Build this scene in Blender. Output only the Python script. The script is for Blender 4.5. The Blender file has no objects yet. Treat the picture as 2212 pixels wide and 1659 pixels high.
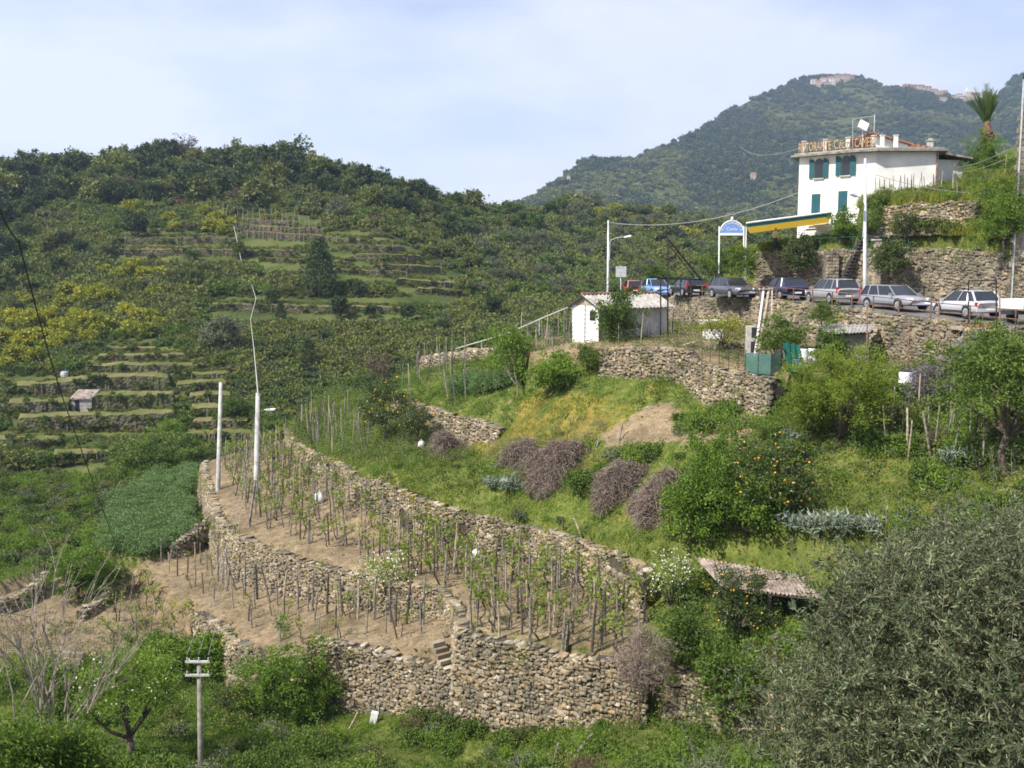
import bpy, math, random
import numpy as np
from mathutils import Vector, Matrix, Quaternion

SC = bpy.context.scene
COL = SC.collection
R = math.radians

# ------------------------------------------------------------------ camera
F, CX, CY = 2124.0, 1106.0, 829.5          # focal length and centre of a 2212 x 1659 frame
PIT = math.atan(240.5 / F)
cp, sp = math.cos(PIT), math.sin(PIT)
cam = bpy.data.cameras.new('camera')
cam.sensor_width = 36.0
cam.lens = 36.0 * F / 2212.0
cam.clip_start, cam.clip_end = 0.1, 6000
camo = bpy.data.objects.new('camera', cam)
COL.objects.link(camo)
camo.rotation_euler = (math.pi / 2 - PIT, 0, 0)
SC.camera = camo

# ------------------------------------------------------------------ light
SUN_EL = R(47)
SUN_AZ = math.atan2(-0.80, -0.60)            # clockwise from +Y
SDIR = Vector((math.sin(SUN_AZ) * math.cos(SUN_EL), math.cos(SUN_AZ) * math.cos(SUN_EL), math.sin(SUN_EL)))
sl = bpy.data.lights.new('sun', 'SUN')
sl.energy = 5.0
sl.angle = R(0.6)
sl.color = (1.0, 0.94, 0.85)
so = bpy.data.objects.new('sun', sl)
COL.objects.link(so)
so.rotation_euler = SDIR.to_track_quat('Z', 'Y').to_euler()

world = bpy.data.worlds.new('World')
SC.world = world
world.use_nodes = True
wn, wl = world.node_tree.nodes, world.node_tree.links
wn.clear()
def WN(t, **k):
    n = wn.new(t)
    for a, b in k.items():
        setattr(n, a, b)
    return n
sky = WN('ShaderNodeTexSky', sky_type='NISHITA', sun_disc=False, sun_elevation=SUN_EL, sun_rotation=SUN_AZ,
         altitude=100.0, air_density=1.15, dust_density=0.9, ozone_density=2.2)
tc = WN('ShaderNodeTexCoord')
mp = WN('ShaderNodeMapping')
mp.inputs['Scale'].default_value = (1.0, 1.0, 3.2)
mp.inputs['Location'].default_value = (0.42, 0.3, 0.1)
nz = WN('ShaderNodeTexNoise')
nz.inputs['Scale'].default_value = 2.6
nz.inputs['Detail'].default_value = 7
nz.inputs['Roughness'].default_value = 0.52
rp = WN('ShaderNodeValToRGB')
rp.color_ramp.elements[0].position = 0.34
rp.color_ramp.elements[0].color = (0.32, 0.32, 0.32, 1)
rp.color_ramp.elements[1].position = 0.60
rp.color_ramp.elements[1].color = (0.85, 0.85, 0.85, 1)
mx = WN('ShaderNodeMixRGB')
mx.inputs[2].default_value = (7.2, 7.4, 9.1, 1)
bg = WN('ShaderNodeBackground')
bg.inputs[1].default_value = 0.097
wo = WN('ShaderNodeOutputWorld')
wl.new(tc.outputs['Generated'], mp.inputs[0])
wl.new(mp.outputs[0], nz.inputs[0])
wl.new(nz.outputs[0], rp.inputs[0])
wl.new(rp.outputs[0], mx.inputs[0])
wl.new(sky.outputs[0], mx.inputs[1])
wl.new(mx.outputs[0], bg.inputs[0])
wl.new(bg.outputs[0], wo.inputs[0])

SC.view_settings.view_transform = 'Standard'
SC.view_settings.look = 'None'
SC.view_settings.gamma = 1
SC.view_settings.use_curve_mapping = False
SC.view_settings.exposure = 0.58
SC.render.engine = 'CYCLES'
SC.cycles.max_bounces = 5
SC.cycles.diffuse_bounces = 2
SC.cycles.glossy_bounces = 2
SC.cycles.transmission_bounces = 3
SC.cycles.transparent_max_bounces = 4
SC.cycles.volume_bounces = 0
SC.cycles.use_denoising = True
SC.cycles.filter_width = 1.7

# ------------------------------------------------------------------ geometry of the view
def A(u, v, d):
    """point on the sight line of frame point (u, v), d metres ahead"""
    x = (u - CX) / F
    zc = (CY - v) / F
    s = d / (cp + zc * sp)
    return np.array([x * s, d, (-sp + zc * cp) * s])
def ZP(u, v, z):
    x = (u - CX) / F
    zc = (CY - v) / F
    s = z / (-sp + zc * cp)
    return np.array([x * s, (cp + zc * sp) * s, z])
def GP(u, d, z):
    return np.array([(u - CX) / F * (d * cp - z * sp), d, z])
def project(P):
    P = np.asarray(P, float)
    dep = P[..., 1] * cp - P[..., 2] * sp
    up = P[..., 1] * sp + P[..., 2] * cp
    return CX + F * P[..., 0] / dep, CY - F * up / dep
def ss(x, a, b):
    t = np.clip((np.asarray(x, float) - a) / (b - a), 0, 1)
    return t * t * (3 - 2 * t)
def vnoise(x, y, seed=0):
    """cheap value noise"""
    def hsh(i, j):
        n = np.sin(i * 127.1 + j * 311.7 + seed * 74.7) * 43758.5453
        return n - np.floor(n)
    xi, yi = np.floor(x), np.floor(y)
    fx, fy = x - xi, y - yi
    fx, fy = fx * fx * (3 - 2 * fx), fy * fy * (3 - 2 * fy)
    return (hsh(xi, yi) * (1 - fx) + hsh(xi + 1, yi) * fx) * (1 - fy) + (hsh(xi, yi + 1) * (1 - fx) + hsh(xi + 1, yi + 1) * fx) * fy
def fbm(x, y, seed=0, o=4):
    s, a, t = 0, 1, 0
    for k in range(o):
        s = s + a * vnoise(x * 2 ** k, y * 2 ** k, seed + k)
        t += a
        a *= 0.5
    return s / t - 0.5

# ------------------------------------------------------------------ mesh helpers
def new_mesh(name, V, Fc, mats=(), mi=None, smooth=False, attrs=None):
    me = bpy.data.meshes.new(name)
    V = np.asarray(V, np.float32).reshape(-1, 3)
    if isinstance(Fc, np.ndarray):
        n, k = Fc.shape
        me.vertices.add(len(V))
        me.vertices.foreach_set('co', V.ravel())
        me.loops.add(n * k)
        me.loops.foreach_set('vertex_index', Fc.astype(np.int32).ravel())
        me.polygons.add(n)
        me.polygons.foreach_set('loop_start', np.arange(0, n * k, k, dtype=np.int32))
        me.update(calc_edges=True)
    else:
        me.from_pydata(V.tolist(), [], [tuple(int(i) for i in f) for f in Fc])
    for m in mats:
        me.materials.append(m)
    if mi is not None and len(mi):
        me.polygons.foreach_set('material_index', np.asarray(mi, np.int32))
    me.polygons.foreach_set('use_smooth', np.full(len(me.polygons), bool(smooth)))
    if attrs:
        for k, a in attrs.items():
            at = me.attributes.new(k, 'FLOAT', 'POINT')
            at.data.foreach_set('value', np.asarray(a, np.float32))
    me.update()
    return me

def link(name, data, parent=None, keep=False):
    o = bpy.data.objects.new(name, data)
    COL.objects.link(o)
    if parent is not None:
        o.parent = parent
        if not keep:                                  # mesh given in world coordinates
            o.matrix_parent_inverse = Matrix.Translation(-parent.location)
    return o
def tag(o, label=None, cat=None, group=None, kind=None):
    if label: o['label'] = label
    if cat: o['category'] = cat
    if group: o['group'] = group
    if kind: o['kind'] = kind
    return o
def thing(name, label, cat, loc=(0, 0, 0), rz=0.0, group=None):
    o = bpy.data.objects.new(name, None)
    COL.objects.link(o)
    o.empty_display_size = 0.3
    o.location = Vector([float(c) for c in loc])
    o.rotation_euler = (0, 0, rz)
    return tag(o, label, cat, group)

class MB:
    def __init__(s):
        s.v, s.f, s.m = [], [], []
    def add(s, V, Fc, m=0):
        b = len(s.v)
        s.v.extend([tuple(float(c) for c in p) for p in V])
        s.f.extend([tuple(i + b for i in f) for f in Fc])
        s.m.extend([m] * len(Fc))
        return s
    def box(s, c, size, M=None, m=0, taper=1.0):
        c = Vector(c); hx, hy, hz = [q / 2 for q in size]
        P = []
        for z in (-hz, hz):
            t = 1.0 if z < 0 else taper
            for x, y in ((-hx, -hy), (hx, -hy), (hx, hy), (-hx, hy)):
                q = Vector((x * t, y * t, z))
                if M is not None: q = M @ q
                P.append(c + q)
        return s.add(P, [(3, 2, 1, 0), (4, 5, 6, 7), (0, 1, 5, 4), (1, 2, 6, 5), (2, 3, 7, 6), (3, 0, 4, 7)], m)
    def bar(s, a, b, w, h=None, m=0):
        """rectangular bar from a to b"""
        a, b = Vector([float(q) for q in a]), Vector([float(q) for q in b])
        h = h or w
        t = (b - a)
        L = t.length
        t.normalize()
        up = Vector((0, 0, 1)) if abs(t.z) < 0.95 else Vector((0, 1, 0))
        x = t.cross(up).normalized(); y = x.cross(t)
        P = []
        for q in (a, b):
            P += [q - x * w / 2 - y * h / 2, q + x * w / 2 - y * h / 2, q + x * w / 2 + y * h / 2, q - x * w / 2 + y * h / 2]
        return s.add(P, [(3, 2, 1, 0), (4, 5, 6, 7), (0, 1, 5, 4), (1, 2, 6, 5), (2, 3, 7, 6), (3, 0, 4, 7)], m)
    def tube(s, pts, rad, n=6, m=0, cap=True):
        pts = [Vector([float(q) for q in p]) for p in pts]
        if not hasattr(rad, '__len__'): rad = [rad] * len(pts)
        V, Fc = [], []
        ref = None
        for i, p in enumerate(pts):
            t = (pts[min(i + 1, len(pts) - 1)] - pts[max(i - 1, 0)])
            if t.length < 1e-9: t = Vector((0, 0, 1))
            t.normalize()
            if ref is None:
                ref = t.orthogonal().normalized()
            x = (ref - t * ref.dot(t))
            x = x.normalized() if x.length > 1e-6 else t.orthogonal().normalized()
            ref = x
            y = t.cross(x)
            for k in range(n):
                a = 2 * math.pi * k / n
                V.append(p + (x * math.cos(a) + y * math.sin(a)) * rad[i])
        for i in range(len(pts) - 1):
            for k in range(n):
                Fc.append((i * n + k, i * n + (k + 1) % n, (i + 1) * n + (k + 1) % n, (i + 1) * n + k))
        if cap:
            Fc.append(tuple(range(n - 1, -1, -1)))
            Fc.append(tuple((len(pts) - 1) * n + k for k in range(n)))
        return s.add(V, Fc, m)
    def lathe(s, c, prof, n=16, m=0):
        c = Vector([float(q) for q in c])
        V, Fc = [], []
        for r, z in prof:
            for k in range(n):
                a = 2 * math.pi * k / n
                V.append(c + Vector((r * math.cos(a), r * math.sin(a), z)))
        for i in range(len(prof) - 1):
            for k in range(n):
                Fc.append((i * n + k, i * n + (k + 1) % n, (i + 1) * n + (k + 1) % n, (i + 1) * n + k))
        Fc.append(tuple(range(n - 1, -1, -1)))
        Fc.append(tuple((len(prof) - 1) * n + k for k in range(n)))
        return s.add(V, Fc, m)
    def prism(s, poly, ext, m=0):
        """polygon of 3-D points extruded by vector ext"""
        P = [Vector([float(q) for q in p]) for p in poly]
        e = Vector([float(q) for q in ext])
        n = len(P)
        return s.add(P + [p + e for p in P], [tuple(range(n - 1, -1, -1)), tuple(range(n, 2 * n))] +
                     [(i, (i + 1) % n, n + (i + 1) % n, n + i) for i in range(n)], m)
    def mesh(s, name, mats, smooth=False):
        if not isinstance(mats, (list, tuple)): mats = [mats]
        return new_mesh(name, s.v, s.f, mats, s.m, smooth)
    def build(s, name, mats, parent=None, smooth=False, keep=False):
        return link(name, s.mesh(name, mats, smooth), parent, keep)

# ------------------------------------------------------------------ materials
def mat(name):
    m = bpy.data.materials.new(name)
    m.use_nodes = True
    return m
def nodes(m):
    return m.node_tree.nodes, m.node_tree.links
def ramp(nd, stops):
    r = nd.new('ShaderNodeValToRGB')
    e = r.color_ramp.elements
    while len(e) < len(stops): e.new(0.5)
    for q, (p, c) in zip(e, stops):
        q.position = p
        q.color = (*c, 1)
    return r
def plain(name, c, rough=0.6, metal=0.0, spec=0.4, var=0.12, scale=6.0, bump=0.0, bscale=40.0, stain=None):
    """painted or solid surface with slight uneven colour and optional relief"""
    m = mat(name)
    nd, lk = nodes(m)
    b = nd['Principled BSDF']
    b.inputs['Roughness'].default_value = rough
    b.inputs['Metallic'].default_value = metal
    b.inputs['Specular IOR Level'].default_value = spec
    t = nd.new('ShaderNodeTexCoord')
    n = nd.new('ShaderNodeTexNoise')
    n.inputs['Scale'].default_value = scale
    n.inputs['Detail'].default_value = 5
    lk.new(t.outputs['Object'], n.inputs[0])
    c = np.array(c)
    lo = np.clip(c * (1 - var * 2), 0, 1)
    hi = np.clip(c * (1 + var), 0, 1)
    st = [(0.3, lo), (0.7, hi)]
    if stain is not None:
        st = [(0.22, stain), (0.38, lo), (0.7, hi)]
    r = ramp(nd, st)
    lk.new(n.outputs[0], r.inputs[0])
    lk.new(r.outputs[0], b.inputs['Base Color'])
    if bump:
        n2 = nd.new('ShaderNodeTexNoise')
        n2.inputs['Scale'].default_value = bscale
        n2.inputs['Detail'].default_value = 4
        lk.new(t.outputs['Object'], n2.inputs[0])
        bp = nd.new('ShaderNodeBump')
        bp.inputs['Strength'].default_value = bump
        bp.inputs['Distance'].default_value = 0.05
        lk.new(n2.outputs[0], bp.inputs['Height'])
        lk.new(bp.outputs[0], b.inputs['Normal'])
    return m
def rnd_mix(nd, lk, obj=0.5):
    """0..1 random value per leaf / stone, shifted per object"""
    g = nd.new('ShaderNodeNewGeometry')
    o = nd.new('ShaderNodeObjectInfo')
    a = nd.new('ShaderNodeMath'); a.operation = 'ADD'
    f = nd.new('ShaderNodeMath'); f.operation = 'FRACT'
    lk.new(g.outputs['Random Per Island'], a.inputs[0])
    lk.new(o.outputs['Random'], a.inputs[1])
    lk.new(a.outputs[0], f.inputs[0])
    return f, o
def foliage(name, cols, transl=0.3, rough=0.55, spec=0.25, tw=0.5, ow=0.25):
    """leaf material: cols dark..light; a random value per leaf, per clump (tint) and per plant"""
    m = mat(name)
    nd, lk = nodes(m)
    b = nd['Principled BSDF']
    b.inputs['Roughness'].default_value = rough
    b.inputs['Specular IOR Level'].default_value = spec
    g = nd.new('ShaderNodeNewGeometry')
    o = nd.new('ShaderNodeObjectInfo')
    at = nd.new('ShaderNodeAttribute'); at.attribute_name = 'tint'
    def mul(s, w):
        q = nd.new('ShaderNodeMath'); q.operation = 'MULTIPLY'
        lk.new(s, q.inputs[0]); q.inputs[1].default_value = w
        return q.outputs[0]
    def add(x, y):
        q = nd.new('ShaderNodeMath'); q.operation = 'ADD'
        lk.new(x, q.inputs[0]); lk.new(y, q.inputs[1])
        return q.outputs[0]
    s = add(add(mul(g.outputs['Random Per Island'], 1 - tw - ow), mul(at.outputs['Fac'], tw)), mul(o.outputs['Random'], ow))
    n = len(cols)
    r = ramp(nd, [(0.12 + 0.76 * i / (n - 1), c) for i, c in enumerate(cols)])
    lk.new(s, r.inputs[0])
    lk.new(r.outputs[0], b.inputs['Base Color'])
    if transl > 0:
        tr = nd.new('ShaderNodeBsdfTranslucent')
        hv = nd.new('ShaderNodeMixRGB'); hv.blend_type = 'MULTIPLY'; hv.inputs[0].default_value = 1
        hv.inputs[2].default_value = (1.5, 1.45, 0.7, 1)
        lk.new(r.outputs[0], hv.inputs[1])
        lk.new(hv.outputs[0], tr.inputs[0])
        ms = nd.new('ShaderNodeMixShader'); ms.inputs[0].default_value = transl
        lk.new(b.outputs[0], ms.inputs[1]); lk.new(tr.outputs[0], ms.inputs[2])
        lk.new(ms.outputs[0], nd['Material Output'].inputs[0])
    return m

def stone_mat(name, cols, bump=0.25):
    m = mat(name)
    nd, lk = nodes(m)
    b = nd['Principled BSDF']
    b.inputs['Roughness'].default_value = 0.85
    b.inputs['Specular IOR Level'].default_value = 0.2
    f, o = rnd_mix(nd, lk)
    r = ramp(nd, [(i / (len(cols) - 1), c) for i, c in enumerate(cols)])
    lk.new(f.outputs[0], r.inputs[0])
    t = nd.new('ShaderNodeNewGeometry')
    n = nd.new('ShaderNodeTexNoise'); n.inputs['Scale'].default_value = 14; n.inputs['Detail'].default_value = 6
    lk.new(t.outputs['Position'], n.inputs[0])
    r2 = ramp(nd, [(0.25, (0.55, 0.53, 0.5)), (0.6, (1.05, 1.02, 0.98))])
    lk.new(n.outputs[0], r2.inputs[0])
    n3 = nd.new('ShaderNodeTexNoise'); n3.inputs['Scale'].default_value = 0.7; n3.inputs['Detail'].default_value = 3
    lk.new(t.outputs['Position'], n3.inputs[0])
    r3 = ramp(nd, [(0.34, (0.60, 0.62, 0.60)), (0.62, (1.10, 1.06, 1.0))])
    lk.new(n3.outputs[0], r3.inputs[0])
    mm = nd.new('ShaderNodeMixRGB'); mm.blend_type = 'MULTIPLY'; mm.inputs[0].default_value = 1
    lk.new(r.outputs[0], mm.inputs[1]); lk.new(r2.outputs[0], mm.inputs[2])
    m3 = nd.new('ShaderNodeMixRGB'); m3.blend_type = 'MULTIPLY'; m3.inputs[0].default_value = 1
    lk.new(mm.outputs[0], m3.inputs[1]); lk.new(r3.outputs[0], m3.inputs[2])
    lk.new(m3.outputs[0], b.inputs['Base Color'])
    bp = nd.new('ShaderNodeBump'); bp.inputs['Strength'].default_value = bump; bp.inputs['Distance'].default_value = 0.03
    lk.new(n.outputs[0], bp.inputs['Height'])
    lk.new(bp.outputs[0], b.inputs['Normal'])
    return m

M = {}
M['stone'] = stone_mat('dry_stone', [(0.14, 0.128, 0.10), (0.30, 0.255, 0.185), (0.22, 0.20, 0.16), (0.40, 0.305, 0.18), (0.18, 0.168, 0.14), (0.42, 0.375, 0.285), (0.25, 0.225, 0.17), (0.55, 0.50, 0.42)])
M['stone_grey'] = stone_mat('grey_stone', [(0.15, 0.14, 0.11), (0.29, 0.255, 0.19), (0.21, 0.19, 0.15), (0.37, 0.32, 0.235), (0.19, 0.175, 0.14), (0.40, 0.36, 0.28)])
M['joint'] = plain('joint_earth', (0.075, 0.06, 0.042), 0.95, var=0.3, scale=3, bump=0.6, bscale=9)
M['mortar'] = plain('mortar', (0.17, 0.15, 0.115), 0.95, var=0.3, scale=3, bump=0.6, bscale=9)
M['wood'] = plain('weathered_wood', (0.25, 0.225, 0.19), 0.85, var=0.4, scale=9, bump=0.4, bscale=30)
M['wood_dark'] = plain('dark_wood', (0.085, 0.07, 0.055), 0.85, var=0.4, scale=9, bump=0.4, bscale=30)
M['wood_pale'] = plain('pale_wood', (0.40, 0.33, 0.24), 0.8, var=0.3, scale=9)
M['bark'] = plain('bark', (0.11, 0.085, 0.06), 0.9, var=0.4, scale=7, bump=0.6, bscale=25)
M['bark_pale'] = plain('pale_bark', (0.27, 0.23, 0.185), 0.85, var=0.35, scale=5, bump=0.4, bscale=25)
M['concrete'] = plain('concrete', (0.46, 0.45, 0.42), 0.8, var=0.18, scale=3, bump=0.2)
M['concrete_dark'] = plain('weathered_concrete', (0.24, 0.225, 0.19), 0.85, var=0.25, scale=3, bump=0.3)
M['galv'] = plain('galvanised_steel', (0.55, 0.57, 0.58), 0.45, metal=0.3, var=0.12, scale=4)
M['rust'] = plain('rusty_iron', (0.20, 0.115, 0.08), 0.8, var=0.4, scale=14)
M['iron_dark'] = plain('dark_iron', (0.035, 0.03, 0.028), 0.6, var=0.3, scale=10)
M['white'] = plain('white_paint', (0.80, 0.80, 0.78), 0.55, var=0.05, scale=2)
M['plaster'] = plain('white_plaster', (0.80, 0.79, 0.74), 0.8, var=0.08, scale=0.9, bump=0.15, bscale=25, stain=(0.62, 0.60, 0.54))
M['cement'] = plain('grey_cement', (0.36, 0.34, 0.30), 0.9, var=0.25, scale=2, bump=0.3)
M['teal'] = plain('teal_shutter', (0.012, 0.085, 0.105), 0.5, var=0.1, scale=3)
M['black'] = plain('dark_void', (0.012, 0.012, 0.012), 0.8, var=0.1)
M['terracotta'] = plain('terracotta', (0.36, 0.17, 0.105), 0.85, var=0.35, scale=5, stain=(0.16, 0.10, 0.07))
M['white_plastic'] = plain('white_plastic', (0.78, 0.79, 0.78), 0.4, var=0.06, scale=3)
M['green_plastic'] = plain('green_plastic', (0.015, 0.13, 0.09), 0.45, var=0.2)
M['yellow_plastic'] = plain('yellow_plastic', (0.75, 0.5, 0.03), 0.45, var=0.1)
M['blue_plastic'] = plain('blue_plastic', (0.04, 0.12, 0.3), 0.45, var=0.1)
M['cable'] = plain('grey_cable', (0.30, 0.30, 0.29), 0.6, var=0.1)
M['cable_white'] = plain('pale_cable', (0.50, 0.49, 0.45), 0.6, var=0.1)
M['cable_black'] = plain('black_cable', (0.02, 0.02, 0.02), 0.6, var=0.1)
M['asphalt'] = plain('asphalt', (0.15, 0.145, 0.135), 0.9, var=0.2, scale=1.2, bump=0.2, bscale=60)
M['orange_fruit'] = plain('orange_fruit', (0.80, 0.34, 0.02), 0.5, var=0.1)
# leaf materials, dark to light
M['lf_dark'] = foliage('leaf_evergreen', [(0.024, 0.041, 0.015), (0.043, 0.068, 0.021), (0.072, 0.102, 0.028), (0.12, 0.15, 0.042)], 0.15, ow=0.38, tw=0.4)
M['lf_mid'] = foliage('leaf_mid_green', [(0.042, 0.072, 0.014), (0.072, 0.12, 0.02), (0.11, 0.17, 0.03), (0.16, 0.215, 0.04)], 0.3)
M['lf_bright'] = foliage('leaf_bright_green', [(0.055, 0.105, 0.014), (0.10, 0.175, 0.022), (0.15, 0.235, 0.03), (0.21, 0.295, 0.05)], 0.35)
M['lf_olive'] = foliage('leaf_olive', [(0.055, 0.075, 0.038), (0.095, 0.115, 0.06), (0.135, 0.155, 0.08), (0.19, 0.205, 0.12)], 0.12)
M['lf_scrub'] = foliage('leaf_scrub', [(0.060, 0.080, 0.020), (0.105, 0.13, 0.03), (0.16, 0.18, 0.042), (0.22, 0.225, 0.065)], 0.2, ow=0.35, tw=0.4)
M['lf_yellow'] = foliage('leaf_yellow_spurge', [(0.10, 0.13, 0.016), (0.19, 0.215, 0.02), (0.31, 0.31, 0.028), (0.43, 0.41, 0.04)], 0.25)
M['lf_brown'] = foliage('leaf_brown', [(0.06, 0.045, 0.028), (0.105, 0.075, 0.045), (0.15, 0.105, 0.065), (0.19, 0.14, 0.09)], 0.1)
M['lf_vine'] = foliage('leaf_vine', [(0.09, 0.14, 0.02), (0.15, 0.21, 0.03), (0.22, 0.29, 0.05), (0.28, 0.34, 0.08)], 0.4)
M['lf_citrus'] = foliage('leaf_citrus', [(0.02, 0.04, 0.01), (0.038, 0.068, 0.014), (0.065, 0.10, 0.02), (0.11, 0.14, 0.03)], 0.2, rough=0.4, spec=0.4)
M['lf_silver'] = foliage('leaf_silver', [(0.11, 0.145, 0.10), (0.17, 0.21, 0.155), (0.24, 0.28, 0.22), (0.31, 0.34, 0.28)], 0.15)
M['lf_bean'] = foliage('leaf_bean', [(0.065, 0.115, 0.035), (0.105, 0.175, 0.055), (0.145, 0.23, 0.08), (0.20, 0.28, 0.13)], 0.25)
M['lf_blossom'] = foliage('white_blossom', [(0.55, 0.53, 0.48), (0.7, 0.68, 0.64), (0.8, 0.8, 0.78)], 0.3)
M['lf_lilac'] = foliage('lilac_flower', [(0.13, 0.10, 0.15), (0.20, 0.15, 0.24), (0.27, 0.21, 0.31)], 0.2)
M['lf_dry'] = foliage('dry_bramble', [(0.10, 0.075, 0.06), (0.16, 0.12, 0.095), (0.22, 0.17, 0.135), (0.28, 0.22, 0.18)], 0.0, ow=0.15)
M['gr_green'] = foliage('grass_green', [(0.055, 0.115, 0.014), (0.095, 0.18, 0.02), (0.14, 0.23, 0.03), (0.20, 0.28, 0.05)], 0.35, ow=0.0)
M['gr_yellow'] = foliage('grass_yellow', [(0.09, 0.14, 0.018), (0.16, 0.20, 0.025), (0.24, 0.25, 0.035), (0.33, 0.29, 0.055)], 0.35, ow=0.0)
M['gr_dry'] = foliage('grass_dry', [(0.12, 0.105, 0.04), (0.18, 0.15, 0.06), (0.25, 0.20, 0.09), (0.32, 0.26, 0.14)], 0.2, ow=0.0)
# ================================================================== TERRAIN
class RBF:
    def __init__(s, pts, smooth=0.0):
        p = np.array(pts, float)
        s.x = p[:, :2]
        n = len(p)
        D = np.linalg.norm(s.x[:, None] - s.x[None], axis=2)
        K = np.zeros((n + 3, n + 3))
        K[:n, :n] = D + np.eye(n) * smooth
        K[:n, n] = 1; K[:n, n + 1:] = s.x
        K[n, :n] = 1; K[n + 1:, :n] = s.x.T
        s.w = np.linalg.lstsq(K, np.r_[p[:, 2], 0, 0, 0], rcond=None)[0]
        s.lo, s.hi = p[:, 2].min() - 0.8, p[:, 2].max() + 0.8
    def __call__(s, x, y):
        x, y = np.asarray(x, float), np.asarray(y, float)
        out = s.w[-3] + s.w[-2] * x + s.w[-1] * y
        for (a, b), w in zip(s.x, s.w[:-3]):
            out = out + w * np.hypot(x - a, y - b)
        return np.clip(out, s.lo, s.hi)
def inpoly(x, y, poly):
    P = np.asarray(poly)[:, :2]
    ins = np.zeros(np.shape(x), bool)
    j = len(P) - 1
    for i in range(len(P)):
        xi, yi = P[i]; xj, yj = P[j]
        c = ((yi > y) != (yj > y)) & (x < (xj - xi) * (y - yi) / (yj - yi + 1e-12) + xi)
        ins ^= c
        j = i
    return ins
def dline(x, y, line):
    P = np.asarray(line)[:, :2]
    best = np.full(np.shape(x), 1e9)
    for a, b in zip(P[:-1], P[1:]):
        d = b - a
        t = np.clip(((x - a[0]) * d[0] + (y - a[1]) * d[1]) / max(d @ d, 1e-9), 0, 1)
        best = np.minimum(best, np.hypot(x - a[0] - t * d[0], y - a[1] - t * d[1]))
    return best

# --- far hill across the valley (left and middle): ground height by bearing and distance
HD = np.array([80, 90, 100, 112, 118, 128, 137, 146, 158, 168, 180, 190, 203, 220, 243, 270, 300, 330.])
HV = np.array([1120, 1060, 1005, 950, 900, 850, 800, 750, 700, 650, 600, 550, 500, 450, 400, 360, 330, 305.])
SKU = np.array([-900, -400, 0, 30, 100, 200, 300, 360, 395, 440, 540, 590, 640, 680, 760, 830, 905, 940, 1000, 1060, 1118, 1240, 1330, 1420, 1500, 1560, 1700, 2000, 2600])
SKV = np.array([470, 420, 388, 372, 358, 352, 348, 340, 338, 345, 348, 358, 360, 368, 385, 398, 410, 420, 434, 444, 450, 440, 440, 452, 464, 475, 490, 500, 520.])
def hill_profile(u):
    sc = 1 + 0.45 * float(ss(u, 800, 1300)) * ss(-HV, -760, -430)
    D = HD * sc
    vs = float(np.interp(u, SKU, SKV)) + 4
    Dr = float(np.interp(-vs, -HV, D))
    k = HV > vs + 1
    D2 = np.r_[D[k], Dr]; V2 = np.r_[HV[k], vs]
    dep = np.arctan((V2 - CY) / F) + PIT
    return D2, -D2 * np.tan(dep), Dr
_hc = {}
def hill_z_u(u, D):
    k = round(u / 4.0)
    if k not in _hc: _hc[k] = hill_profile(k * 4.0)
    D2, Z2, Dr = _hc[k]
    z = np.interp(D, D2, Z2)
    return np.where(np.asarray(D) > Dr, Z2[-1] - 0.22 * (np.asarray(D) - Dr), z)
def hill_noise(u, D):
    return 1.0 * fbm(np.asarray(u) * D / F / 9.0, np.asarray(D) / 9.0, 3, 3)
def hill_at(u, D):
    z = float(hill_z_u(u, D)) + float(hill_noise(u, D))
    return GP(u, D, z)
def hill_px(u, v):
    """ground point of the far hill seen at frame point (u, v)"""
    D2, Z2, Dr = hill_profile(u)
    lo, hi = D2[0], Dr
    for _ in range(26):
        mid = (lo + hi) / 2
        vv = project(GP(u, mid, float(np.interp(mid, D2, Z2))))[1]
        if vv > v: lo = mid
        else: hi = mid
    return hill_at(u, lo)

# --- terrace edges (frame points, distance or height)
def Zs(z, *uv): return [ZP(u, v, z) for u, v in uv]
def Ds(*uvd): return [A(*q) for q in uvd]
E0 = [ZP(u, v, z) for u, v, z in [(30, 1432, -20.6), (120, 1425, -20.5), (250, 1418, -20.4), (380, 1410, -20.2), (440, 1402, -20.1), (500, 1398, -20.0)]]
E1a = [ZP(u, v, z) for u, v, z in [(288, 1222, -18.6), (312, 1256, -18.6), (338, 1288, -18.6), (420, 1325, -18.6), (475, 1352, -18.6), (494, 1386, -18.5), (560, 1410, -18.4), (660, 1427, -18.3)]]
E1b = Ds((664, 1378, 43.6), (720, 1388, 43.2), (800, 1405, 42.4), (870, 1421, 41.4), (935, 1440, 40.5), (986, 1452, 39.8))
E1 = E1a + E1b
E2a = [ZP(u, v, z) for u, v, z in [(470, 988, -15.5), (437, 998, -15.5), (432, 1012, -15.5), (440, 1035, -15.5), (452, 1070, -15.5), (463, 1112, -15.5)]]
E2b = [ZP(u, v, z) for u, v, z in [(463, 1112, -15.5), (480, 1136, -15.5), (502, 1153, -15.5), (560, 1180, -15.5), (620, 1200, -15.5), (738, 1233, -15.5), (793, 1245, -15.4), (876, 1262, -15.25), (947, 1280, -15.15), (980, 1312, -15.1)]] + Ds((988, 1366, 39.6))
E2c = Ds((988, 1366, 39.6), (1030, 1376, 39.1), (1080, 1387, 38.5), (1160, 1404, 37.7), (1250, 1422, 36.9), (1330, 1434, 36.3), (1400, 1447, 35.8))
E2 = E2a + E2b[1:] + E2c[1:]
E3 = Ds((640, 905, 79), (618, 926, 77.5), (636, 960, 72), (675, 979, 67), (734, 1003, 62), (762, 1031, 59), (817, 1042, 57), (896, 1074, 54.5), (962, 1098, 53), (1061, 1123, 51.3), (1103, 1132, 50.5), (1145, 1138, 49.6), (1199, 1153, 47.5), (1245, 1169, 45.8), (1299, 1186, 44), (1365, 1215, 41.5), (1390, 1236, 40.4))
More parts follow.
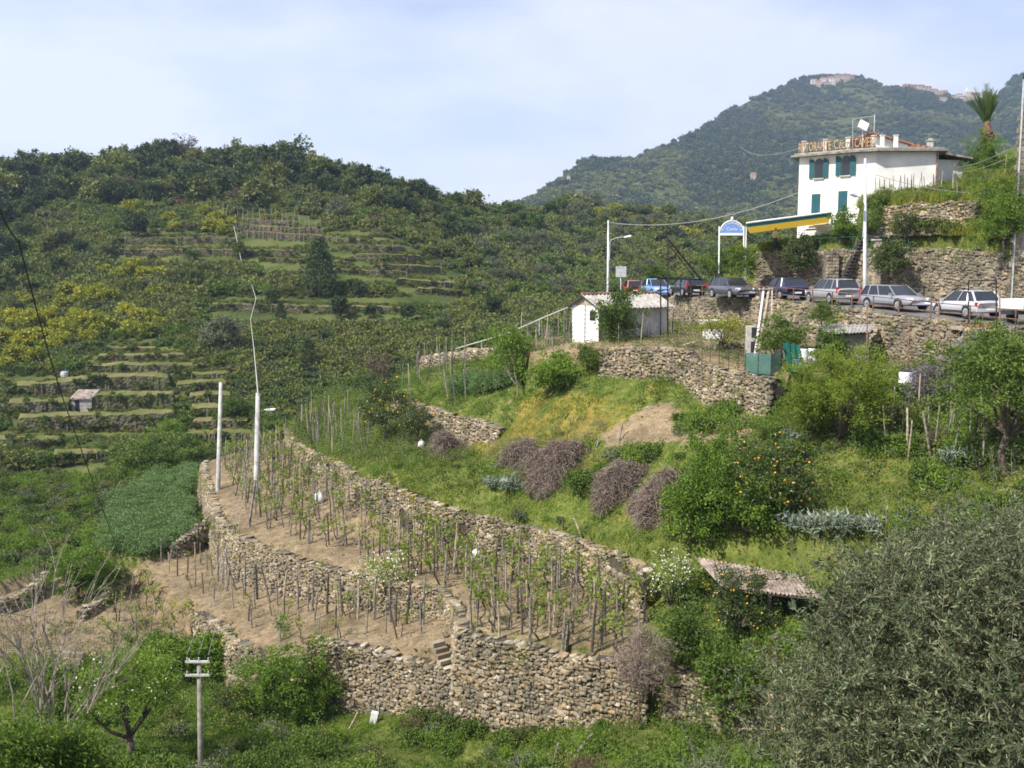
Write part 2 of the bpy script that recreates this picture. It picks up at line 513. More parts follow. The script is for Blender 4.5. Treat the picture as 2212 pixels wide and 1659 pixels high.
ER = Ds((1390, 1236, 40.4), (1450, 1222, 39.8), (1500, 1215, 39.2), (1650, 1225, 37.5), (1800, 1258, 35.5), (2000, 1295, 33.2), (2350, 1350, 30))
EF = Ds((1400, 1447, 35.8), (1440, 1438, 35.6), (1500, 1465, 34.8), (1600, 1485, 33.5), (1690, 1502, 32.5), (1900, 1540, 30.5), (2150, 1580, 28.5))
E4 = Ds((838, 850, 73), (850, 858, 71.5), (870, 866, 70), (924, 881, 66.5), (982, 899, 63), (1045, 908, 60.5), (1076, 924, 59))
E5 = Ds((1236, 778, 60), (1262, 763, 59), (1297, 752, 58), (1359, 751, 56.5), (1463, 752, 54.2), (1486, 757, 53.6), (1488, 777, 53.2), (1526, 788, 51.5), (1578, 803, 49.7), (1626, 809, 48.2), (1668, 813, 46.8), (1690, 800, 48.6))
E6 = Ds((1395, 638, 93), (1440, 640, 84.5), (1500, 641, 77), (1560, 642, 72.5), (1640, 646, 67.5), (1700, 652, 64), (1780, 660, 60), (1840, 668, 57), (1900, 677, 54.3), (1970, 686, 52), (2057, 695, 50), (2150, 704, 48.5), (2300, 720, 47), (2500, 745, 45))
E7 = Ds((1634, 545, 76), (1700, 543, 74.5), (1775, 541, 72), (1800, 540, 71.2), (1960, 535, 67.5), (2000, 532, 66.5), (2110, 540, 63), (2212, 558, 59.5), (2400, 590, 55))
E8 = Ds((1880, 455, 71), (1905, 446, 70), (1985, 440, 68), (2055, 436, 66.5), (2108, 433, 65.5), (2112, 420, 70))

P_T0 = E0 + Zs(-20.0, (496, 1362), (430, 1330), (345, 1296), (285, 1225), (205, 1215), (130, 1225), (60, 1270), (-40, 1300), (-60, 1430))
P_T1 = E1 + Ds((1000, 1340, 44), (930, 1250, 49), (800, 1180, 54), (640, 1140, 59), (520, 1100, 65), (455, 1080, 68)) + Zs(-18.5, (385, 1178), (330, 1185))
P_T2 = E2 + Ds((1420, 1330, 41), (1420, 1240, 43), (1200, 1100, 51), (1050, 1080, 55), (800, 990, 61), (650, 930, 76)) + Zs(-15.3, (650, 946), (560, 966))
P_T3 = E3 + ER[1:] + [GP(2600, 34, -7), GP(2600, 44, -5), GP(2300, 49, -4.6), GP(1700, 51, -5.5), GP(1250, 66, -5.0), GP(1000, 70, -8.5), GP(840, 78, -10), GP(700, 84, -11)]
P_R3 = EF + [GP(2150, 33, -12), GP(2000, 35.2, -12.5), GP(1800, 37.5, -12.8), GP(1650, 39.5, -13), GP(1500, 41.2, -13.2), GP(1400, 41.2, -13.5), GP(1398, 38, -14.5)]
P_T4 = E4 + [GP(1110, 60, -8), GP(1130, 66, -6.5), GP(1110, 72, -5.9), GP(1000, 77, -6.8), GP(908, 82, -7.6), GP(860, 80, -8), GP(830, 75, -8.8)]
P_T5 = E5 + [GP(2300, 52, -4.6), GP(2300, 46, -4.6) * 0 + GP(2320, 53, -4.6), GP(1800, 66, -4.2), GP(1500, 84, -4), GP(1380, 96, -4), GP(1235, 75, -4.3), GP(1130, 74, -5.2), GP(1085, 70, -6), GP(1150, 63, -6)]
P_T6 = E6 + [GP(2600, 54, -2.4), GP(2300, 58.5, -2.2), GP(2000, 67.5, -1.9), GP(1800, 72.5, -1.7), GP(1640, 77.5, -1.6), GP(1560, 82, -1.6), GP(1480, 95, -1.9), GP(1440, 104, -2.1), GP(1375, 102, -2.2)]
P_T7 = E7 + [GP(2600, 58, 1), GP(2600, 110, 14), GP(1700, 110, 2), GP(1560, 92, 0.5), GP(1600, 82, 1.0)]
P_T8 = E8 + [GP(2600, 72, 7), GP(2600, 112, 16), GP(1880, 112, 9), GP(1850, 80, 5), GP(1862, 74, 4.8)]
P_BN = Zs(-18.2, (236, 1192), (300, 1206), (384, 1196), (398, 1178)) + Ds((470, 1100, 64), (445, 1040, 73), (440, 1000, 80), (425, 1000, 87), (330, 1040, 84), (255, 1100, 75))

C_T0 = [ZP(u, v, z) for u, v, z in [(60, 1280, -19.9), (150, 1240, -19.7), (300, 1240, -19.6), (330, 1300, -19.8), (470, 1360, -20.0), (100, 1425, -20.5), (300, 1415, -20.4), (490, 1398, -20.0), (0, 1350, -20.2)]]
C_T1 = E1 + [ZP(u, v, z) for u, v, z in [(514, 1251, -18.1), (589, 1298, -17.9), (700, 1335, -17.6), (817, 1325, -17.0), (430, 1200, -18.4), (390, 1190, -18.4)]] + Ds((900, 1340, 46), (974, 1357, 42.5))
C_T2 = E2 + Ds((1390, 1319, 40.6), (1300, 1290, 43), (1200, 1250, 46.5), (1100, 1215, 50.5), (980, 1178, 52.6), (820, 1110, 56.8)) + [GP(762, 59, -14.1), GP(700, 64.5, -14.0), GP(650, 71, -14.0), GP(630, 77, -14.2), ZP(560, 966, -15.4), ZP(600, 1080, -15.2), ZP(800, 1180, -15.3)]
C_T3 = E3 + ER + Ds((640, 900, 80), (800, 920, 72), (920, 930, 66), (1012, 962, 62), (1074, 946, 59.5), (900, 1000, 58.5), (1000, 1040, 55), (1100, 1060, 52.6), (1200, 990, 53.5), (1150, 900, 58), (1300, 940, 52), (1430, 1080, 45), (1300, 1100, 47.6), (1500, 930, 47.2), (1600, 937, 44.6), (1290, 827, 57.4), (1390, 842, 54), (1486, 893, 51), (1553, 918, 48.4), (1615, 934, 46.4), (1655, 910, 46.0), (1200, 830, 60), (1240, 800, 60), (1120, 880, 60.5),
                     (1700, 952, 44), (1900, 952, 42.2), (2150, 1005, 38), (2000, 1080, 38), (1700, 1080, 41), (1600, 1150, 39.7), (1480, 1185, 41), (1800, 1180, 36.6), (2100, 1180, 33.5), (1750, 850, 47.4), (1900, 803, 50), (2100, 803, 48), (2150, 855, 45), (1800, 900, 45), (2000, 900, 44.5), (2300, 1000, 36))
C_R3 = EF + Ds((1420, 1335, 39.6), (1500, 1303, 38.8), (1600, 1380, 36.4), (1750, 1335, 36), (1900, 1360, 34)) + [GP(1500, 41, -13.2), GP(1800, 37.5, -12.8)]
C_T4 = E4 + Ds((870, 830, 76), (1000, 860, 66), (1100, 850, 62.5), (1000, 805, 72), (1105, 770, 68), (909, 802, 79))
C_T5 = E5 + Ds((1290, 737, 61), (1240, 738, 63), (1440, 722, 63.5), (1600, 792, 52), (1560, 742, 60), (1800, 778, 54), (1680, 782, 55), (1200, 762, 61.5), (1130, 762, 66), (1110, 745, 71)) + [GP(1380, 95, -4.2), GP(2200, 50, -4.6), GP(1500, 80, -4.0)]
C_T6 = E6 + [p * 1.0 for p in P_T6[len(E6):]]
C_T7 = E7 + Ds((1905, 492, 70.5), (2108, 490, 66), (1900, 503, 69.6), (2000, 503, 67.3), (2110, 502, 64.6), (2200, 505, 61.5)) + [GP(1700, 84, 1.8), GP(1600, 82, 1.2), GP(1560, 92, 0.5), GP(2300, 62, 1.6), GP(1800, 88, 2.0), GP(2212, 70, 4.0)]
C_T8 = E8 + Ds((1900, 430, 73.5), (2030, 425, 74), (2120, 400, 74), (2200, 385, 70)) + [GP(2150, 95, 11.2), GP(2230, 90, 11.5), GP(2400, 80, 9.5), GP(1900, 95, 6), GP(2040, 84, 7.0), GP(2600, 110, 16)]
C_BN = [ZP(u, v, -18.2) for u, v in ((240, 1188), (300, 1200), (390, 1185), (330, 1060))] + [GP(440, 76, -17.9), GP(430, 86, -17.9)]
C_BASE = Ds((280, 1652, 34), (600, 1659, 35.4), (1000, 1659, 36.5), (1000, 1547, 39.4), (1200, 1548, 38), (1390, 1545, 36.6), (1560, 1585, 33.5), (1700, 1605, 32), (1900, 1640, 30), (700, 1532, 43.6), (840, 1540, 42), (500, 1482, 48.5), (570, 1500, 47), (100, 1500, 46.5), (0, 1640, 35), (250, 1482, 48.2), (-200, 1500, 44), (420, 1560, 41),
                         (60, 1250, 60), (100, 1150, 75.5), (50, 1050, 92), (250, 1080, 86), (360, 965, 104), (330, 1010, 95), (-200, 1050, 90), (0, 1200, 66), (200, 1120, 80), (-250, 1250, 60)) + \
    [np.array(q, float) for q in [(-15, 20, -11.8), (0, 20, -11.8), (15, 20, -11.2), (0, 10, -6.6), (12, 10, -6.2), (-12, 10, -6.6), (0, 3, -3.0), (10, 3, -2.6), (-10, 3, -3.0), (0, -2, -1.75), (0, -12, -1.5), (20, -12, -1.2), (-20, -12, -1.5), (-30, 20, -12), (-40, 35, -18), (30, 20, -9), (25, 26, -13), (45, 10, -4), (45, 40, -4), (-40, 0, -2), (-45, 60, -20)]] + \
    [GP(u, d, float(hill_z_u(u, d)) - 0.6) for u in (-300, 0, 300, 600, 900, 1200) for d in (97, 104)] + [GP(700, 92, -18.5), GP(850, 90, -16), GP(1000, 88, -14), GP(1130, 86, -12), GP(1250, 92, -12), GP(1330, 105, -12), GP(1440, 110, -8), GP(500, 92, -18.5), GP(1560, 108, -3), GP(1700, 112, 1)]

PATCH = [('road', P_T6, C_T6, E6), ('t8', P_T8, C_T8, E8), ('t7', P_T7, C_T7, E7), ('t5', P_T5, C_T5, E5[1:]), ('t4', P_T4, C_T4, E4), ('r3', P_R3, C_R3, EF), ('t3', P_T3, C_T3, E3 + ER[1:]),
         ('t2', P_T2, C_T2, E2), ('bean', P_BN, C_BN, None), ('t1', P_T1, C_T1, E1), ('t0', P_T0, C_T0, E0)]
PID = {n: i for i, (n, *_) in enumerate(PATCH)}
PF = [RBF(c) for _, _, c, _ in PATCH]
PB = RBF(C_BASE)
def ground(x, y, noise=True):
    x, y = np.asarray(x, float), np.asarray(y, float)
    pid = np.full(x.shape, -1)
    for i, (n, poly, c, edge) in enumerate(PATCH):
        k = (pid < 0) & inpoly(x, y, poly)
        if edge is not None and k.any():
            kk = np.zeros_like(k); kk[k] = dline(x[k], y[k], edge) > 0.42
            k = kk
        pid[k] = i
    z = np.zeros(x.shape)
    for i in range(len(PATCH)):
        k = pid == i
        if k.any(): z[k] = PF[i](x[k], y[k])
    k = pid < 0
    if k.any(): z[k] = PB(x[k], y[k])
    if noise:
        am = np.where(pid == PID['road'], 0.0, np.where((pid == PID['t3']) | (pid == PID['r3']) | (pid < 0), 0.5, 0.16))
        z = z + am * fbm(x / 2.2, y / 2.2, 9, 4)
    return z, pid
def gz(x, y):
    z, _ = ground(np.array([x]), np.array([y]))
    return float(z[0])
def gpx(u, v, d0=30.0, d1=104.0):
    """near ground point seen at frame point (u, v): march along the sight line"""
    d = np.linspace(d0, d1, 380)
    P = np.array([A(u, v, q) for q in d])
    z, _ = ground(P[:, 0], P[:, 1])
    k = np.where(P[:, 2] <= z)[0]
    i = k[0] if len(k) else len(d) - 1
    return np.array([P[i, 0], P[i, 1], z[i]])

# near ground sheet
GX = np.arange(-52, 62.01, 0.4); GY = np.arange(-12, 106.01, 0.4)
gx, gy = np.meshgrid(GX, GY)
gzz, gpid = ground(gx.ravel(), gy.ravel())
gzz = gzz - np.where(gpid == PID['road'], 0.05, 0)
_z = gzz.reshape(len(GY), len(GX)); _k = ((gx > 11) & (gy < 36.5)) | (gy < 24)
for _ in range(14):                                          # soften the unseen bank below the camera
    _b = _z.copy(); _b[1:-1, 1:-1] = (_z[1:-1, 1:-1] + _z[:-2, 1:-1] + _z[2:, 1:-1] + _z[1:-1, :-2] + _z[1:-1, 2:]) / 5
    _z = np.where(_k, _b, _z)
gzz = _z.ravel()
V = np.stack([gx.ravel(), gy.ravel(), gzz], 1)
nx, ny = len(GX), len(GY)
ii = (np.arange(ny - 1)[:, None] * nx + np.arange(nx - 1)[None]).ravel()
Fq = np.stack([ii, ii + 1, ii + nx + 1, ii + nx], 1)
gu, gv = project(V)
def pxpoly(u, v, poly): return inpoly(u, v, np.array([(a, b, 0) for a, b in poly]))
BARE = [(1285, 945), (1330, 915), (1400, 880), (1440, 870), (1480, 890), (1560, 915), (1640, 935), (1600, 950), (1480, 955), (1380, 955), (1320, 962)]
YELLOW = [(1090, 860), (1250, 850), (1380, 880), (1340, 930), (1240, 960), (1150, 990), (1060, 1000), (980, 960), (1050, 900)]
soil = np.isin(gpid, [PID['t1'], PID['t2'], PID['t0']]).astype(float)
soil = np.where(gpid == PID['t5'], 0.7, soil)
soil = np.where((gpid == PID['t3']) & pxpoly(gu, gv, BARE), 0.95, soil)
soil = np.where((gpid == PID['t4']), 0.35, soil)
soil = np.where((gpid == PID['t2']) & (gu > 1000), 0.62, soil)
soil = np.where((gpid == PID['t1']) & (gu > 700), 0.85, soil)
soil = np.where(soil == 0, 0.12, soil)
yel = np.where((gpid == PID['t3']), 0.30, 0.08)
yel = np.where((gpid == PID['t3']) & pxpoly(gu, gv, YELLOW), 0.52, yel)
def blur(a):
    a = a.reshape(ny, nx)
    b = a.copy()
    b[1:-1, 1:-1] = (a[1:-1, 1:-1] * 2 + a[:-2, 1:-1] + a[2:, 1:-1] + a[1:-1, :-2] + a[1:-1, 2:]) / 6
    return b.ravel()
soil = blur(soil); yel = blur(yel)

def ground_mat():
    m = mat('hillside_ground')
    nd, lk = nodes(m)
    b = nd['Principled BSDF']; b.inputs['Roughness'].default_value = 0.95; b.inputs['Specular IOR Level'].default_value = 0.1
    g = nd.new('ShaderNodeNewGeometry')
    def noise(s, d=6):
        n = nd.new('ShaderNodeTexNoise'); n.inputs['Scale'].default_value = s; n.inputs['Detail'].default_value = d
        lk.new(g.outputs['Position'], n.inputs[0]); return n
    n1, n2, n3 = noise(0.45), noise(2.6, 8), noise(9.0, 8)
    earth = ramp(nd, [(0.25, (0.165, 0.128, 0.08)), (0.5, (0.24, 0.188, 0.118)), (0.75, (0.315, 0.255, 0.165))])
    lk.new(n2.outputs[0], earth.inputs[0])
    gr = ramp(nd, [(0.25, (0.06, 0.085, 0.018)), (0.5, (0.11, 0.145, 0.03)), (0.75, (0.18, 0.18, 0.06))])
    lk.new(n2.outputs[0], gr.inputs[0])
    ye = ramp(nd, [(0.25, (0.15, 0.15, 0.025)), (0.5, (0.24, 0.20, 0.045)), (0.75, (0.32, 0.22, 0.09))])
    lk.new(n2.outputs[0], ye.inputs[0])
    def at(nm):
        a = nd.new('ShaderNodeAttribute'); a.attribute_name = nm; return a
    def edge(a, n):
        q = nd.new('ShaderNodeMath'); q.operation = 'ADD'; lk.new(a.outputs['Fac'], q.inputs[0]); lk.new(n.outputs[0], q.inputs[1])
        r = nd.new('ShaderNodeMapRange'); r.inputs[1].default_value = 0.88; r.inputs[2].default_value = 1.12
        lk.new(q.outputs[0], r.inputs[0]); return r
    m1 = nd.new('ShaderNodeMixRGB'); lk.new(edge(at('yel'), n1).outputs[0], m1.inputs[0]); lk.new(gr.outputs[0], m1.inputs[1]); lk.new(ye.outputs[0], m1.inputs[2])
    m2 = nd.new('ShaderNodeMixRGB'); lk.new(edge(at('soil'), n2).outputs[0], m2.inputs[0]); lk.new(m1.outputs[0], m2.inputs[1]); lk.new(earth.outputs[0], m2.inputs[2])
    sp_ = ramp(nd, [(0.35, (0.72, 0.7, 0.68)), (0.6, (1.08, 1.06, 1.04))])
    lk.new(n3.outputs[0], sp_.inputs[0])
    m3 = nd.new('ShaderNodeMixRGB'); m3.blend_type = 'MULTIPLY'; m3.inputs[0].default_value = 1
    lk.new(m2.outputs[0], m3.inputs[1]); lk.new(sp_.outputs[0], m3.inputs[2])
    n4 = noise(0.22, 5); n5 = noise(1.1, 6)
    st_ = ramp(nd, [(0.36, (0.74, 0.73, 0.70)), (0.52, (0.98, 0.98, 0.97)), (0.66, (1.10, 1.08, 1.04))]); lk.new(n4.outputs[0], st_.inputs[0])
    s5 = ramp(nd, [(0.38, (0.80, 0.80, 0.78)), (0.56, (1.04, 1.03, 1.02))]); lk.new(n5.outputs[0], s5.inputs[0])
    m4 = nd.new('ShaderNodeMixRGB'); m4.blend_type = 'MULTIPLY'; m4.inputs[0].default_value = 1
    lk.new(m3.outputs[0], m4.inputs[1]); lk.new(st_.outputs[0], m4.inputs[2])
    m5 = nd.new('ShaderNodeMixRGB'); m5.blend_type = 'MULTIPLY'; m5.inputs[0].default_value = 1
    lk.new(m4.outputs[0], m5.inputs[1]); lk.new(s5.outputs[0], m5.inputs[2])
    lk.new(m5.outputs[0], b.inputs['Base Color'])
    bp = nd.new('ShaderNodeBump'); bp.inputs['Strength'].default_value = 0.7; bp.inputs['Distance'].default_value = 0.12
    lk.new(n3.outputs[0], bp.inputs['Height']); lk.new(bp.outputs[0], b.inputs['Normal'])
    return m
M['ground'] = ground_mat()
tag(link('ground', new_mesh('ground', V, Fq, [M['ground']], smooth=True, attrs={'soil': soil, 'yel': yel})), kind='structure')

# road sheet over its bed
def sheet(name, ea, eb, n, m, dz, kind='structure'):
    ea, eb = np.array(ea), np.array(eb)
    def rs(e, n):
        s = np.r_[0, np.cumsum(np.linalg.norm(np.diff(e[:, :2], axis=0), axis=1))]
        t = np.linspace(0, s[-1], n)
        return np.stack([np.interp(t, s, e[:, k]) for k in range(3)], 1)
    a, b = rs(ea, n), rs(eb, n)
    k = 8
    P = np.concatenate([a + (b - a) * j / k for j in range(k + 1)])
    P[:, 2] = PF[PID['road']](P[:, 0], P[:, 1]) + dz
    q = (np.arange(k)[:, None] * n + np.arange(n - 1)[None]).ravel()
    return tag(link(name, new_mesh(name, P, np.stack([q, q + 1, q + n + 1, q + n], 1), [m], smooth=True)), kind=kind)
RB = [p for p in P_T6[len(E6):]][::-1]
sheet('road', [p + np.array([0.1, 0.25, 0]) for p in E6], RB[1:], 60, M['asphalt'], 0.004)

# far hill sheet
def hill_mat(name, cols, rough_bump=0.8):
    m = mat(name)
    nd, lk = nodes(m)
    b = nd['Principled BSDF']; b.inputs['Roughness'].default_value = 0.95; b.inputs['Specular IOR Level'].default_value = 0.05
    g = nd.new('ShaderNodeNewGeometry')
    n = nd.new('ShaderNodeTexNoise'); n.inputs['Scale'].default_value = 0.12; n.inputs['Detail'].default_value = 9; n.inputs['Roughness'].default_value = 0.62
    lk.new(g.outputs['Position'], n.inputs[0])
    r = ramp(nd, [(0.28 + 0.46 * i / (len(cols) - 1), c) for i, c in enumerate(cols)])
    lk.new(n.outputs[0], r.inputs[0]); lk.new(r.outputs[0], b.inputs['Base Color'])
    bp = nd.new('ShaderNodeBump'); bp.inputs['Strength'].default_value = rough_bump; bp.inputs['Distance'].default_value = 1.0
    lk.new(n.outputs[0], bp.inputs['Height']); lk.new(bp.outputs[0], b.inputs['Normal'])
    return m
M['hill'] = hill_mat('hill_undergrowth', [(0.035, 0.05, 0.016), (0.06, 0.08, 0.022), (0.10, 0.115, 0.035), (0.15, 0.135, 0.06)])
M['mountain'] = hill_mat('mountain_forest', [(0.03, 0.045, 0.014), (0.05, 0.07, 0.02), (0.09, 0.10, 0.035), (0.17, 0.15, 0.08)])
hu = np.arange(-900, 2400, 9.0)
hd = np.concatenate([np.arange(97, 240, 1.5), np.arange(240, 520, 5)])
P = []
for u in hu:
    z = hill_z_u(u, hd) + hill_noise(u, hd) - 0.6 * ss(-hd, -104, -96)
    dep = hd * cp - z * sp
    P.append(np.stack([(u - CX) / F * dep, hd, z], 1))
P = np.concatenate(P)
n = len(hd); ii = (np.arange(len(hu) - 1)[:, None] * n + np.arange(n - 1)[None]).ravel()
tag(link('hill', new_mesh('hill', P, np.stack([ii, ii + n, ii + n + 1, ii + 1], 1), [M['hill']], smooth=True)), kind='structure')

# distant mountain
MU = np.array([600, 900, 1118, 1194, 1263, 1341, 1372, 1497, 1522, 1545, 1581, 1631, 1700, 1763, 1800, 1844, 1888, 1907, 1949, 1990, 2036, 2087, 2112, 2155, 2172, 2189, 2212, 2400, 2800])
MV = np.array([640, 545, 442, 402, 346, 346, 342, 293, 275, 258, 238, 212, 181, 162, 160, 165, 178, 189, 190, 192, 204, 217, 216, 212, 186, 169, 158, 90, 60])
MDv = np.array([700, 600, 500, 440, 400, 300, 200, 150, 50.])
MDd = np.array([420, 520, 760, 900, 980, 1180, 1420, 1550, 1750.])
def mount_profile(u):
    vs = float(np.interp(u, MU, MV))
    sc = 1.0 - 0.15 * float(ss(u, 2080, 2400))
    D = MDd * sc
    Dr = float(np.interp(-vs, -MDv, D))
    k = MDv > vs + 1
    D2 = np.r_[D[k], Dr]; V2 = np.r_[MDv[k], vs]
    return D2, -D2 * np.tan(np.arctan((V2 - CY) / F) + PIT), Dr
def mount_at(u, t):
    """t = 0 at the foot .. 1 on the skyline"""
    D2, Z2, Dr = mount_profile(u)
    D = D2[0] + (Dr - D2[0]) * t
    z = float(np.interp(D, D2, Z2)) + 26 * float(fbm(u * D / F / 90, D / 90, 21, 4)) * (1 - t) * t * 3
    return GP(u, D, z)
def mount_px(u, v):
    lo, hi = 0.0, 1.0
    for _ in range(22):
        mid = (lo + hi) / 2
        if project(mount_at(u, mid))[1] > v: lo = mid
        else: hi = mid
    return mount_at(u, lo)
mu = np.arange(600, 2800, 10.0); mt = np.linspace(0, 1, 110)
P = []
for u in mu:
    col = np.array([mount_at(u, t) for t in mt])
    tail = col[-1] + np.array([0, 60, -18]) * np.arange(1, 5)[:, None]
    P.append(np.concatenate([col, tail]))
n = len(P[0]); P = np.concatenate(P)
ii = (np.arange(len(mu) - 1)[:, None] * n + np.arange(n - 1)[None]).ravel()
tag(link('mountain', new_mesh('mountain', P, np.stack([ii, ii + n, ii + n + 1, ii + 1], 1), [M['mountain']], smooth=True)), kind='structure')
# ================================================================== DRY-STONE WALLS
_r = np.random.default_rng(5)
def stone_protos(n=10):
    out = []
    base = np.array([(x, y, z) for x in (-1, 1) for y in (-1, 1) for z in (-1, 1)], float) * 0.43
    fc = np.array([(-1, 0, 0), (1, 0, 0), (0, -1, 0), (0, 1, 0), (0, 0, -1), (0, 0, 1)], float) * 0.52
    quads = [(0, 1, 3, 2), (4, 6, 7, 5), (0, 4, 5, 1), (2, 3, 7, 6), (0, 2, 6, 4), (1, 5, 7, 3)]
    tris = []
    for i, q in enumerate(quads):
        for k in range(4):
            tris.append((q[k], q[(k + 1) % 4], 8 + i))
    for k in range(n):
        V = np.concatenate([base, fc])
        V[:8] *= _r.uniform(0.78, 1.08, (8, 1)); V = V + _r.normal(0, 0.06, V.shape)
        out.append((V, np.array(tris)))
    return out
STP = stone_protos()
STM = {}
def stone_mesh(k, m):
    if (k, m) not in STM: STM[(k, m)] = new_mesh('stone', STP[k][0], STP[k][1], [M[m]])
    return STM[(k, m)]

def polyline(line, step):
    L = np.array(line, float)
    s = np.r_[0, np.cumsum(np.linalg.norm(np.diff(L[:, :2], axis=0), axis=1))]
    n = max(2, int(s[-1] / step) + 1)
    t = np.linspace(0, s[-1], n)
    P = np.stack([np.interp(t, s, L[:, k]) for k in range(3)], 1)
    T = np.gradient(P[:, :2], axis=0)
    T /= np.linalg.norm(T, axis=1)[:, None] + 1e-9
    return t, P, np.stack([T[:, 1], -T[:, 0]], 1)           # outward = right of the direction

def stone_wall(label, line, name='stone_wall', group=None, m='stone', back='joint', thick=0.6, hmin=0.5, batter=0.10, size=1.0, n_obj=300, rise=0.0, bot=None, cap=True, cover=0.0, cat='wall'):
    """retaining wall: backing body plus fitted stones; the largest are parts, the rest one part"""
    t, Pt, N = polyline(line, 0.4)
    # foot = lowest ground just in front
    foot = np.full(len(t), 1e9)
    for off in (0.25, 0.6, 1.0):
        z, _ = ground(Pt[:, 0] + N[:, 0] * off, Pt[:, 1] + N[:, 1] * off)
        foot = np.minimum(foot, z)
    foot = np.minimum(foot, Pt[:, 2] - hmin) - 0.25
    if bot is not None: foot = Pt[:, 2] - bot
    top = Pt[:, 2] + rise + 0.34 * fbm(t / 1.6, t * 0 + 3.3, 7, 3)
    w = thing(name, label, cat, (float(Pt[:, 0].mean()), float(Pt[:, 1].mean()), float(foot.min())), group=group)
    w['kind'] = 'thing'
    H = top - foot
    n = len(t)
    def at(off, z):
        return np.stack([Pt[:, 0] + N[:, 0] * off, Pt[:, 1] + N[:, 1] * off, z], 1)
    bt = np.stack([Pt[:, 0] + N[:, 0] * (batter * H - 0.07), Pt[:, 1] + N[:, 1] * (batter * H - 0.07), foot], 1)
    rows = [at(-thick, foot), at(-thick, top - 0.06), at(-0.07, top - 0.06), bt]
    V = np.concatenate(rows); Fc = []
    for a in range(3):
        for i in range(n - 1):
            Fc.append((a * n + i, a * n + i + 1, (a + 1) * n + i + 1, (a + 1) * n + i))
    Fc += [(0, n, 2 * n, 3 * n), (n - 1, 4 * n - 1, 3 * n - 1, 2 * n - 1)]
    link('core', new_mesh('wall_core', V, Fc, [M[back]]), w)
    rng = np.random.default_rng(abs(hash(label)) % 1000 if False else int(1000 * abs(Pt[0, 0])) + 17)
    S = []                                                    # s, z, width, height, depth
    Lt = t[-1]; hm = float(H.max())
    zt = 0.0
    def prof(s, a): return np.interp(s, t, a)
    # coping row lying on top
    s = 0.05
    while cap and s < Lt:
        wd = size * rng.uniform(0.22, 0.5)
        if rng.random() < 0.8: S.append((s + wd / 2, float(prof(min(s + wd / 2, Lt), top)) - 0.04 + rng.normal(0, 0.03), wd * 1.02, size * rng.uniform(0.09, 0.22), rng.uniform(0.3, 0.6), -0.2))
        s += wd
    while zt < hm:
        hc = size * rng.uniform(0.12, 0.23)
        s = rng.uniform(-0.2, 0)
        while s < Lt:
            wd = size * min(0.55, rng.gamma(5, 0.036) + 0.08)
            sc = s + wd / 2
            if 0 <= sc <= Lt:
                zz = float(prof(sc, top)) - 0.05 - zt - hc / 2 + rng.normal(0, 0.035)
                if zz > float(prof(sc, foot)):
                    big = rng.random() < 0.06
                    if not (cover and vnoise(np.array(sc / 1.5), np.array(zz / 1.0), 4) < cover):
                        S.append((sc, zz, wd * (1.06 if not big else 1.7), hc * (rng.uniform(0.92, 1.25) if not big else 1.8), rng.uniform(0.2, 0.3), 0.0))
            s += wd
        zt += hc
    S = np.array(S)
    if not len(S): return w
    nxs, nys = prof(S[:, 0], N[:, 0]), prof(S[:, 0], N[:, 1])
    xs, ys = prof(S[:, 0], Pt[:, 0]), prof(S[:, 0], Pt[:, 1])
    dz = prof(S[:, 0], top) - S[:, 1]
    off = batter * dz - 0.09 + S[:, 5] + rng.normal(0, 0.036, len(S))
    C = np.stack([xs + nxs * off, ys + nys * off, S[:, 1]], 1)
    yaw = np.arctan2(nxs, -nys) + rng.normal(0, 0.12, len(S))     # local -y looks outward
    roll = rng.normal(0, 0.24, len(S))
    slope = np.arctan2(np.gradient(top), np.gradient(t))
    roll = roll + prof(S[:, 0], slope) * -0.8
    order = np.argsort(-(S[:, 2] * S[:, 3]))
    kind = rng.integers(0, len(STP), len(S))
    inv = Matrix.Translation(-w.location)
    for i in order[:n_obj]:
        o = bpy.data.objects.new('stone', stone_mesh(int(kind[i]), m))
        COL.objects.link(o)
        o.parent = w; o.matrix_parent_inverse = inv
        o.location = C[i]; o.rotation_euler = (0, -roll[i], yaw[i]); o.scale = (S[i, 2], S[i, 4], S[i, 3])
    rest = order[n_obj:]
    if len(rest):
        nv = len(STP[0][0])
        Pv = np.stack([STP[k][0] for k in kind[rest]]) * np.stack([S[rest, 2], S[rest, 4], S[rest, 3]], 1)[:, None, :]
        cr, sr = np.cos(roll[rest])[:, None], np.sin(roll[rest])[:, None]
        x, z = Pv[..., 0] * cr - Pv[..., 2] * sr, Pv[..., 0] * sr + Pv[..., 2] * cr
        cy_, sy_ = np.cos(yaw[rest])[:, None], np.sin(yaw[rest])[:, None]
        X, Y = x * cy_ - Pv[..., 1] * sy_, x * sy_ + Pv[..., 1] * cy_
        Vv = np.stack([X, Y, z], -1) + C[rest][:, None, :]
        Ff = (STP[0][1][None] + (np.arange(len(rest)) * nv)[:, None, None]).reshape(-1, 3)
        o = link('small_stones', new_mesh('small_stones', Vv.reshape(-1, 3), Ff, [M[m]]), w)
        o['kind'] = 'stuff'
    return w

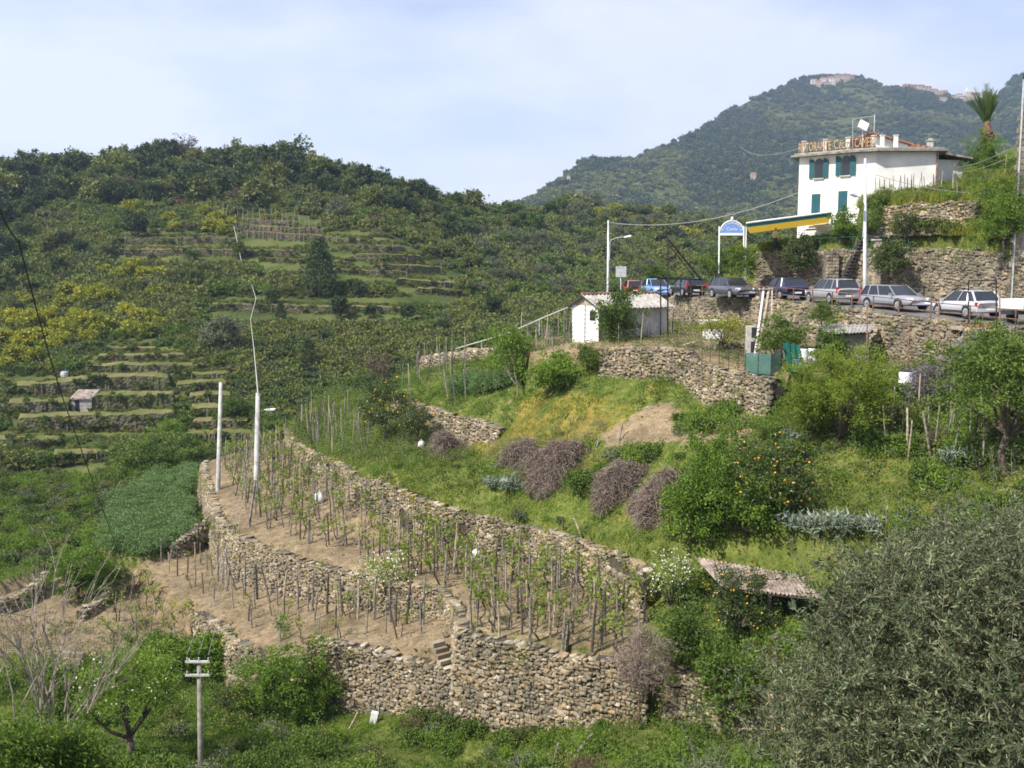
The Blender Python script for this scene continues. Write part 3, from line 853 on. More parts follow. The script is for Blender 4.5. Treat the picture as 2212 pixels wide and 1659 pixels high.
stone_wall('tall dry stone wall holding up the front of the vineyard, brown bush at its end', E2c, size=0.74)
stone_wall('dry stone wall beside the small step gap, below the lowest vine terrace', E1b, size=0.7)
stone_wall('low dry stone wall under the sandy left part of the lowest vine terrace', E1a[3:], size=0.7)
stone_wall('long curved dry stone wall along the path edge, between the two vine terraces', E2b, size=0.68)
stone_wall('narrow dry stone wall at the left tip of the vineyard, above the bean field', E2a[1:], size=0.75, n_obj=120)
stone_wall('dry stone wall behind the vineyard, grass and weeds hanging over it', E3[1:], size=0.7, cover=0.2)
stone_wall('dry stone wall below the bean garden, beside the orange tree', E4[1:], size=0.8)
stone_wall('tall dry stone wall under the shed garden, behind the bare soil patch', E5[2:11], size=0.68)
stone_wall('stone wall holding up the car park road', E6, size=0.9, m='stone_grey', back='mortar', batter=0.05)
stone_wall('high stone wall behind the parked cars, with the restaurant terrace on top', E7, size=1.1, m='stone_grey', back='mortar', batter=0.04)
stone_wall('upper dry stone wall below the grassy row of stakes beside the white house', E8, size=0.9, bot=2.15)
stone_wall('dry stone wall below the garden at the right, bushes hanging over it', EF[1:6], size=0.85)
stone_wall('overgrown low stone wall under the left sandy terrace, behind the climbing bushes', E0, size=1.0, n_obj=80)
bw = Ds((908, 771, 80), (960, 764, 77.5), (1010, 758, 75), (1074, 750, 72), (1100, 742, 71))
stone_wall('dry stone wall at the back of the bean garden, sloping down to the left', bw, size=1.0, m='stone', n_obj=150)

stone_wall('low rubble wall in the garden below the small yellow-green tree', Ds((1492, 768, 54.6), (1530, 756, 56), (1570, 744, 57.2), (1608, 736, 58.2)), size=0.85, bot=1.1, n_obj=80)
# ================================================================== PLANTS
RG = np.random.default_rng(11)
def unit(a): return a / (np.linalg.norm(a, axis=-1, keepdims=True) + 1e-9)
def leaf_quads(rng, C, ax, L, W, curl=0.15):
    n = len(C)
    L = L * rng.uniform(0.65, 1.3, (n, 1)); W = W * rng.uniform(0.7, 1.25, (n, 1))
    s = unit(np.cross(ax, rng.normal(size=(n, 3))))
    nn = np.cross(ax, s)
    V = np.stack([C - ax * L / 2, C + s * W / 2 + nn * L * curl * 0.4, C + ax * L / 2 - nn * L * curl, C - s * W / 2 + nn * L * curl * 0.4], 1)
    return V.reshape(-1, 3), np.arange(n * 4, dtype=np.int32).reshape(-1, 4)
def crown(rng, n_cl, rad, cz, cl_r, per, L, W, shell=(0.45, 1.0), bottom=-0.45, up=0.3, lump=0.25, cen=(0, 0)):
    d = unit(rng.normal(size=(n_cl, 3)))
    d[:, 2] = np.where(d[:, 2] < bottom, -d[:, 2] * 0.7, d[:, 2])
    d = unit(d)
    ph = rng.uniform(0, 6.28, 4)
    k = 1 + lump * (np.sin(3.1 * d[:, 0] * 2 + ph[0]) * np.sin(2.7 * d[:, 1] * 2 + ph[1]) + 0.6 * np.sin(5 * d[:, 2] + ph[2] + 3 * d[:, 0]))
    q = rng.uniform(shell[0], shell[1], n_cl) ** 0.7
    C = d * (np.array(rad) * (k * q)[:, None]) + np.array([cen[0], cen[1], cz])
    rr = cl_r * rng.uniform(0.6, 1.35, n_cl)
    idx = np.repeat(np.arange(n_cl), per)
    off = rng.normal(size=(n_cl * per, 3)) * 0.5
    P = C[idx] + off * rr[idx][:, None] * np.array([1, 1, 0.75])
    ax = unit(rng.normal(size=P.shape) + unit(off) * 0.7 + d[idx] * 0.4 + np.array([0, 0, up]))
    V, Fc = leaf_quads(rng, P, ax, L, W)
    t = np.repeat(np.clip(rng.normal(0.5, 0.25, n_cl), 0, 1)[idx], 4)
    return V, Fc, t, C
def limbs(rng, H, tr, ends, fork=0.45, lean=(0, 0), n=7):
    mb = MB()
    f = np.array([lean[0] * fork, lean[1] * fork, H * fork])
    mid = f * 0.5 + np.array([rng.normal(0, tr * 0.8), rng.normal(0, tr * 0.8), 0])
    mb.tube([(0, 0, -0.3), (0, 0, 0.02), mid, f], [tr * 1.35, tr * 1.15, tr * 0.95, tr * 0.8], n)
    for e in ends:
        e = np.array(e)
        c = f + (e - f) * 0.5 + rng.normal(0, 0.06 * H, 3) * np.array([1, 1, 0.4]) + np.array([0, 0, 0.05 * H])
        st = f - np.array([0, 0, rng.uniform(0, 0.12) * H * fork])
        mb.tube([st, (st + c) / 2 + rng.normal(0, 0.02 * H, 3), c, e], [tr * 0.6, tr * 0.45, tr * 0.3, tr * 0.1], 5, cap=False)
    return mb
def plant(rng, H, rad, n_cl, cl_r, per, L, W, leaf, bark='bark', tr=0.1, fork=0.35, n_limb=8, extra=None, trunk_name='trunk', crown_name='crown', **kw):
    """prototype: {part: mesh}; crown centre at H - rad_z"""
    cz = H - rad[2] * 0.95
    V, Fc, t, C = crown(rng, n_cl, rad, cz, cl_r, per, L, W, **kw)
    k = rng.permutation(len(C))[:n_limb]
    d = {trunk_name: limbs(rng, max(cz, H * 0.5), tr, [C[i] for i in k], fork).mesh(trunk_name, M[bark], True),
         crown_name: new_mesh(crown_name, V, Fc, [M[leaf]], attrs={'tint': t})}
    if extra:
        nm, m, cnt, sz, wd = extra
        ii = rng.integers(0, len(C), cnt)
        P = C[ii] + rng.normal(size=(cnt, 3)) * cl_r * 0.55 + unit(C[ii] - np.array([0, 0, cz])) * cl_r * 0.3
        if nm == 'fruit':
            mb = MB()
            for p in P: mb.lathe(p - np.array([0, 0, sz]), [(sz * 0.3, 0.0), (sz * 0.95, sz * 0.6), (sz, sz), (sz * 0.8, sz * 1.6), (sz * 0.2, sz * 2)], 6)
            me = mb.mesh('fruit', M[m], True)
        else:
            Vb, Fb = leaf_quads(rng, P, unit(rng.normal(size=P.shape)), sz, wd)
            me = new_mesh(nm, Vb, Fb, [M[m]], attrs={'tint': np.repeat(rng.uniform(0, 1, cnt), 4)})
        d[nm] = me
    return d
def put(proto, name, label, cat, p, rz=0.0, s=1.0, group=None, sz=None):
    o = thing(name, label, cat, p, rz, group)
    o.scale = (s, s, sz or s)
    for k, me in proto.items():
        c = bpy.data.objects.new(k, me)
        COL.objects.link(c)
        c.parent = o
        if k in ('fruit', 'blossom', 'flowers'): c['kind'] = 'stuff'
    return o

# ---- prototypes for the far hills (leaf clumps of a third of a metre)
def hp(seed, H, rad, leaf, n=64, per=34, L=0.62, W=0.42, cl=0.9, **k):
    return plant(np.random.default_rng(seed), H, rad, n, cl, per, L, W, leaf, tr=0.17, n_limb=6, bottom=-0.7, **k)
HT = {
 'oak': [hp(100 + i, 7.2, (3.0 + 0.25 * i, 3.0, 3.1 - 0.1 * i), ['lf_dark', 'lf_dark', 'lf_dark', 'lf_scrub', 'lf_dark'][i], lump=0.2 + 0.08 * i) for i in range(5)],
 'green': [hp(110 + i, 5.6, (2.6, 2.5, 2.4), 'lf_mid') for i in range(2)],
 'scrub': [hp(120 + i, 4.0, (2.3, 2.3, 1.9), 'lf_scrub', n=52) for i in range(3)],
 'grey': [hp(130 + i, 5.2, (2.7, 2.6, 2.3), 'lf_olive', L=0.55, W=0.25) for i in range(3)],
 'spurge': [hp(140 + i, 2.4, (1.7, 1.6, 1.15), 'lf_yellow', n=46, per=34, L=0.40, W=0.30, cl=0.55) for i in range(2)],
 'brown': [hp(150, 6.4, (3.0, 2.9, 2.8), 'lf_brown', n=52, per=22, L=0.45, W=0.16)],
}
def pine(seed):
    rng = np.random.default_rng(seed); Vs, Fs, Ts = [], [], []; b = 0
    mb = MB(); mb.tube([(0, 0, -0.4), (0.1, 0, 4), (0, 0.1, 8.6)], [0.25, 0.17, 0.05], 6)
    for z in np.arange(1.2, 8.8, 0.42):
        r = 2.9 * (1 - (z / 9.4) ** 1.6) + 0.25
        for k in range(8):
            a = rng.uniform(0, 6.28); q = r * rng.uniform(0.5, 1)
            c = np.array([q * math.cos(a), q * math.sin(a), z - 0.1 * q])
            P = c + rng.normal(size=(22, 3)) * np.array([0.42, 0.42, 0.2])
            V, Fc = leaf_quads(rng, P, unit(rng.normal(size=P.shape) + np.array([math.cos(a), math.sin(a), 0.3])), 0.5, 0.2)
            Vs.append(V); Fs.append(Fc + b); b += len(V); Ts.append(np.full(len(V), rng.uniform(0.2, 0.8)))
    return {'trunk': mb.mesh('trunk', M['bark']), 'crown': new_mesh('crown', np.concatenate(Vs), np.concatenate(Fs), [M['lf_dark']], attrs={'tint': np.concatenate(Ts)})}
HT['pine'] = [pine(5)]

# terraces on the far hill: (u0, u1, top v left, top v right, bottom v left, bottom v right, soil)
TER = [(36, 379, 903, 894, 932, 929, 0), (15, 150, 870, 868, 894, 892, 0), (199, 377, 855, 852, 883, 880, 0), (15, 190, 838, 820, 856, 848, 0),
       (194, 366, 813, 813, 842, 843, 0), (180, 445, 790, 789, 803, 805, 0), (209, 401, 768, 768, 781, 781, 0), (226, 336, 751, 751, 761, 761, 0),
       (365, 498, 809, 808, 822, 822, 0), (379, 490, 829, 827, 846, 846, 0), (408, 498, 855, 853, 872, 872, 0), (410, 500, 882, 880, 904, 902, 0), (413, 536, 910, 908, 928, 928, 0), (401, 545, 938, 935, 955, 952, 0),
       (-60, 130, 948, 952, 968, 972, 0), (114, 250, 982, 976, 1006, 990, 0),
       (516, 640, 472, 478, 482, 489, 1), (512, 690, 484, 494, 497, 506, 1), (520, 700, 499, 508, 512, 520, 1),
       (250, 500, 513, 512, 527, 527, 0), (245, 646, 538, 541, 553, 555, 0), (734, 875, 527, 531, 540, 546, 0), (765, 911, 548, 553, 562, 568, 0), (802, 955, 571, 576, 586, 592, 0),
       (854, 1010, 602, 612, 616, 624, 0), (900, 1000, 622, 628, 633, 638, 0), (560, 760, 556, 566, 563, 574, 0), (453, 906, 655, 666, 668, 679, 0), (700, 880, 580, 588, 590, 600, 0), (690, 800, 512, 520, 522, 530, 0)]
def wall_mat_far():
    m = mat('far_terrace_wall')
    nd, lk = nodes(m)
    b = nd['Principled BSDF']; b.inputs['Roughness'].default_value = 0.9
    g = nd.new('ShaderNodeNewGeometry')
    v = nd.new('ShaderNodeTexVoronoi'); v.inputs['Scale'].default_value = 2.6
    lk.new(g.outputs['Position'], v.inputs[0])
    n = nd.new('ShaderNodeTexNoise'); n.inputs['Scale'].default_value = 0.35; n.inputs['Detail'].default_value = 6
    lk.new(g.outputs['Position'], n.inputs[0])
    r1 = ramp(nd, [(0.0, (0.055, 0.045, 0.03)), (0.5, (0.095, 0.075, 0.05)), (1.0, (0.15, 0.12, 0.08))])
    s = nd.new('ShaderNodeSeparateColor'); lk.new(v.outputs['Color'], s.inputs[0]); lk.new(s.outputs[0], r1.inputs[0])
    r2 = ramp(nd, [(0.42, (0, 0, 0)), (0.58, (1, 1, 1))]); lk.new(n.outputs[0], r2.inputs[0])
    mx_ = nd.new('ShaderNodeMixRGB'); lk.new(r2.outputs[0], mx_.inputs[0]); lk.new(r1.outputs[0], mx_.inputs[1]); mx_.inputs[2].default_value = (0.06, 0.075, 0.02, 1)
    lk.new(mx_.outputs[0], b.inputs['Base Color'])
    bp = nd.new('ShaderNodeBump'); bp.inputs['Strength'].default_value = 1; bp.inputs['Distance'].default_value = 0.2
    lk.new(v.outputs['Distance'], bp.inputs['Height']); lk.new(bp.outputs[0], b.inputs['Normal'])
    return m
M['far_wall'] = wall_mat_far()
M['far_grass'] = hill_mat('terrace_grass', [(0.065, 0.085, 0.024), (0.115, 0.12, 0.04), (0.165, 0.15, 0.065), (0.22, 0.185, 0.10)], 0.8)
M['far_soil'] = hill_mat('terrace_soil', [(0.20, 0.13, 0.08), (0.27, 0.18, 0.11), (0.33, 0.23, 0.14)], 0.3)
def terr_label(u0, u1, vt, soil):
    where = 'left' if u1 < 380 else ('small right-hand column' if u1 < 560 and vt > 700 else '')
    return where
def zone(u, cuts):
    for c, t in cuts:
        if u < c: return t
    return cuts[-1][1]
RIDGE = [(130, 'at the left end of the ridge'), (330, 'left of the bare domed tree'), (470, 'around the bare domed tree'), (600, 'between the domed tree and the lone tall tree'), (740, 'just right of the lone tall tree'), (9999, 'where the ridge drops to the saddle')]
MIDH = [(1060, 'left of the saddle'), (1180, 'at the saddle'), (1300, 'above the shed roof'), (1420, 'behind the first street lamp'), (1530, 'behind the rusty frame'), (9999, 'behind the arched sign')]
_tl = ['below the stone hut', 'left of the stone hut', 'right of the stone hut', 'above the hut, left of the climbing bushes', 'behind the two bushes above the hut', 'just above the two bushes', 'second from the top of the hut terraces', 'topmost of the hut terraces',
       'topmost of the short right stack', 'second of the short right stack', 'middle of the short right stack', 'fourth of the short right stack, half behind the bare pole', 'second lowest of the short right stack', 'lowest of the short right stack',
       'at the left edge below the long wall', 'with bare earth beside it, below the rounded hedge',
       'topmost of the reddish bare vineyard', 'middle of the reddish bare vineyard', 'lowest of the reddish bare vineyard',
       'upper one left of the reddish vineyard', 'long lower one under the reddish vineyard', 'topmost of the dark steps right of the conifer', 'second of the dark steps right of the conifer', 'third of the dark steps right of the conifer',
       'curved one near the end of the hill', 'shortest one near the end of the hill', 'left of the conifer top', 'long thin one below the conifer', 'just right of the conifer', 'right of the reddish vineyard']
for (u0, u1, a, b, c, d, soil_), lb in zip(TER, _tl):
    us = np.arange(u0, u1 + 1, max(4, (u1 - u0) / 60.0))
    f = (us - u0) / max(1, (u1 - u0))
    wob = 3.4 * fbm(us / 45, us * 0 + a, 2, 3) + 1.6 * fbm(us / 6, us * 0 + a, 5, 2)
    T, Bm, Bk = [], [], []
    for u, ff, wo_ in zip(us, f, wob):
        vb = c + (d - c) * ff + wo_; vt_ = a + (b - a) * ff + wo_ * 1.2
        p = hill_px(u, vb)
        dep = p[1]
        q = A(u, vt_, dep)
        ends = min(1.0, 25 * ff + 0.55, 25 * (1 - ff) + 0.55)
        q[2] = p[2] + (q[2] - p[2]) * ends * (1 + 0.30 * float(fbm(np.array(u / 22.0), np.array(vb / 9.0), 12, 3)))
        T.append(q); Bm.append(np.array([p[0], p[1], p[2] - 0.8]))
        k = q.copy(); e = q.copy()
        gap = (13.0 if soil_ else 6.0) + 4.0 * float(vnoise(np.array(u / 30.0), np.array(a), 8))
        for _ in range(40):                                   # walk back until the hill rises above the floor
            if project(e)[1] < vt_ - gap: break
            e = e + np.array([(u - CX) / F * 0.6, 0.6, 0.03])
            if float(hill_z_u(u, e[1])) + float(hill_noise(u, e[1])) > e[2] + 0.15: break
        Bk.append(e + np.array([0, 0.3, 0.0]))
    T, Bm, Bk = map(np.array, (T, Bm, Bk))
    n = len(T)
    q = np.arange(n - 1)
    lo = T + np.array([0, 0.45, 0.0])
    w = tag(link('terrace_wall', new_mesh('terrace_wall', np.concatenate([Bm, T, lo, lo - np.array([0, 0, 2.5])]), np.concatenate([np.stack([q + i * n, q + 1 + i * n, q + 1 + (i + 1) * n, q + (i + 1) * n], 1) for i in range(3)]), [M['far_wall']], smooth=False)),
            'dark terrace wall far off, ' + lb, 'wall', 'terrace walls on the far hill', 'thing')
    fl = T + np.array([0, 0.2, 0.004])
    tag(link('terrace_floor', new_mesh('terrace_floor', np.concatenate([fl, (fl + Bk) / 2 + np.array([0, 0, 0.05]), Bk]), np.concatenate([np.stack([q + i * n, q + 1 + i * n, q + 1 + (i + 1) * n, q + (i + 1) * n], 1) for i in range(2)]), [M['far_soil' if soil_ else 'far_grass']], smooth=True)), kind='structure')
TERBOX = [(u0 - 4, u1 + 4, min(a, b) - 11, max(c, d) + 5) for (u0, u1, a, b, c, d, s_) in TER]
def in_terrace(u, v):
    k = np.zeros(np.shape(u), bool)
    for a, b, c, d in TERBOX: k |= (u > a) & (u < b) & (v > c) & (v < d + 9)
    return k

# ---- trees and bushes on the far hills
HN = 0
def hill_tree(kind, u, v, h, name, label, cat, group):
    """foot at frame point (u, v); h = height in frame points"""
    global HN
    p = hill_px(u, v)
    pr = HT[kind][HN % len(HT[kind])]; HN += 1
    base = {'oak': 7.2, 'green': 5.6, 'scrub': 4.0, 'grey': 5.2, 'spurge': 2.4, 'brown': 6.4, 'pine': 8.7}[kind]
    s = h * p[1] / F / base
    return put(pr, name, label, cat, p - np.array([0, 0, 0.25 * s]), float(RG.uniform(0, 6.28)), s * float(RG.uniform(0.82, 1.16)), group)
# ridge wood on the left
for k, u in enumerate(np.arange(-40, 930, 17.0)):
    sk = float(np.interp(u, [-40, 0, 30, 100, 200, 300, 360, 440, 540, 590, 640, 680, 760, 830, 905, 940], [382, 365, 347, 333, 336, 324, 318, 324, 325, 342, 350, 346, 362, 376, 392, 404]))
    uu = u + RG.uniform(-6, 6)
    h = RG.uniform(44, 62) * (1.0 if u < 700 else 0.78)
    hill_tree('oak', uu, sk + h * 0.92, h, 'evergreen_oak', 'dark evergreen oak on the skyline ' + zone(u, RIDGE), 'tree', 'evergreen oaks on the skyline ' + zone(u, RIDGE))
for k in range(88):
    u = RG.uniform(-30, 620) if k < 66 else RG.uniform(620, 930)
    sk = float(np.interp(u, SKU, SKV))
    v = sk + RG.uniform(22, 88) * (1.0 if u < 560 else 0.55)
    hill_tree('oak' if RG.random() < 0.82 else 'scrub', u, v + 14, RG.uniform(42, 60) * (1 if u < 600 else 0.75), 'evergreen_oak', 'dark oak in the wood ' + zone(u, RIDGE), 'tree', 'evergreen oaks in the wood ' + zone(u, RIDGE))
hill_tree('brown', 395, 372, 78, 'bare_tree', 'brownish bare domed tree rising above the left ridge', 'tree', None)
hill_tree('oak', 638, 384, 82, 'evergreen_oak', 'tall dark tree standing alone above the ridge left of the saddle', 'tree', None)
for u, v, h, lb in [(285, 425, 40, 'upper rust-brown leafless tree among the dark ridge oaks'), (215, 425, 40, 'rust-brown bare tree low in the ridge wood near the left'), (515, 440, 36, 'small brown bush at the foot of the ridge wood')]:
    hill_tree('brown', u, v, h, 'bare_tree', lb, 'tree', None)
hill_tree('pine', 690, 640, 112, 'conifer', 'large dark conical conifer among the far terraces', 'tree', None)
hill_tree('grey', 480, 762, 78, 'olive_tree', 'big round grey-green olive bush above the hut terraces', 'tree', None)
hill_tree('grey', 732, 478, 42, 'olive_tree', 'low grey-green bush right above the reddish vineyard', 'tree', None)
hill_tree('pine', 665, 800, 62, 'conifer', 'narrow dark conifer on the slope behind the two bare poles', 'tree', None)
hill_tree('brown', 815, 830, 70, 'bare_tree', 'grey leafless tree on the slope behind the bean garden', 'tree', None)
hill_tree('pine', 607, 690, 40, 'conifer', 'small dark conifer standing under the long thin terrace', 'tree', None)
hill_tree('oak', 290, 560 - 40, 62, 'evergreen_oak', 'dark round bush with yellow spurge growing around it', 'bush', None)
for u, v, h, lb in [(515, 560, 34, 'dark green bush at the left end of the reddish vineyard'), (415, 570, 26, 'small dark bush standing on the upper far terrace'), (1065, 690, 60, 'dark cypress-like tree on the slope right of the terraces'), (735, 690, 46, 'dark shrub on the slope just below the big conifer'), (590, 660, 44, 'dark bush beside the pale cable on the far slope')]:
    hill_tree('oak', u, v, h, 'evergreen_bush', lb, 'bush', None)
for u, v, h in [(-10, 640, 70), (14, 560, 66), (40, 610, 60), (5, 500, 60), (52, 520, 48), (100, 555, 52), (140, 545, 50), (175, 560, 46), (128, 600, 44), (230, 560, 40), (262, 640, 40), (-20, 580, 60), (70, 640, 44), (60, 470, 40), (30, 690, 44), (385, 610, 36), (420, 620, 34), (445, 600, 32), (330, 580, 30), (560, 610, 34), (620, 640, 34), (770, 640, 36), (800, 690, 34), (880, 700, 38), (960, 720, 40), (1000, 640, 42), (700, 740, 34), (560, 760, 30)]:
    hill_tree('oak', u, v, h * 0.9, 'evergreen_bush', 'dark evergreen bush scattered on the far left slope', 'bush', 'dark bushes on the far slope')
# yellow spurge bushes
SPG = [(285, 455, 26), (305, 462, 16), (365, 475, 22), (372, 492, 20), (443, 466, 22), (470, 478, 24), (498, 482, 20), (462, 492, 22), (486, 500, 22), (112, 452, 14), (470, 545, 0), (233, 545, 12), (590, 448, 12), (600, 465, 10), (575, 470, 10),
       (232, 590, 26), (260, 600, 30), (290, 592, 34), (322, 604, 34), (345, 600, 24), (150, 640, 30), (180, 650, 34), (140, 670, 30), (205, 640, 34), (235, 650, 30), (170, 690, 30), (205, 700, 30), (222, 718, 36), (190, 735, 26), (48, 650, 24), (60, 660, 20),
       (275, 680, 30), (300, 690, 30), (330, 695, 30), (338, 640, 22), (285, 720, 26), (318, 722, 26), (345, 705, 22), (10, 700, 36), (40, 705, 38), (70, 712, 36), (100, 700, 34), (130, 715, 34), (150, 725, 34), (15, 740, 34), (55, 745, 34), (95, 742, 34), (130, 750, 30), (40, 775, 30), (80, 778, 30), (10, 790, 26), (110, 790, 24), (170, 705, 30)]
for u, v, h in SPG:
    if h: hill_tree('spurge', u + RG.uniform(-4, 4), v + 6, h * 1.12, 'spurge_bush', 'bright yellow-green spurge bush on the far left slope', 'bush', 'yellow spurge bushes')
# wood on the middle hill
for k in range(170):
    u = RG.uniform(930, 1640)
    sk = float(np.interp(u, SKU, SKV))
    v = sk + 8 + (RG.random() ** 1.2) * 190
    ol = RG.random() < (0.55 if v > sk + 45 and u > 1020 else 0.12)
    if v > 655 or in_terrace(np.array(u), np.array(v)): continue
    if ol: hill_tree('grey', u, v + 8, RG.uniform(24, 38), 'olive_tree', 'grey-green olive tree on the middle hillside ' + zone(u, MIDH), 'tree', 'olive trees ' + zone(u, MIDH))
    else: hill_tree(['green', 'oak', 'scrub'][int(RG.integers(0, 3))], u, v + 8, RG.uniform(24, 40), 'broadleaf_tree', 'green broadleaf tree in the wood on the middle hillside ' + zone(u, MIDH), 'tree', 'broadleaf trees ' + zone(u, MIDH))
for u, v, h in [(1290, 462, 18), (1310, 470, 20), (1330, 458, 16), (1355, 470, 18), (1370, 480, 18), (1400, 490, 18), (1320, 490, 18), (1480, 505, 20), (1500, 512, 20), (1450, 500, 18), (1260, 470, 14), (1380, 498, 16), (1420, 455, 12), (1440, 470, 14)]:
    hill_tree('spurge', u, v + 6, h * 1.3, 'spurge_bush', 'yellow-green spurge bush in the wood on the middle hill', 'bush', 'spurge bushes on the middle hill')

# ---- scattered scrub: points carrying size, turn and kind, each wearing a bush (geometry nodes)
def scatter(name, label, cat, P, S, RZ, K, protos):
    me = new_mesh(name, P, np.zeros((0, 3), np.int32), attrs={'siz': S, 'trn': RZ})
    at = me.attributes.new('knd', 'INT', 'POINT'); at.data.foreach_set('value', np.asarray(K, np.int32))
    o = tag(link(name, me), label, cat, kind='stuff')
    ng = bpy.data.node_groups.new(name, 'GeometryNodeTree')
    ng.interface.new_socket('Geometry', in_out='INPUT', socket_type='NodeSocketGeometry')
    ng.interface.new_socket('Geometry', in_out='OUTPUT', socket_type='NodeSocketGeometry')
    nd, lk = ng.nodes, ng.links
    gi, go = nd.new('NodeGroupInput'), nd.new('NodeGroupOutput')
    c = bpy.data.collections.new(name + ' kinds')
    for i, me_ in enumerate(protos):
        c.objects.link(bpy.data.objects.new('%s_%02d' % (name, i), me_))
    ci = nd.new('GeometryNodeCollectionInfo'); ci.inputs['Collection'].default_value = c
    ci.inputs['Separate Children'].default_value = True; ci.inputs['Reset Children'].default_value = True
    ip = nd.new('GeometryNodeInstanceOnPoints'); ip.inputs['Pick Instance'].default_value = True
    def na(nm, t):
        a = nd.new('GeometryNodeInputNamedAttribute'); a.data_type = t; a.inputs[0].default_value = nm; return a.outputs[0]
    cx = nd.new('ShaderNodeCombineXYZ'); lk.new(na('trn', 'FLOAT'), cx.inputs[2])
    lk.new(gi.outputs[0], ip.inputs['Points']); lk.new(ci.outputs[0], ip.inputs['Instance'])
    lk.new(na('knd', 'INT'), ip.inputs['Instance Index']); lk.new(cx.outputs[0], ip.inputs['Rotation']); lk.new(na('siz', 'FLOAT'), ip.inputs['Scale'])
    lk.new(ip.outputs[0], go.inputs[0])
    md = o.modifiers.new('scatter', 'NODES'); md.node_group = ng
    return o
def blob(seed, leaf, rad=(1.0, 1.0, 0.75), n=22, per=15, L=0.34, W=0.24, cl=0.36, bottom=-0.2, **k):
    rng = np.random.default_rng(seed)
    V, Fc, t, C = crown(rng, n, rad, rad[2] * 0.55, cl, per, L, W, bottom=bottom, **k)
    return new_mesh('bush', V, Fc, [M[leaf]], attrs={'tint': t})
SCB = [blob(300, 'lf_scrub'), blob(301, 'lf_scrub'), blob(302, 'lf_dark'), blob(303, 'lf_mid'), blob(304, 'lf_brown', L=0.3, W=0.14), blob(305, 'lf_olive', L=0.3, W=0.16), blob(306, 'lf_bright')]
N = 15500
uu = RG.uniform(-160, 1720, N * 2); vv = RG.uniform(380, 1010, N * 2)
sk = np.interp(uu, SKU, SKV)
k = (vv > sk + 6) & ~in_terrace(uu, vv)
k &= ~((uu > 1230) & (vv > 660)) & ~((uu > 540) & (vv > 930))
uu, vv = uu[k][:N], vv[k][:N]
P = np.array([hill_px(a, b) for a, b in zip(uu, vv)])
S = RG.uniform(0.55, 1.35, len(P)) * np.where(vv < 640, 1.25, 1.0) * np.where(uu > 1000, 1.15, 1)
pat = fbm(P[:, 0] / 16, P[:, 1] / 16, 31, 3)
K = np.where(pat > 0.04, 3, np.where(pat < -0.16, 2, RG.integers(0, 2, len(P))))
K = np.where(RG.random(len(P)) < 0.06, 6, K); K = np.where(RG.random(len(P)) < 0.07, 4, K); K = np.where(RG.random(len(P)) < 0.10, 5, K); K = np.where(RG.random(len(P)) < 0.35, RG.integers(0, 2, len(P)), K)
S *= np.where(pat > 0.1, 0.8, 1.0)
TB = np.zeros(len(P), bool)
for a, b, c, d in TERBOX: TB |= (uu > a - 6) & (uu < b + 6) & (vv > c - 6) & (vv < d + 22)
S *= np.where(TB, 0.5, 1.0)
P[:, 2] -= 0.15
scatter('hillside_scrub', 'low dense scrub covering the far hillsides', 'scrub', P, S, RG.uniform(0, 6.28, len(P)), K, SCB)
# forest cover on the mountain
MTB = [blob(320, 'lf_dark', (3.2, 3.2, 2.8), 26, 12, 1.5, 1.1, 1.2), blob(321, 'lf_dark', (2.7, 2.9, 2.4), 22, 12, 1.4, 1.0, 1.1), blob(322, 'lf_scrub', (3, 3, 2.2), 22, 12, 1.4, 1.0, 1.1), blob(323, 'lf_brown', (2.6, 2.6, 2), 20, 10, 1.3, 0.6, 1.0), blob(324, 'lf_yellow', (1.8, 1.8, 1.2), 18, 10, 1.0, 0.7, 0.7)]
N = 15000
uu = RG.uniform(1000, 2330, N); tt = RG.uniform(0, 1, N) ** 0.8
P = np.array([mount_at(a, b) for a, b in zip(uu, tt)])
mu_, mv_ = project(P)
pat = fbm(P[:, 0] / 70, P[:, 1] / 70, 41, 4)
keep = (mv_ < 600) & ~((pat > 0.13) & (RG.random(N) < 0.75))
K = np.where(pat > 0.03, 2, np.where(RG.random(N) < 0.5, 0, 1)); K = np.where(RG.random(N) < 0.09, 3, K)
K = np.where((mv_ > 400) & (mv_ < 520) & (uu > 1450) & (RG.random(N) < 0.10), 4, K)
S = RG.uniform(0.7, 1.5, N) * np.where(tt > 0.97, 1.0, 1.0)
P[:, 2] -= 0.5
scatter('mountain_forest', 'dense dark forest covering the distant mountain', 'forest', P[keep], S[keep], RG.uniform(0, 6.28, N)[keep], K[keep], MTB)

# straw grass tufts and small weeds on the far terrace floors
TP, TS = [], []
for (u0, u1, a, b, c, d, s_) in TER:
    n_ = int((u1 - u0) * 2.2)
    for k_ in range(n_):
        f_ = RG.random() if RG.random() < 0.8 else (0.03 * RG.random() - 0.01 if RG.random() < 0.5 else 1.01 - 0.03 * RG.random()); u_ = u0 + (u1 - u0) * f_
        v_ = (a + (b - a) * f_) - RG.uniform(0, 6) if RG.random() < 0.7 else (c + (d - c) * f_) + RG.uniform(-2, 4)
        q = hill_px(u_, v_)
        if v_ < a + (b - a) * f_: q[2] = max(q[2], A(u_, v_, q[1])[2])
        TP.append(q); TS.append(RG.uniform(0.10, 0.26) * (1.7 if RG.random() < 0.12 or f_ < 0.02 or f_ > 0.98 else 1))
SCT = [blob(350, 'gr_dry', n=16, per=14, L=0.5, W=0.12, up=1.2), blob(351, 'lf_mid', n=16, per=14, L=0.34, W=0.2), blob(352, 'lf_yellow', n=16, per=14, L=0.34, W=0.14), blob(353, 'lf_scrub', n=16, per=14), blob(354, 'lf_dark', n=16, per=14)]
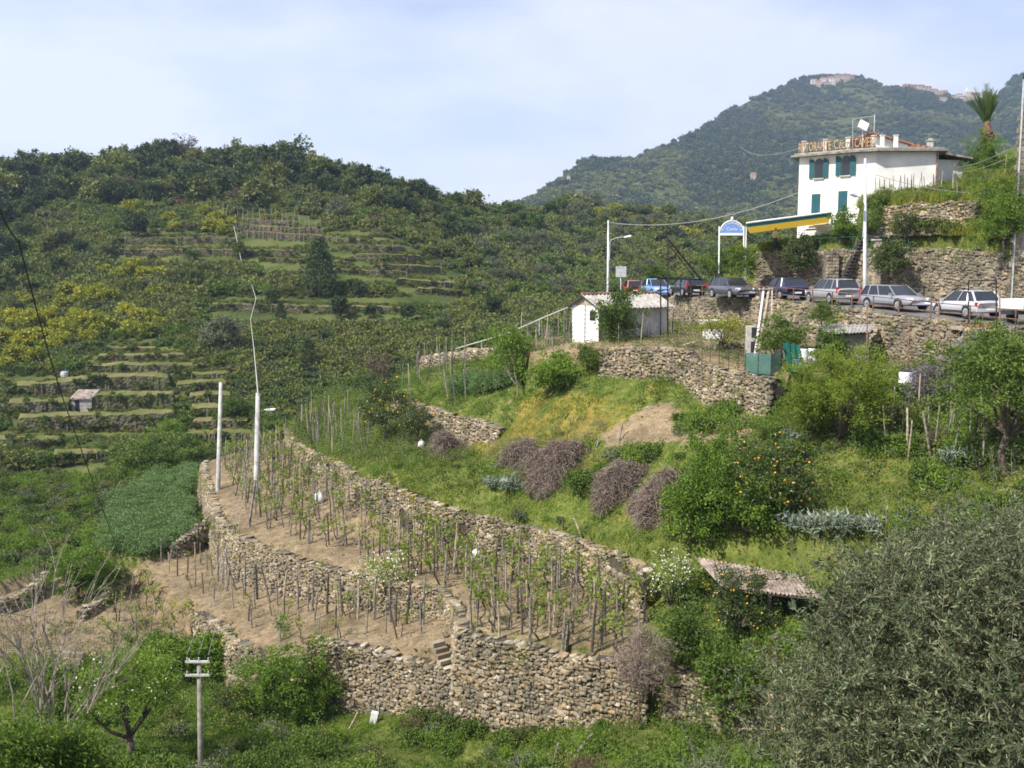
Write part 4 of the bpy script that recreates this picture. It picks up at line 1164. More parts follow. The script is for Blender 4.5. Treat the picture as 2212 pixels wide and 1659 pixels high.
for (u0, u1, a, b, c, d, s_) in TER:
    for k_ in range(int((u1 - u0) * 0.07)):
        f_ = RG.random(); u_ = u0 + (u1 - u0) * f_; vb_ = c + (d - c) * f_; vt__ = a + (b - a) * f_
        q = hill_px(u_, vb_); q[1] -= 0.25; q[2] = A(u_, vb_ + (vt__ - vb_) * RG.uniform(0, 1.05), q[1])[2]
        TP.append(q); TS.append(RG.uniform(0.25, 0.65) if s_ == 0 else 0.2)
scatter('terrace_weeds', 'straw-coloured grass and weeds on the far terraces', 'weeds', np.array(TP), np.array(TS), RG.uniform(0, 6.28, len(TP)), np.where(np.array(TS) > 0.36, RG.choice([1, 3, 4], len(TP)), RG.integers(0, 4, len(TP))), SCT)

FPN = 0
fpm = MB(); fpm.tube([(0, 0, -0.3), (0.03, 0, 0.6), (0, 0.02, 1)], [0.075, 0.065, 0.05], 5); fpm = fpm.mesh('vineyard_post', M['wood'])
def far_post(u, v, h, label, group):
    q = hill_px(u, v); q[1] -= 0.3
    o = bpy.data.objects.new('vineyard_post', fpm); COL.objects.link(o)
    o.location = q; o.scale = (1, 1, h * q[1] / F); o.rotation_euler = (RG.normal(0, 0.05), RG.normal(0, 0.05), 0)
    tag(o, label, 'post', group)
for row, (va, vb_) in enumerate([(470, 480), (483, 492), (497, 506), (512, 520)]):
    for k_ in range(16):
        u = 512 + 12.2 * k_ + RG.uniform(-3, 3)
        if row == 0 and u > 650: continue
        far_post(u, va + (vb_ - va) * (u - 512) / 190 + RG.uniform(-1, 2), RG.uniform(15, 24), 'thin pale post in the reddish bare vineyard on the far hill', 'posts of the reddish far vineyard')
for k_ in range(46):
    u0, u1, a, b, c, d, s_ = TER[int(RG.integers(0, len(TER)))]
    if s_: continue
    f_ = RG.random(); far_post(u0 + (u1 - u0) * f_, c + (d - c) * f_ + 1, RG.uniform(14, 24), 'thin grey post against a dark far terrace wall', 'posts on the far terraces')
# ================================================================== BUILDINGS AND OBJECTS
def V3(p): return Vector([float(q) for q in p])
def text_mesh(name, body, size, depth, m, align='CENTER'):
    cu = bpy.data.curves.new(name, 'FONT')
    cu.body = body; cu.size = size; cu.extrude = depth; cu.align_x = align; cu.resolution_u = 2
    o = bpy.data.objects.new(name, cu); COL.objects.link(o)
    dg = bpy.context.evaluated_depsgraph_get()
    me = bpy.data.meshes.new_from_object(o.evaluated_get(dg))
    bpy.data.objects.remove(o); bpy.data.curves.remove(cu)
    me.materials.clear(); me.materials.append(M[m])
    return me
M['glass'] = plain('dark_glass', (0.02, 0.024, 0.028), 0.08, spec=0.6, var=0.05)
M['awning_yellow'] = foliage('awning_yellow', [(0.50, 0.34, 0.07), (0.54, 0.36, 0.08)], 0.3)
M['awning_green'] = plain('awning_green', (0.02, 0.13, 0.10), 0.7, var=0.1)
M['sign_blue'] = plain('sign_blue', (0.16, 0.30, 0.62), 0.5, var=0.05)
M['letter'] = plain('rusty_letter', (0.50, 0.33, 0.17), 0.7, var=0.3, scale=8)
M['siding'] = plain('white_siding', (0.74, 0.73, 0.69), 0.6, var=0.08, scale=2)
M['siding_grey'] = plain('grey_siding', (0.46, 0.45, 0.42), 0.7, var=0.12, scale=2)  # darker copy of the white siding: shade of the long wall put into the colour
M['roofing'] = plain('fibre_cement', (0.36, 0.34, 0.31), 0.9, var=0.25, scale=3, bump=0.2)
M['roofing_brown'] = plain('mossy_fibre_cement', (0.30, 0.24, 0.20), 0.9, var=0.4, scale=2.5, bump=0.2)
M['tyre'] = plain('tyre', (0.018, 0.018, 0.018), 0.85, var=0.1)
M['rim'] = plain('alloy_rim', (0.55, 0.56, 0.58), 0.35, metal=0.6, var=0.05)
M['lamp_red'] = plain('red_lamp', (0.45, 0.015, 0.015), 0.25, var=0.05)
M['lamp_clear'] = plain('clear_lamp', (0.75, 0.76, 0.78), 0.15, var=0.03)
M['trim'] = plain('black_trim', (0.03, 0.03, 0.032), 0.6, var=0.05)
M['net'] = plain('green_net', (0.06, 0.16, 0.12), 0.8, var=0.2)
M['brick'] = plain('brick', (0.36, 0.15, 0.09), 0.85, var=0.25, scale=10)
M['skin'] = plain('skin', (0.5, 0.3, 0.2), 0.6, var=0.05)
M['hair'] = plain('hair', (0.03, 0.02, 0.015), 0.7)
M['shirt'] = plain('white_shirt', (0.75, 0.76, 0.8), 0.8, var=0.05)
M['trousers'] = plain('dark_trousers', (0.05, 0.06, 0.1), 0.8, var=0.1)

# ---- the white house
Q0, Q1, Q2, Q3 = A(1727, 345, 82), A(1846, 327, 79), A(1893, 321, 78.2), A(2028, 320, 78)
EAVE = 9.35; FOOT = 0.6
Q4, Q5 = np.array([Q3[0] + 3.2, 87.5, 0]), np.array([Q0[0] + 3.6, 90, 0])
foot = [Q0, Q1, Q2, Q3, Q4, Q5]
house = thing('restaurant_house', 'white two-storey restaurant house with teal shutters and rooftop letter sign', 'house', (float(Q1[0]), float(Q1[1]), FOOT))
mb = MB(); mb.prism([(p[0], p[1], FOOT) for p in foot], (0, 0, EAVE - FOOT)); mb.build('wall', M['plaster'], house)
cen = np.mean([p[:2] for p in foot], axis=0)
def grow(p, k):
    d = np.array(p[:2]) - cen; l = np.linalg.norm(d); return cen + d * (1 + k / l)
mb = MB()
mb.prism([(*grow(p, 0.75), EAVE + 0.002) for p in foot], (0, 0, 0.16))
mb.build('cornice', M['concrete_dark'], house)
mb = MB(); mb.prism([(*grow(p, 0.45), EAVE + 0.162) for p in foot], (0, 0, 0.14)); mb.build('roof_terrace', M['cement'], house)
RZ_ = EAVE + 0.30
fd = (Q1 - Q0)[:2]; FL = np.linalg.norm(fd); fd = fd / FL; fn = np.array([fd[1], -fd[0]])
def fac(t, out, z): return np.array([Q0[0] + fd[0] * t + fn[0] * out, Q0[1] + fd[1] * t + fn[1] * out, z])
def fz(u, v):
    t = (u - 1727) / 119.0 * FL
    p = fac(t, 0, 0); return t, float(A(u, v, p[1])[2])
def facing(mb, t0, t1, z0, z1, o0, o1, m=0):
    mb.prism([fac(t0, o0, z0), fac(t1, o0, z0), fac(t1, o0, z1), fac(t0, o0, z1)], np.r_[fn * (o1 - o0), 0], m)
def arch_pts(t0, t1, z0, z1, o, n=9):
    r = (t1 - t0) / 2; c = (t0 + t1) / 2
    return [fac(t0, o, z0), fac(t1, o, z0)] + [fac(c + r * math.cos(a), o, z1 - r + r * math.sin(a)) for a in np.linspace(0, math.pi, n)]
for uc, vt, vb in ((1771.5, 342, 385), (1829, 335, 379)):
    t, zb = fz(uc, vb); _, zt = fz(uc, vt)
    w = tag(link('window', None, house), None)
    mb = MB(); mb.prism(arch_pts(t - 0.34, t + 0.34, zb, zt, 0.003), np.r_[fn * 0.02, 0]); w.data = None
    bpy.data.objects.remove(w)
    w = mb.build('window', M['glass'], house)
    f = MB()
    for q in (-0.34, 0.29): facing(f, t + q, t + q + 0.05, zb, zt - 0.34, 0.024, 0.06)
    facing(f, t - 0.025, t + 0.025, zb, zt - 0.02, 0.024, 0.05)
    facing(f, t - 0.34, t + 0.34, zb, zb + 0.05, 0.062, 0.07)
    pts = [fac(t + 0.34 * math.cos(a), 0.04, zt - 0.34 + 0.34 * math.sin(a)) for a in np.linspace(0, math.pi, 11)]
    f.tube(pts, 0.03, 5)
    fr = f.build('frame', M['white'], house); fr.parent = w; fr.matrix_parent_inverse = Matrix.Translation(-house.location)
    s = MB(); facing(s, t - 0.45, t + 0.45, zb - 0.09, zb - 0.002, 0.003, 0.16); s.build('sill', M['concrete'], house)
    for sg in (-1, 1):
        a0, a1 = (t - 0.80, t - 0.37) if sg < 0 else (t + 0.37, t + 0.80)
        sh = MB()
        pp = [fac(a0, 0.07, zb), fac(a1, 0.07, zb)]
        R_ = a1 - a0
        ang = np.linspace(0, math.pi / 2, 7)
        if sg < 0: pp += [fac(a1 - R_ * (1 - math.cos(a)) * 0 - 0, 0.07, zt - R_ + R_ * 0.75) for a in [0]] + [fac(a0 + R_ * math.cos(a), 0.07, zt - R_ * 0.75 + R_ * 0.7 * math.sin(a)) for a in ang[1:]]
        else: pp += [fac(a1, 0.07, zt - R_ * 0.75 + R_ * 0.7 * 0)] + [fac(a1 - R_ * math.cos(a) , 0.07, zt - R_ * 0.75 + R_ * 0.7 * math.sin(a)) for a in ang[1:]][::-1]
        if sg > 0: pp = [fac(a0, 0.07, zb), fac(a1, 0.07, zb)] + [fac(a0 + R_ * math.cos(a), 0.07, zt - R_ * 0.75 + R_ * 0.7 * math.sin(a)) for a in ang]
        sh.prism(pp, np.r_[fn * 0.05, 0])
        so_ = sh.build('shutter', M['teal'], house)
        sl_ = MB()
        for z in np.arange(zb + 0.1, zt - 0.45, 0.11): facing(sl_, a0 + 0.05, a1 - 0.05, z, z + 0.03, 0.122, 0.135)
        x = sl_.build('louvres', M['teal'], house); x.parent = so_; x.matrix_parent_inverse = Matrix.Translation(-house.location)
for uc, vt, vb in ((1767, 419, 463), (1825, 412.5, 457)):
    t, zb = fz(uc, vb); _, zt = fz(uc, vt)
    for a0, a1 in ((t - 0.36, t - 0.005), (t + 0.005, t + 0.36)):
        sh = MB(); facing(sh, a0, a1, zb, zt, 0.003, 0.06); so_ = sh.build('shutter', M['teal'], house)
        sl_ = MB()
        for z in np.arange(zb + 0.1, zt - 0.1, 0.11): facing(sl_, a0 + 0.05, a1 - 0.05, z, z + 0.03, 0.062, 0.075)
        x = sl_.build('louvres', M['teal'], house); x.parent = so_; x.matrix_parent_inverse = Matrix.Translation(-house.location)
    s = MB(); facing(s, t - 0.45, t + 0.45, zb - 0.09, zb - 0.002, 0.003, 0.14); s.build('sill', M['concrete'], house)
# annex, penthouse, parapet posts, chimney
mb = MB()
ax0, ax1 = Q3[0] + 0.1, A(2061, 350, 82)[0]
za = float(A(2050, 347, 81)[2])
mb.prism([(ax0, 80.2, FOOT), (ax1, 80.4, FOOT), (ax1, 86, FOOT), (ax0, 86, FOOT)], (0, 0, za - FOOT)); mb.build('annex', M['plaster'], house)
mb = MB(); mb.prism([(ax0 - 0.02, 79.6, za + 0.55), (ax1 + 0.55, 79.8, za - 0.02), (ax1 + 0.55, 79.8, za + 0.14), (ax0 - 0.02, 79.6, za + 0.72)], (0, 6.6, 0)); mb.build('annex_roof', M['roofing_brown'], house)
mb = MB(); mb.prism([(ax0 + 0.15, 80.17, za - 2.6), (ax0 + 0.65, 80.17, za - 2.6), (ax0 + 0.65, 80.17, za - 0.5), (ax0 + 0.15, 80.17, za - 0.5)], (0, 0.02, 0)); mb.build('door', M['black'], house)
pb = [np.array([A(1893, 300, 80.2)[0], 80.2]), np.array([A(1962, 300, 80)[0], 80.0]), np.array([A(1975, 300, 86)[0], 86.0]), np.array([A(1876, 300, 86)[0], 86.0])]
zl, zr = float(A(1880, 293, 80)[2]), float(A(1962, 313, 80)[2])
mb = MB()
Vb = [(*p, RZ_ + 0.002) for p in pb] + [(*pb[0], zl), (*pb[1], zr), (*pb[2], zr), (*pb[3], zl)]
mb.add(Vb, [(3, 2, 1, 0), (0, 1, 5, 4), (1, 2, 6, 5), (2, 3, 7, 6), (3, 0, 4, 7)]); mb.build('penthouse_wall', M['plaster'], house)
mb = MB()
n = 16
for i in range(n):
    f0 = i / n; f1 = (i + 1) / n - 0.008
    y0, y1 = 79.7 + f0 * 6.8, 79.7 + f1 * 6.8
    xl, xr = pb[0][0] - 0.6, pb[1][0] + 0.35
    za0, za1 = zl + 0.10 + 0.15, zr + 0.03
    yc = (y0 + y1) / 2
    mb.add([(xl, y0, za0), (xr, y0, za1), (xr, y1, za1), (xl, y1, za0), (xl, yc, za0 + 0.09), (xr, yc, za1 + 0.09), (xl, y0, za0 - 0.08), (xr, y0, za1 - 0.08), (xr, y1, za1 - 0.08), (xl, y1, za0 - 0.08)],
           [(0, 1, 5, 4), (4, 5, 2, 3), (0, 4, 3, 9, 6), (1, 7, 8, 2, 5), (6, 7, 1, 0), (3, 2, 8, 9), (6, 9, 8, 7)])
mb.build('tile_roof', M['terracotta'], house)
mb = MB(); xr0 = A(1966, 310, 82)[0]; mb.add([(xr0, 80.5, RZ_ + 0.62), (xr0 + 2.3, 80.5, RZ_ + 0.1), (xr0 + 2.3, 86, RZ_ + 0.1), (xr0, 86, RZ_ + 0.62), (xr0, 80.5, RZ_ + 0.002), (xr0 + 2.3, 80.5, RZ_ + 0.002), (xr0 + 2.3, 86, RZ_ + 0.002), (xr0, 86, RZ_ + 0.002)], [(0, 1, 2, 3), (0, 4, 5, 1), (1, 5, 6, 2), (2, 6, 7, 3), (3, 7, 4, 0), (4, 7, 6, 5)]); mb.build('low_tile_roof', M['terracotta'], house)
def edgept(u):
    if u < 1846: k = (u - 1727) / 119.0; return Q0 + (Q1 - Q0) * k
    if u < 1893: k = (u - 1846) / 47.0; return Q1 + (Q2 - Q1) * k
    k = (u - 1893) / 135.0; return Q2 + (Q3 - Q2) * k
for u in (1733, 1781, 1830, 1887, 1906, 1936):
    p = edgept(u); g = grow(p, -0.10)
    mb = MB(); mb.box((g[0], g[1], RZ_ + 0.475), (0.26, 0.26, 0.945)); mb.box((g[0], g[1], RZ_ + 0.975), (0.34, 0.34, 0.05)); mb.build('parapet_post', M['plaster'], house)
ch = A(2009, 308, 81)
mb = MB(); mb.box((ch[0], 81, RZ_ + 0.45), (0.4, 0.4, 0.895)); mb.box((ch[0], 81, RZ_ + 0.93), (0.55, 0.55, 0.06)); mb.box((ch[0], 81, RZ_ + 1.03), (0.25, 0.25, 0.14)); mb.build('chimney', M['concrete'], house)
mb = MB(); mb.tube([(Q3[0] - 0.12, Q3[1] - 0.06, FOOT), (Q3[0] - 0.12, Q3[1] - 0.06, EAVE)], 0.05, 6); mb.build('downpipe', M['terracotta'], house)
# roof letters: stand on the edge of the roof terrace
def roof_word(body, ua, ub, size, zoff):
    pa, pb_ = edgept(ua), edgept(ub)
    a = np.array([*grow(pa, 0.42)]); b = np.array([*grow(pb_, 0.42)])
    me = text_mesh('letters', body, size, 0.03, 'letter', 'LEFT')
    L = np.linalg.norm(b - a)
    w = max(v.co.x for v in me.vertices)
    h = max(v.co.y for v in me.vertices)
    yaw = math.atan2(b[1] - a[1], b[0] - a[0])
    o = bpy.data.objects.new('letters', me); COL.objects.link(o)
    o.parent = sign; o.matrix_parent_inverse = Matrix.Translation(-sign.location)
    o.location = (a[0], a[1], RZ_ + zoff)
    o.rotation_euler = (math.pi / 2, 0, yaw); o.scale = (L / w, size / h, 1)
    return a, b
_p = grow(edgept(1733), 0.36)
sign = thing('rooftop_sign', 'row of rusty brown letters along the roof edge of the white house', 'sign', (float(_p[0]), float(_p[1]), RZ_))
roof_word('RISTORANTE', 1735, 1803, 0.70, 0.10)
roof_word('Cecio', 1808, 1840, 0.74, 0.10)
a_, b_ = roof_word('CAMERE', 1848, 1890, 0.72, 0.10)
mb = MB()
for z in (0.08, 0.84):
    pts = [np.array([*grow(edgept(u), 0.30), RZ_ + z]) for u in (1734, 1846, 1892)]
    for p, q in zip(pts[:-1], pts[1:]): mb.bar(p, q, 0.04)
for u in np.arange(1745, 1892, 24.0):
    g = grow(edgept(u), 0.29); mb.bar((g[0], g[1], RZ_), (g[0], g[1], RZ_ + 0.95), 0.03)
mb.build('frame', M['rust'], sign)
# satellite panel and mast
dp = A(1865, 271, 80)
dish = thing('satellite_dish', 'white tilted panel dish above the roof letters', 'dish', (float(dp[0]), float(dp[1]), RZ_))
mb = MB(); Mr = Matrix.Rotation(R(28), 3, 'Y') @ Matrix.Rotation(R(-25), 3, 'X')
mb.box(dp, (0.75, 0.12, 0.75), Mr); mb.build('panel', M['white'], dish)
mb = MB(); mb.tube([(dp[0], dp[1] + 0.1, RZ_), (dp[0], dp[1] + 0.1, dp[2])], 0.035); mb.build('post', M['galv'], dish)
ma = A(1888, 288, 80.6)
mast = thing('aerial_mast', 'thin steel mast with a guy wire on the red tile roof', 'mast', (float(ma[0]), 80.6, zl))
mb = MB(); mb.tube([(ma[0], 80.6, zl), (ma[0], 80.6, float(A(1888, 247, 80.6)[2]))], 0.04); mb.build('pole', M['galv'], mast)
mb = MB(); mb.tube([A(1888, 250, 80.6), A(1842, 258, 80.6)], 0.02); mb.tube([A(1842, 258, 80.6), A(1842, 320, 80.6)], 0.02); mb.build('guy_frame', M['galv'], mast)

# ---- awning of the restaurant terrace
aw = thing('awning', 'long yellow awning with green edge over the restaurant terrace', 'awning', A(1700, 545, 76))
a, b, c, d = A(1612, 488, 71.5), A(1796, 464, 73), A(1790, 481, 80), A(1620, 504, 79)
mb = MB(); mb.add([a, b, c, d], [(0, 1, 2, 3)]); mb.build('canvas', M['awning_yellow'], aw)
mb = MB(); mb.prism([a + [0, -0.03, -0.12], b + [0, -0.03, -0.12], b + [0, -0.03, 0.16], a + [0, -0.03, 0.16]], (0, 0.025, 0)); mb.build('valance', M['awning_green'], aw)
mb = MB(); mb.tube([a + [0, -0.05, 0.2], b + [0, -0.05, 0.2]], 0.07); mb.build('front_rail', M['white'], aw)
for u, vt, dd in ((1612, 488, 71.8), (1797, 470, 74), (1806, 478, 76)):
    p = A(u, vt, dd); mb = MB(); mb.bar((p[0], p[1], gz(p[0], p[1]) - 0.1), p, 0.14 if u > 1700 else 0.07); mb.build('post', M['white'], aw)
pt = thing('patio_wall', 'low white terrace steps under the right end of the awning', 'wall', A(1765, 500, 79))
mb = MB()
for k in range(4):
    p0, p1 = A(1745 + k * 4, 498 - k * 6, 79 + k * 0.5), A(1792, 496 - k * 6, 79 + k * 0.5)
    mb.prism([p0, p1, p1 + [0, 0.6, 0], p0 + [0, 0.6, 0]], (0, 0, 0.14))
mb.build('step', M['plaster'], pt)
# ---- arched sign
g0 = A(1553, 577, 73); g1 = A(1606, 560, 73.6)
asg = thing('arched_sign', 'blue half-round restaurant sign board on two white posts', 'sign', (float(g0[0]), float(g0[1]), float(g0[2]) - 0.5))
mb = MB(); mb.tube([A(1553, 590, 73), A(1554, 489, 73)], 0.06); mb.build('post', M['white'], asg)
mb = MB(); mb.tube([A(1607, 560, 73), A(1607, 489, 73)], 0.06); mb.build('post', M['white'], asg)
cc = A(1581, 504, 73); rad = (1607 - 1556) / 2 / F * 73.5
def arcp(r, a, y): return np.array([cc[0] + r * math.cos(a), cc[1] + y, cc[2] + r * math.sin(a) * 1.05])
mb = MB(); mb.prism([arcp(rad, a, 0) for a in np.linspace(0, math.pi, 22)], (0, 0.06, 0)); mb.build('board', M['sign_blue'], asg)
mb = MB(); mb.tube([arcp(rad, a, 0.02) for a in np.linspace(0, math.pi, 22)], 0.045, 6); mb.build('rim', M['white'], asg)
mb = MB(); mb.box(cc + np.array([0, -0.01, -0.07]), (rad * 2, 0.07, 0.16)); mb.build('base_strip', M['white'], asg)
mb = MB(); mb.lathe(cc + np.array([0, 0.03, rad * 1.05]), [(0.05, 0), (0.10, 0.08), (0.10, 0.2), (0.03, 0.28)], 8); mb.build('finial', M['white'], asg)
for i, chx in enumerate('RISTORANTE'):
    a = R(160 - i * 140 / 9)
    me = text_mesh('letter', chx, 0.26, 0.008, 'white')
    o = bpy.data.objects.new('letter', me); COL.objects.link(o); o.parent = asg; o.matrix_parent_inverse = Matrix.Translation(-asg.location)
    o.location = V3(arcp(rad * 0.74, a, -0.012)); o.rotation_euler = (math.pi / 2, -(a - math.pi / 2), 0)
me = text_mesh('name_letters', 'Cecio', 0.34, 0.008, 'white')
o = bpy.data.objects.new('name_letters', me); COL.objects.link(o); o.parent = asg; o.matrix_parent_inverse = Matrix.Translation(-asg.location)
o.location = V3(cc + np.array([0, -0.012, 0.20])); o.rotation_euler = (math.pi / 2, 0, 0)

# ---- metal railings
def railing(name, label, line, step, h, m, rails, off=0.2, pr=0.03, rr=0.022, cat='railing', group=None):
    t, P, N = polyline(line, step)
    w = thing(name, label, cat, P[len(P) // 2], group=group)
    tops = []
    for p, n_ in zip(P, N):
        q = np.array([p[0] - n_[0] * off, p[1] - n_[1] * off, p[2]])
        q[2] = max(gz(q[0], q[1]), p[2] - 0.1)
        mb = MB(); mb.tube([q - [0, 0, 0.15], q + [0, 0, h]], pr, 5); mb.build('post', m, w); tops.append(q)
    for z in rails:
        mb = MB(); mb.tube([q + np.array([0, 0, z]) for q in tops], rr, 5); mb.build('rail', m, w)
    return w
railing('railing', 'rusty post-and-rail barrier along the edge of the car park road', E6[1:13], 2.1, 1.0, M['rust'], (0.97, 0.52), off=0.15, pr=0.04, rr=0.028)
railing('terrace_railing', 'thin dark green railing on top of the high wall below the awning', [p + np.array([0, 0.1, 0]) for p in E7[:5]], 1.3, 1.0, M['awning_green'], (1.0, 0.15), off=0.25, pr=0.02, rr=0.015)

# ---- cars
def car(label, u, d, theta, L, W, H, col, kind='hatch', front_right=False, cat='car', rough=0.3, metal=0.35, name='parked_car'):
    p = GP(u, d, -1.9); p[2] = float(PF[PID['road']](p[0], p[1])) + 0.004
    view = math.degrees(math.atan2(p[0], p[1]))
    yaw = R(90 - view + theta + (180 if front_right else 0))
    o = thing(name, label, cat, p, yaw, 'cars parked along the road')
    paint = plain('car_paint', col, rough, metal, 0.6, var=0.03, scale=1); paint.node_tree.nodes['Principled BSDF'].inputs['Coat Weight'].default_value = 0.6
    w = W / 2
    # stations rear -> front: x, underside, shoulder height, half width
    hb = 0.60 * H if kind != 'boxy' else 0.58 * H
    if kind == 'wagon':
        st = [(-.5, .30, .56, .86), (-.485, .24, .62, .94), (-.40, .22, hb / H, 1), (0, .20, hb / H, 1), (.22, .20, hb / H * 0.985, 1), (.38, .21, hb / H * 0.92, .97), (.46, .24, .50, .90), (.5, .28, .40, .78)]
        gh = (-.485, -.40, .06, .24)
    elif kind == 'boxy':
        st = [(-.5, .28, .58, .94), (-.49, .24, hb / H, .98), (-.3, .22, hb / H, 1), (0, .22, hb / H, 1), (.24, .22, hb / H, 1), (.46, .24, .53, .97), (.5, .28, .47, .92)]
        gh = (-.49, -.43, .10, .25)
    else:
        st = [(-.5, .30, .54, .84), (-.48, .24, .62, .93), (-.40, .22, hb / H * 1.02, 1), (0, .20, hb / H, 1), (.20, .20, hb / H * 0.985, 1), (.37, .21, hb / H * 0.90, .97), (.46, .24, .48, .89), (.5, .28, .40, .76)]
        gh = (-.475, -.33, .04, .25)
    mb = MB(); n = 0
    prof = []
    for x, zb, zs, wf in st:
        hw = w * wf; zb *= H * 0.85; zs *= H
        prof.append([(x * L, -hw * 0.86, zb), (x * L, -hw, zb + 0.10), (x * L, -hw * 1.005, (zb + zs) / 2), (x * L, -hw * 0.965, zs - 0.06), (x * L, -hw * 0.88, zs), (x * L, 0, zs + 0.03),
                     (x * L, hw * 0.88, zs), (x * L, hw * 0.965, zs - 0.06), (x * L, hw * 1.005, (zb + zs) / 2), (x * L, hw, zb + 0.10), (x * L, hw * 0.86, zb)])
    k = len(prof[0]); Vv = [q for r_ in prof for q in r_]; Fc = []
    for i in range(len(prof) - 1):
        for j in range(k):
            Fc.append((i * k + j, i * k + (j + 1) % k, (i + 1) * k + (j + 1) % k, (i + 1) * k + j))
    Fc.append(tuple(range(k))); Fc.append(tuple((len(prof) - 1) * k + j for j in range(k - 1, -1, -1)))
    mb.add(Vv, Fc); me = mb.mesh('body', paint, True)
    o_ = link('body', me, o, True)
    # greenhouse: glass volume, roof and pillars
    x0, x1, x2, x3 = [g_ * L for g_ in gh]
    bz = hb - 0.05; rz = H - 0.05
    wb, wr = w * 0.90, w * (0.70 if kind != 'boxy' else 0.80)
    G = [(x0, -wb, bz), (x3, -wb, bz), (x3, wb, bz), (x0, wb, bz), (x1, -wr, rz), (x2, -wr, rz), (x2, wr, rz), (x1, wr, rz)]
    gm = MB(); gm.add(G, [(3, 2, 1, 0), (4, 5, 6, 7), (0, 1, 5, 4), (1, 2, 6, 5), (2, 3, 7, 6), (3, 0, 4, 7)]); link('windows', gm.mesh('windows', M['glass']), o, True)
    rm = MB()
    rp_ = []
    for x, zz, f in ((x1 - 0.06, rz - 0.03, 0.98), (x1 + 0.25, rz + 0.035, 1.0), ((x1 + x2) / 2, rz + 0.055, 1.0), (x2 - 0.2, rz + 0.03, 0.98), (x2 + 0.03, rz - 0.02, 0.95)):
        rp_.append([(x, -wr * f - 0.015, zz - 0.045), (x, -wr * f * 0.8, zz), (x, 0, zz + 0.015), (x, wr * f * 0.8, zz), (x, wr * f + 0.015, zz - 0.045)])
    Vv = [q for r_ in rp_ for q in r_]; Fc = []
    for i in range(4):
        for j in range(4): Fc.append((i * 5 + j, i * 5 + j + 1, (i + 1) * 5 + j + 1, (i + 1) * 5 + j))
    rm.add(Vv, Fc)
    for sgn in (-1, 1):
        e = 0.012
        for (xa, xb, wd) in ((x0, x1, 0.10), (x3, x2, 0.055), ((x0 * 0.45 + x3 * 0.55), (x1 * 0.5 + x2 * 0.5), 0.06)) + ((((x0 * 0.76 + x3 * 0.24), (x1 * 0.80 + x2 * 0.2), 0.07),) if kind == 'wagon' or L > 4.1 else ()):
            rm.bar((xa, sgn * (wb + e), bz - 0.01), (xb, sgn * (wr + e), rz + 0.005), wd, 0.03)
    link('roof', rm.mesh('roof', paint), o, True)
    # wheels
    wr_ = 0.315 if kind != 'boxy' else 0.275
    tm = MB(); Rz_ = [(wr_ * 0.62, -0.10), (wr_ * 0.95, -0.10), (wr_, -0.06), (wr_, 0.06), (wr_ * 0.95, 0.10), (wr_ * 0.62, 0.10)]
    tm.lathe((0, 0, 0), Rz_, 20); tme = tm.mesh('wheel', M['tyre'], False)
    rm2 = MB(); rm2.lathe((0, 0, 0), [(wr_ * 0.66, 0.085), (wr_ * 0.66, 0.104), (wr_ * 0.58, 0.108), (wr_ * 0.2, 0.095), (wr_ * 0.1, 0.115)], 20)
    for kq in range(5):
        a = kq * 2 * math.pi / 5
        rm2.bar((0.06 * math.cos(a), 0.06 * math.sin(a), 0.112), (wr_ * 0.62 * math.cos(a), wr_ * 0.62 * math.sin(a), 0.112), 0.05, 0.02)
    rme = rm2.mesh('rim', M['rim'])
    am = MB(); am.lathe((0, 0, 0), [(wr_ * 1.17, -0.02), (wr_ * 1.17, 0.0)], 22); ame = am.mesh('wheel_arch', M['trim'])
    for x in (-0.30 * L, 0.305 * L):
        for sgn in (-1, 1):
            wh = bpy.data.objects.new('wheel', tme); COL.objects.link(wh); wh.parent = o
            wh.location = (x, sgn * (w - 0.085), wr_); wh.rotation_euler = (sgn * -math.pi / 2, 0, 0)
            ri = bpy.data.objects.new('rim', rme); COL.objects.link(ri); ri.parent = wh
            ar = bpy.data.objects.new('wheel_arch', ame); COL.objects.link(ar); ar.parent = o
            ar.location = (x, sgn * (w * 1.006), wr_ + 0.03); ar.rotation_euler = (sgn * -math.pi / 2, 0, 0)
    for sgn in (-1, 1):
        hl = MB(); hl.box((0.462 * L, sgn * w * 0.70, 0.455 * H), (0.12, 0.34, 0.15), Matrix.Rotation(sgn * 0.5, 3, 'Z')); link('headlight', hl.mesh('headlight', M['lamp_clear']), o, True)
        tl = MB()
        if kind == 'wagon': tl.box((-0.478 * L, sgn * w * 0.84, 0.56 * H), (0.10, 0.2, 0.36), None)
        elif kind == 'boxy': tl.box((-0.495 * L, sgn * w * 0.84, 0.46 * H), (0.06, 0.16, 0.14))
        else: tl.box((-0.478 * L, sgn * w * 0.78, 0.52 * H), (0.12, 0.32, 0.17))
        link('tail_light', tl.mesh('tail_light', M['lamp_red']), o, True)
        mr = MB(); mr.box((0.19 * L, sgn * (w + 0.08), hb + 0.06), (0.09, 0.2, 0.13)); link('mirror', mr.mesh('mirror', paint), o, True)
    for sgn in (-1, 1):
        sk_ = MB(); sk_.box((0.0, sgn * (w * 0.985), 0.235 * H), (0.40 * L, 0.06, 0.07 * H)); link('side_sill', sk_.mesh('side_sill', M['trim']), o, True)
    bp_ = MB(); bp_.box((-0.488 * L, 0, 0.30 * H), (0.14, W * 0.9, 0.17)); link('rear_bumper', bp_.mesh('rear_bumper', paint if kind != 'boxy' else M['trim']), o, True)
    bp_ = MB(); bp_.box((0.478 * L, 0, 0.24 * H), (0.10, W * 0.72, 0.14)); link('grille', bp_.mesh('grille', M['trim']), o, True)
    pl = MB(); pl.box((-0.488 * L - 0.075, 0, 0.33 * H), (0.012, 0.5, 0.11)); link('licence_plate', pl.mesh('licence_plate', M['white_plastic']), o, True)
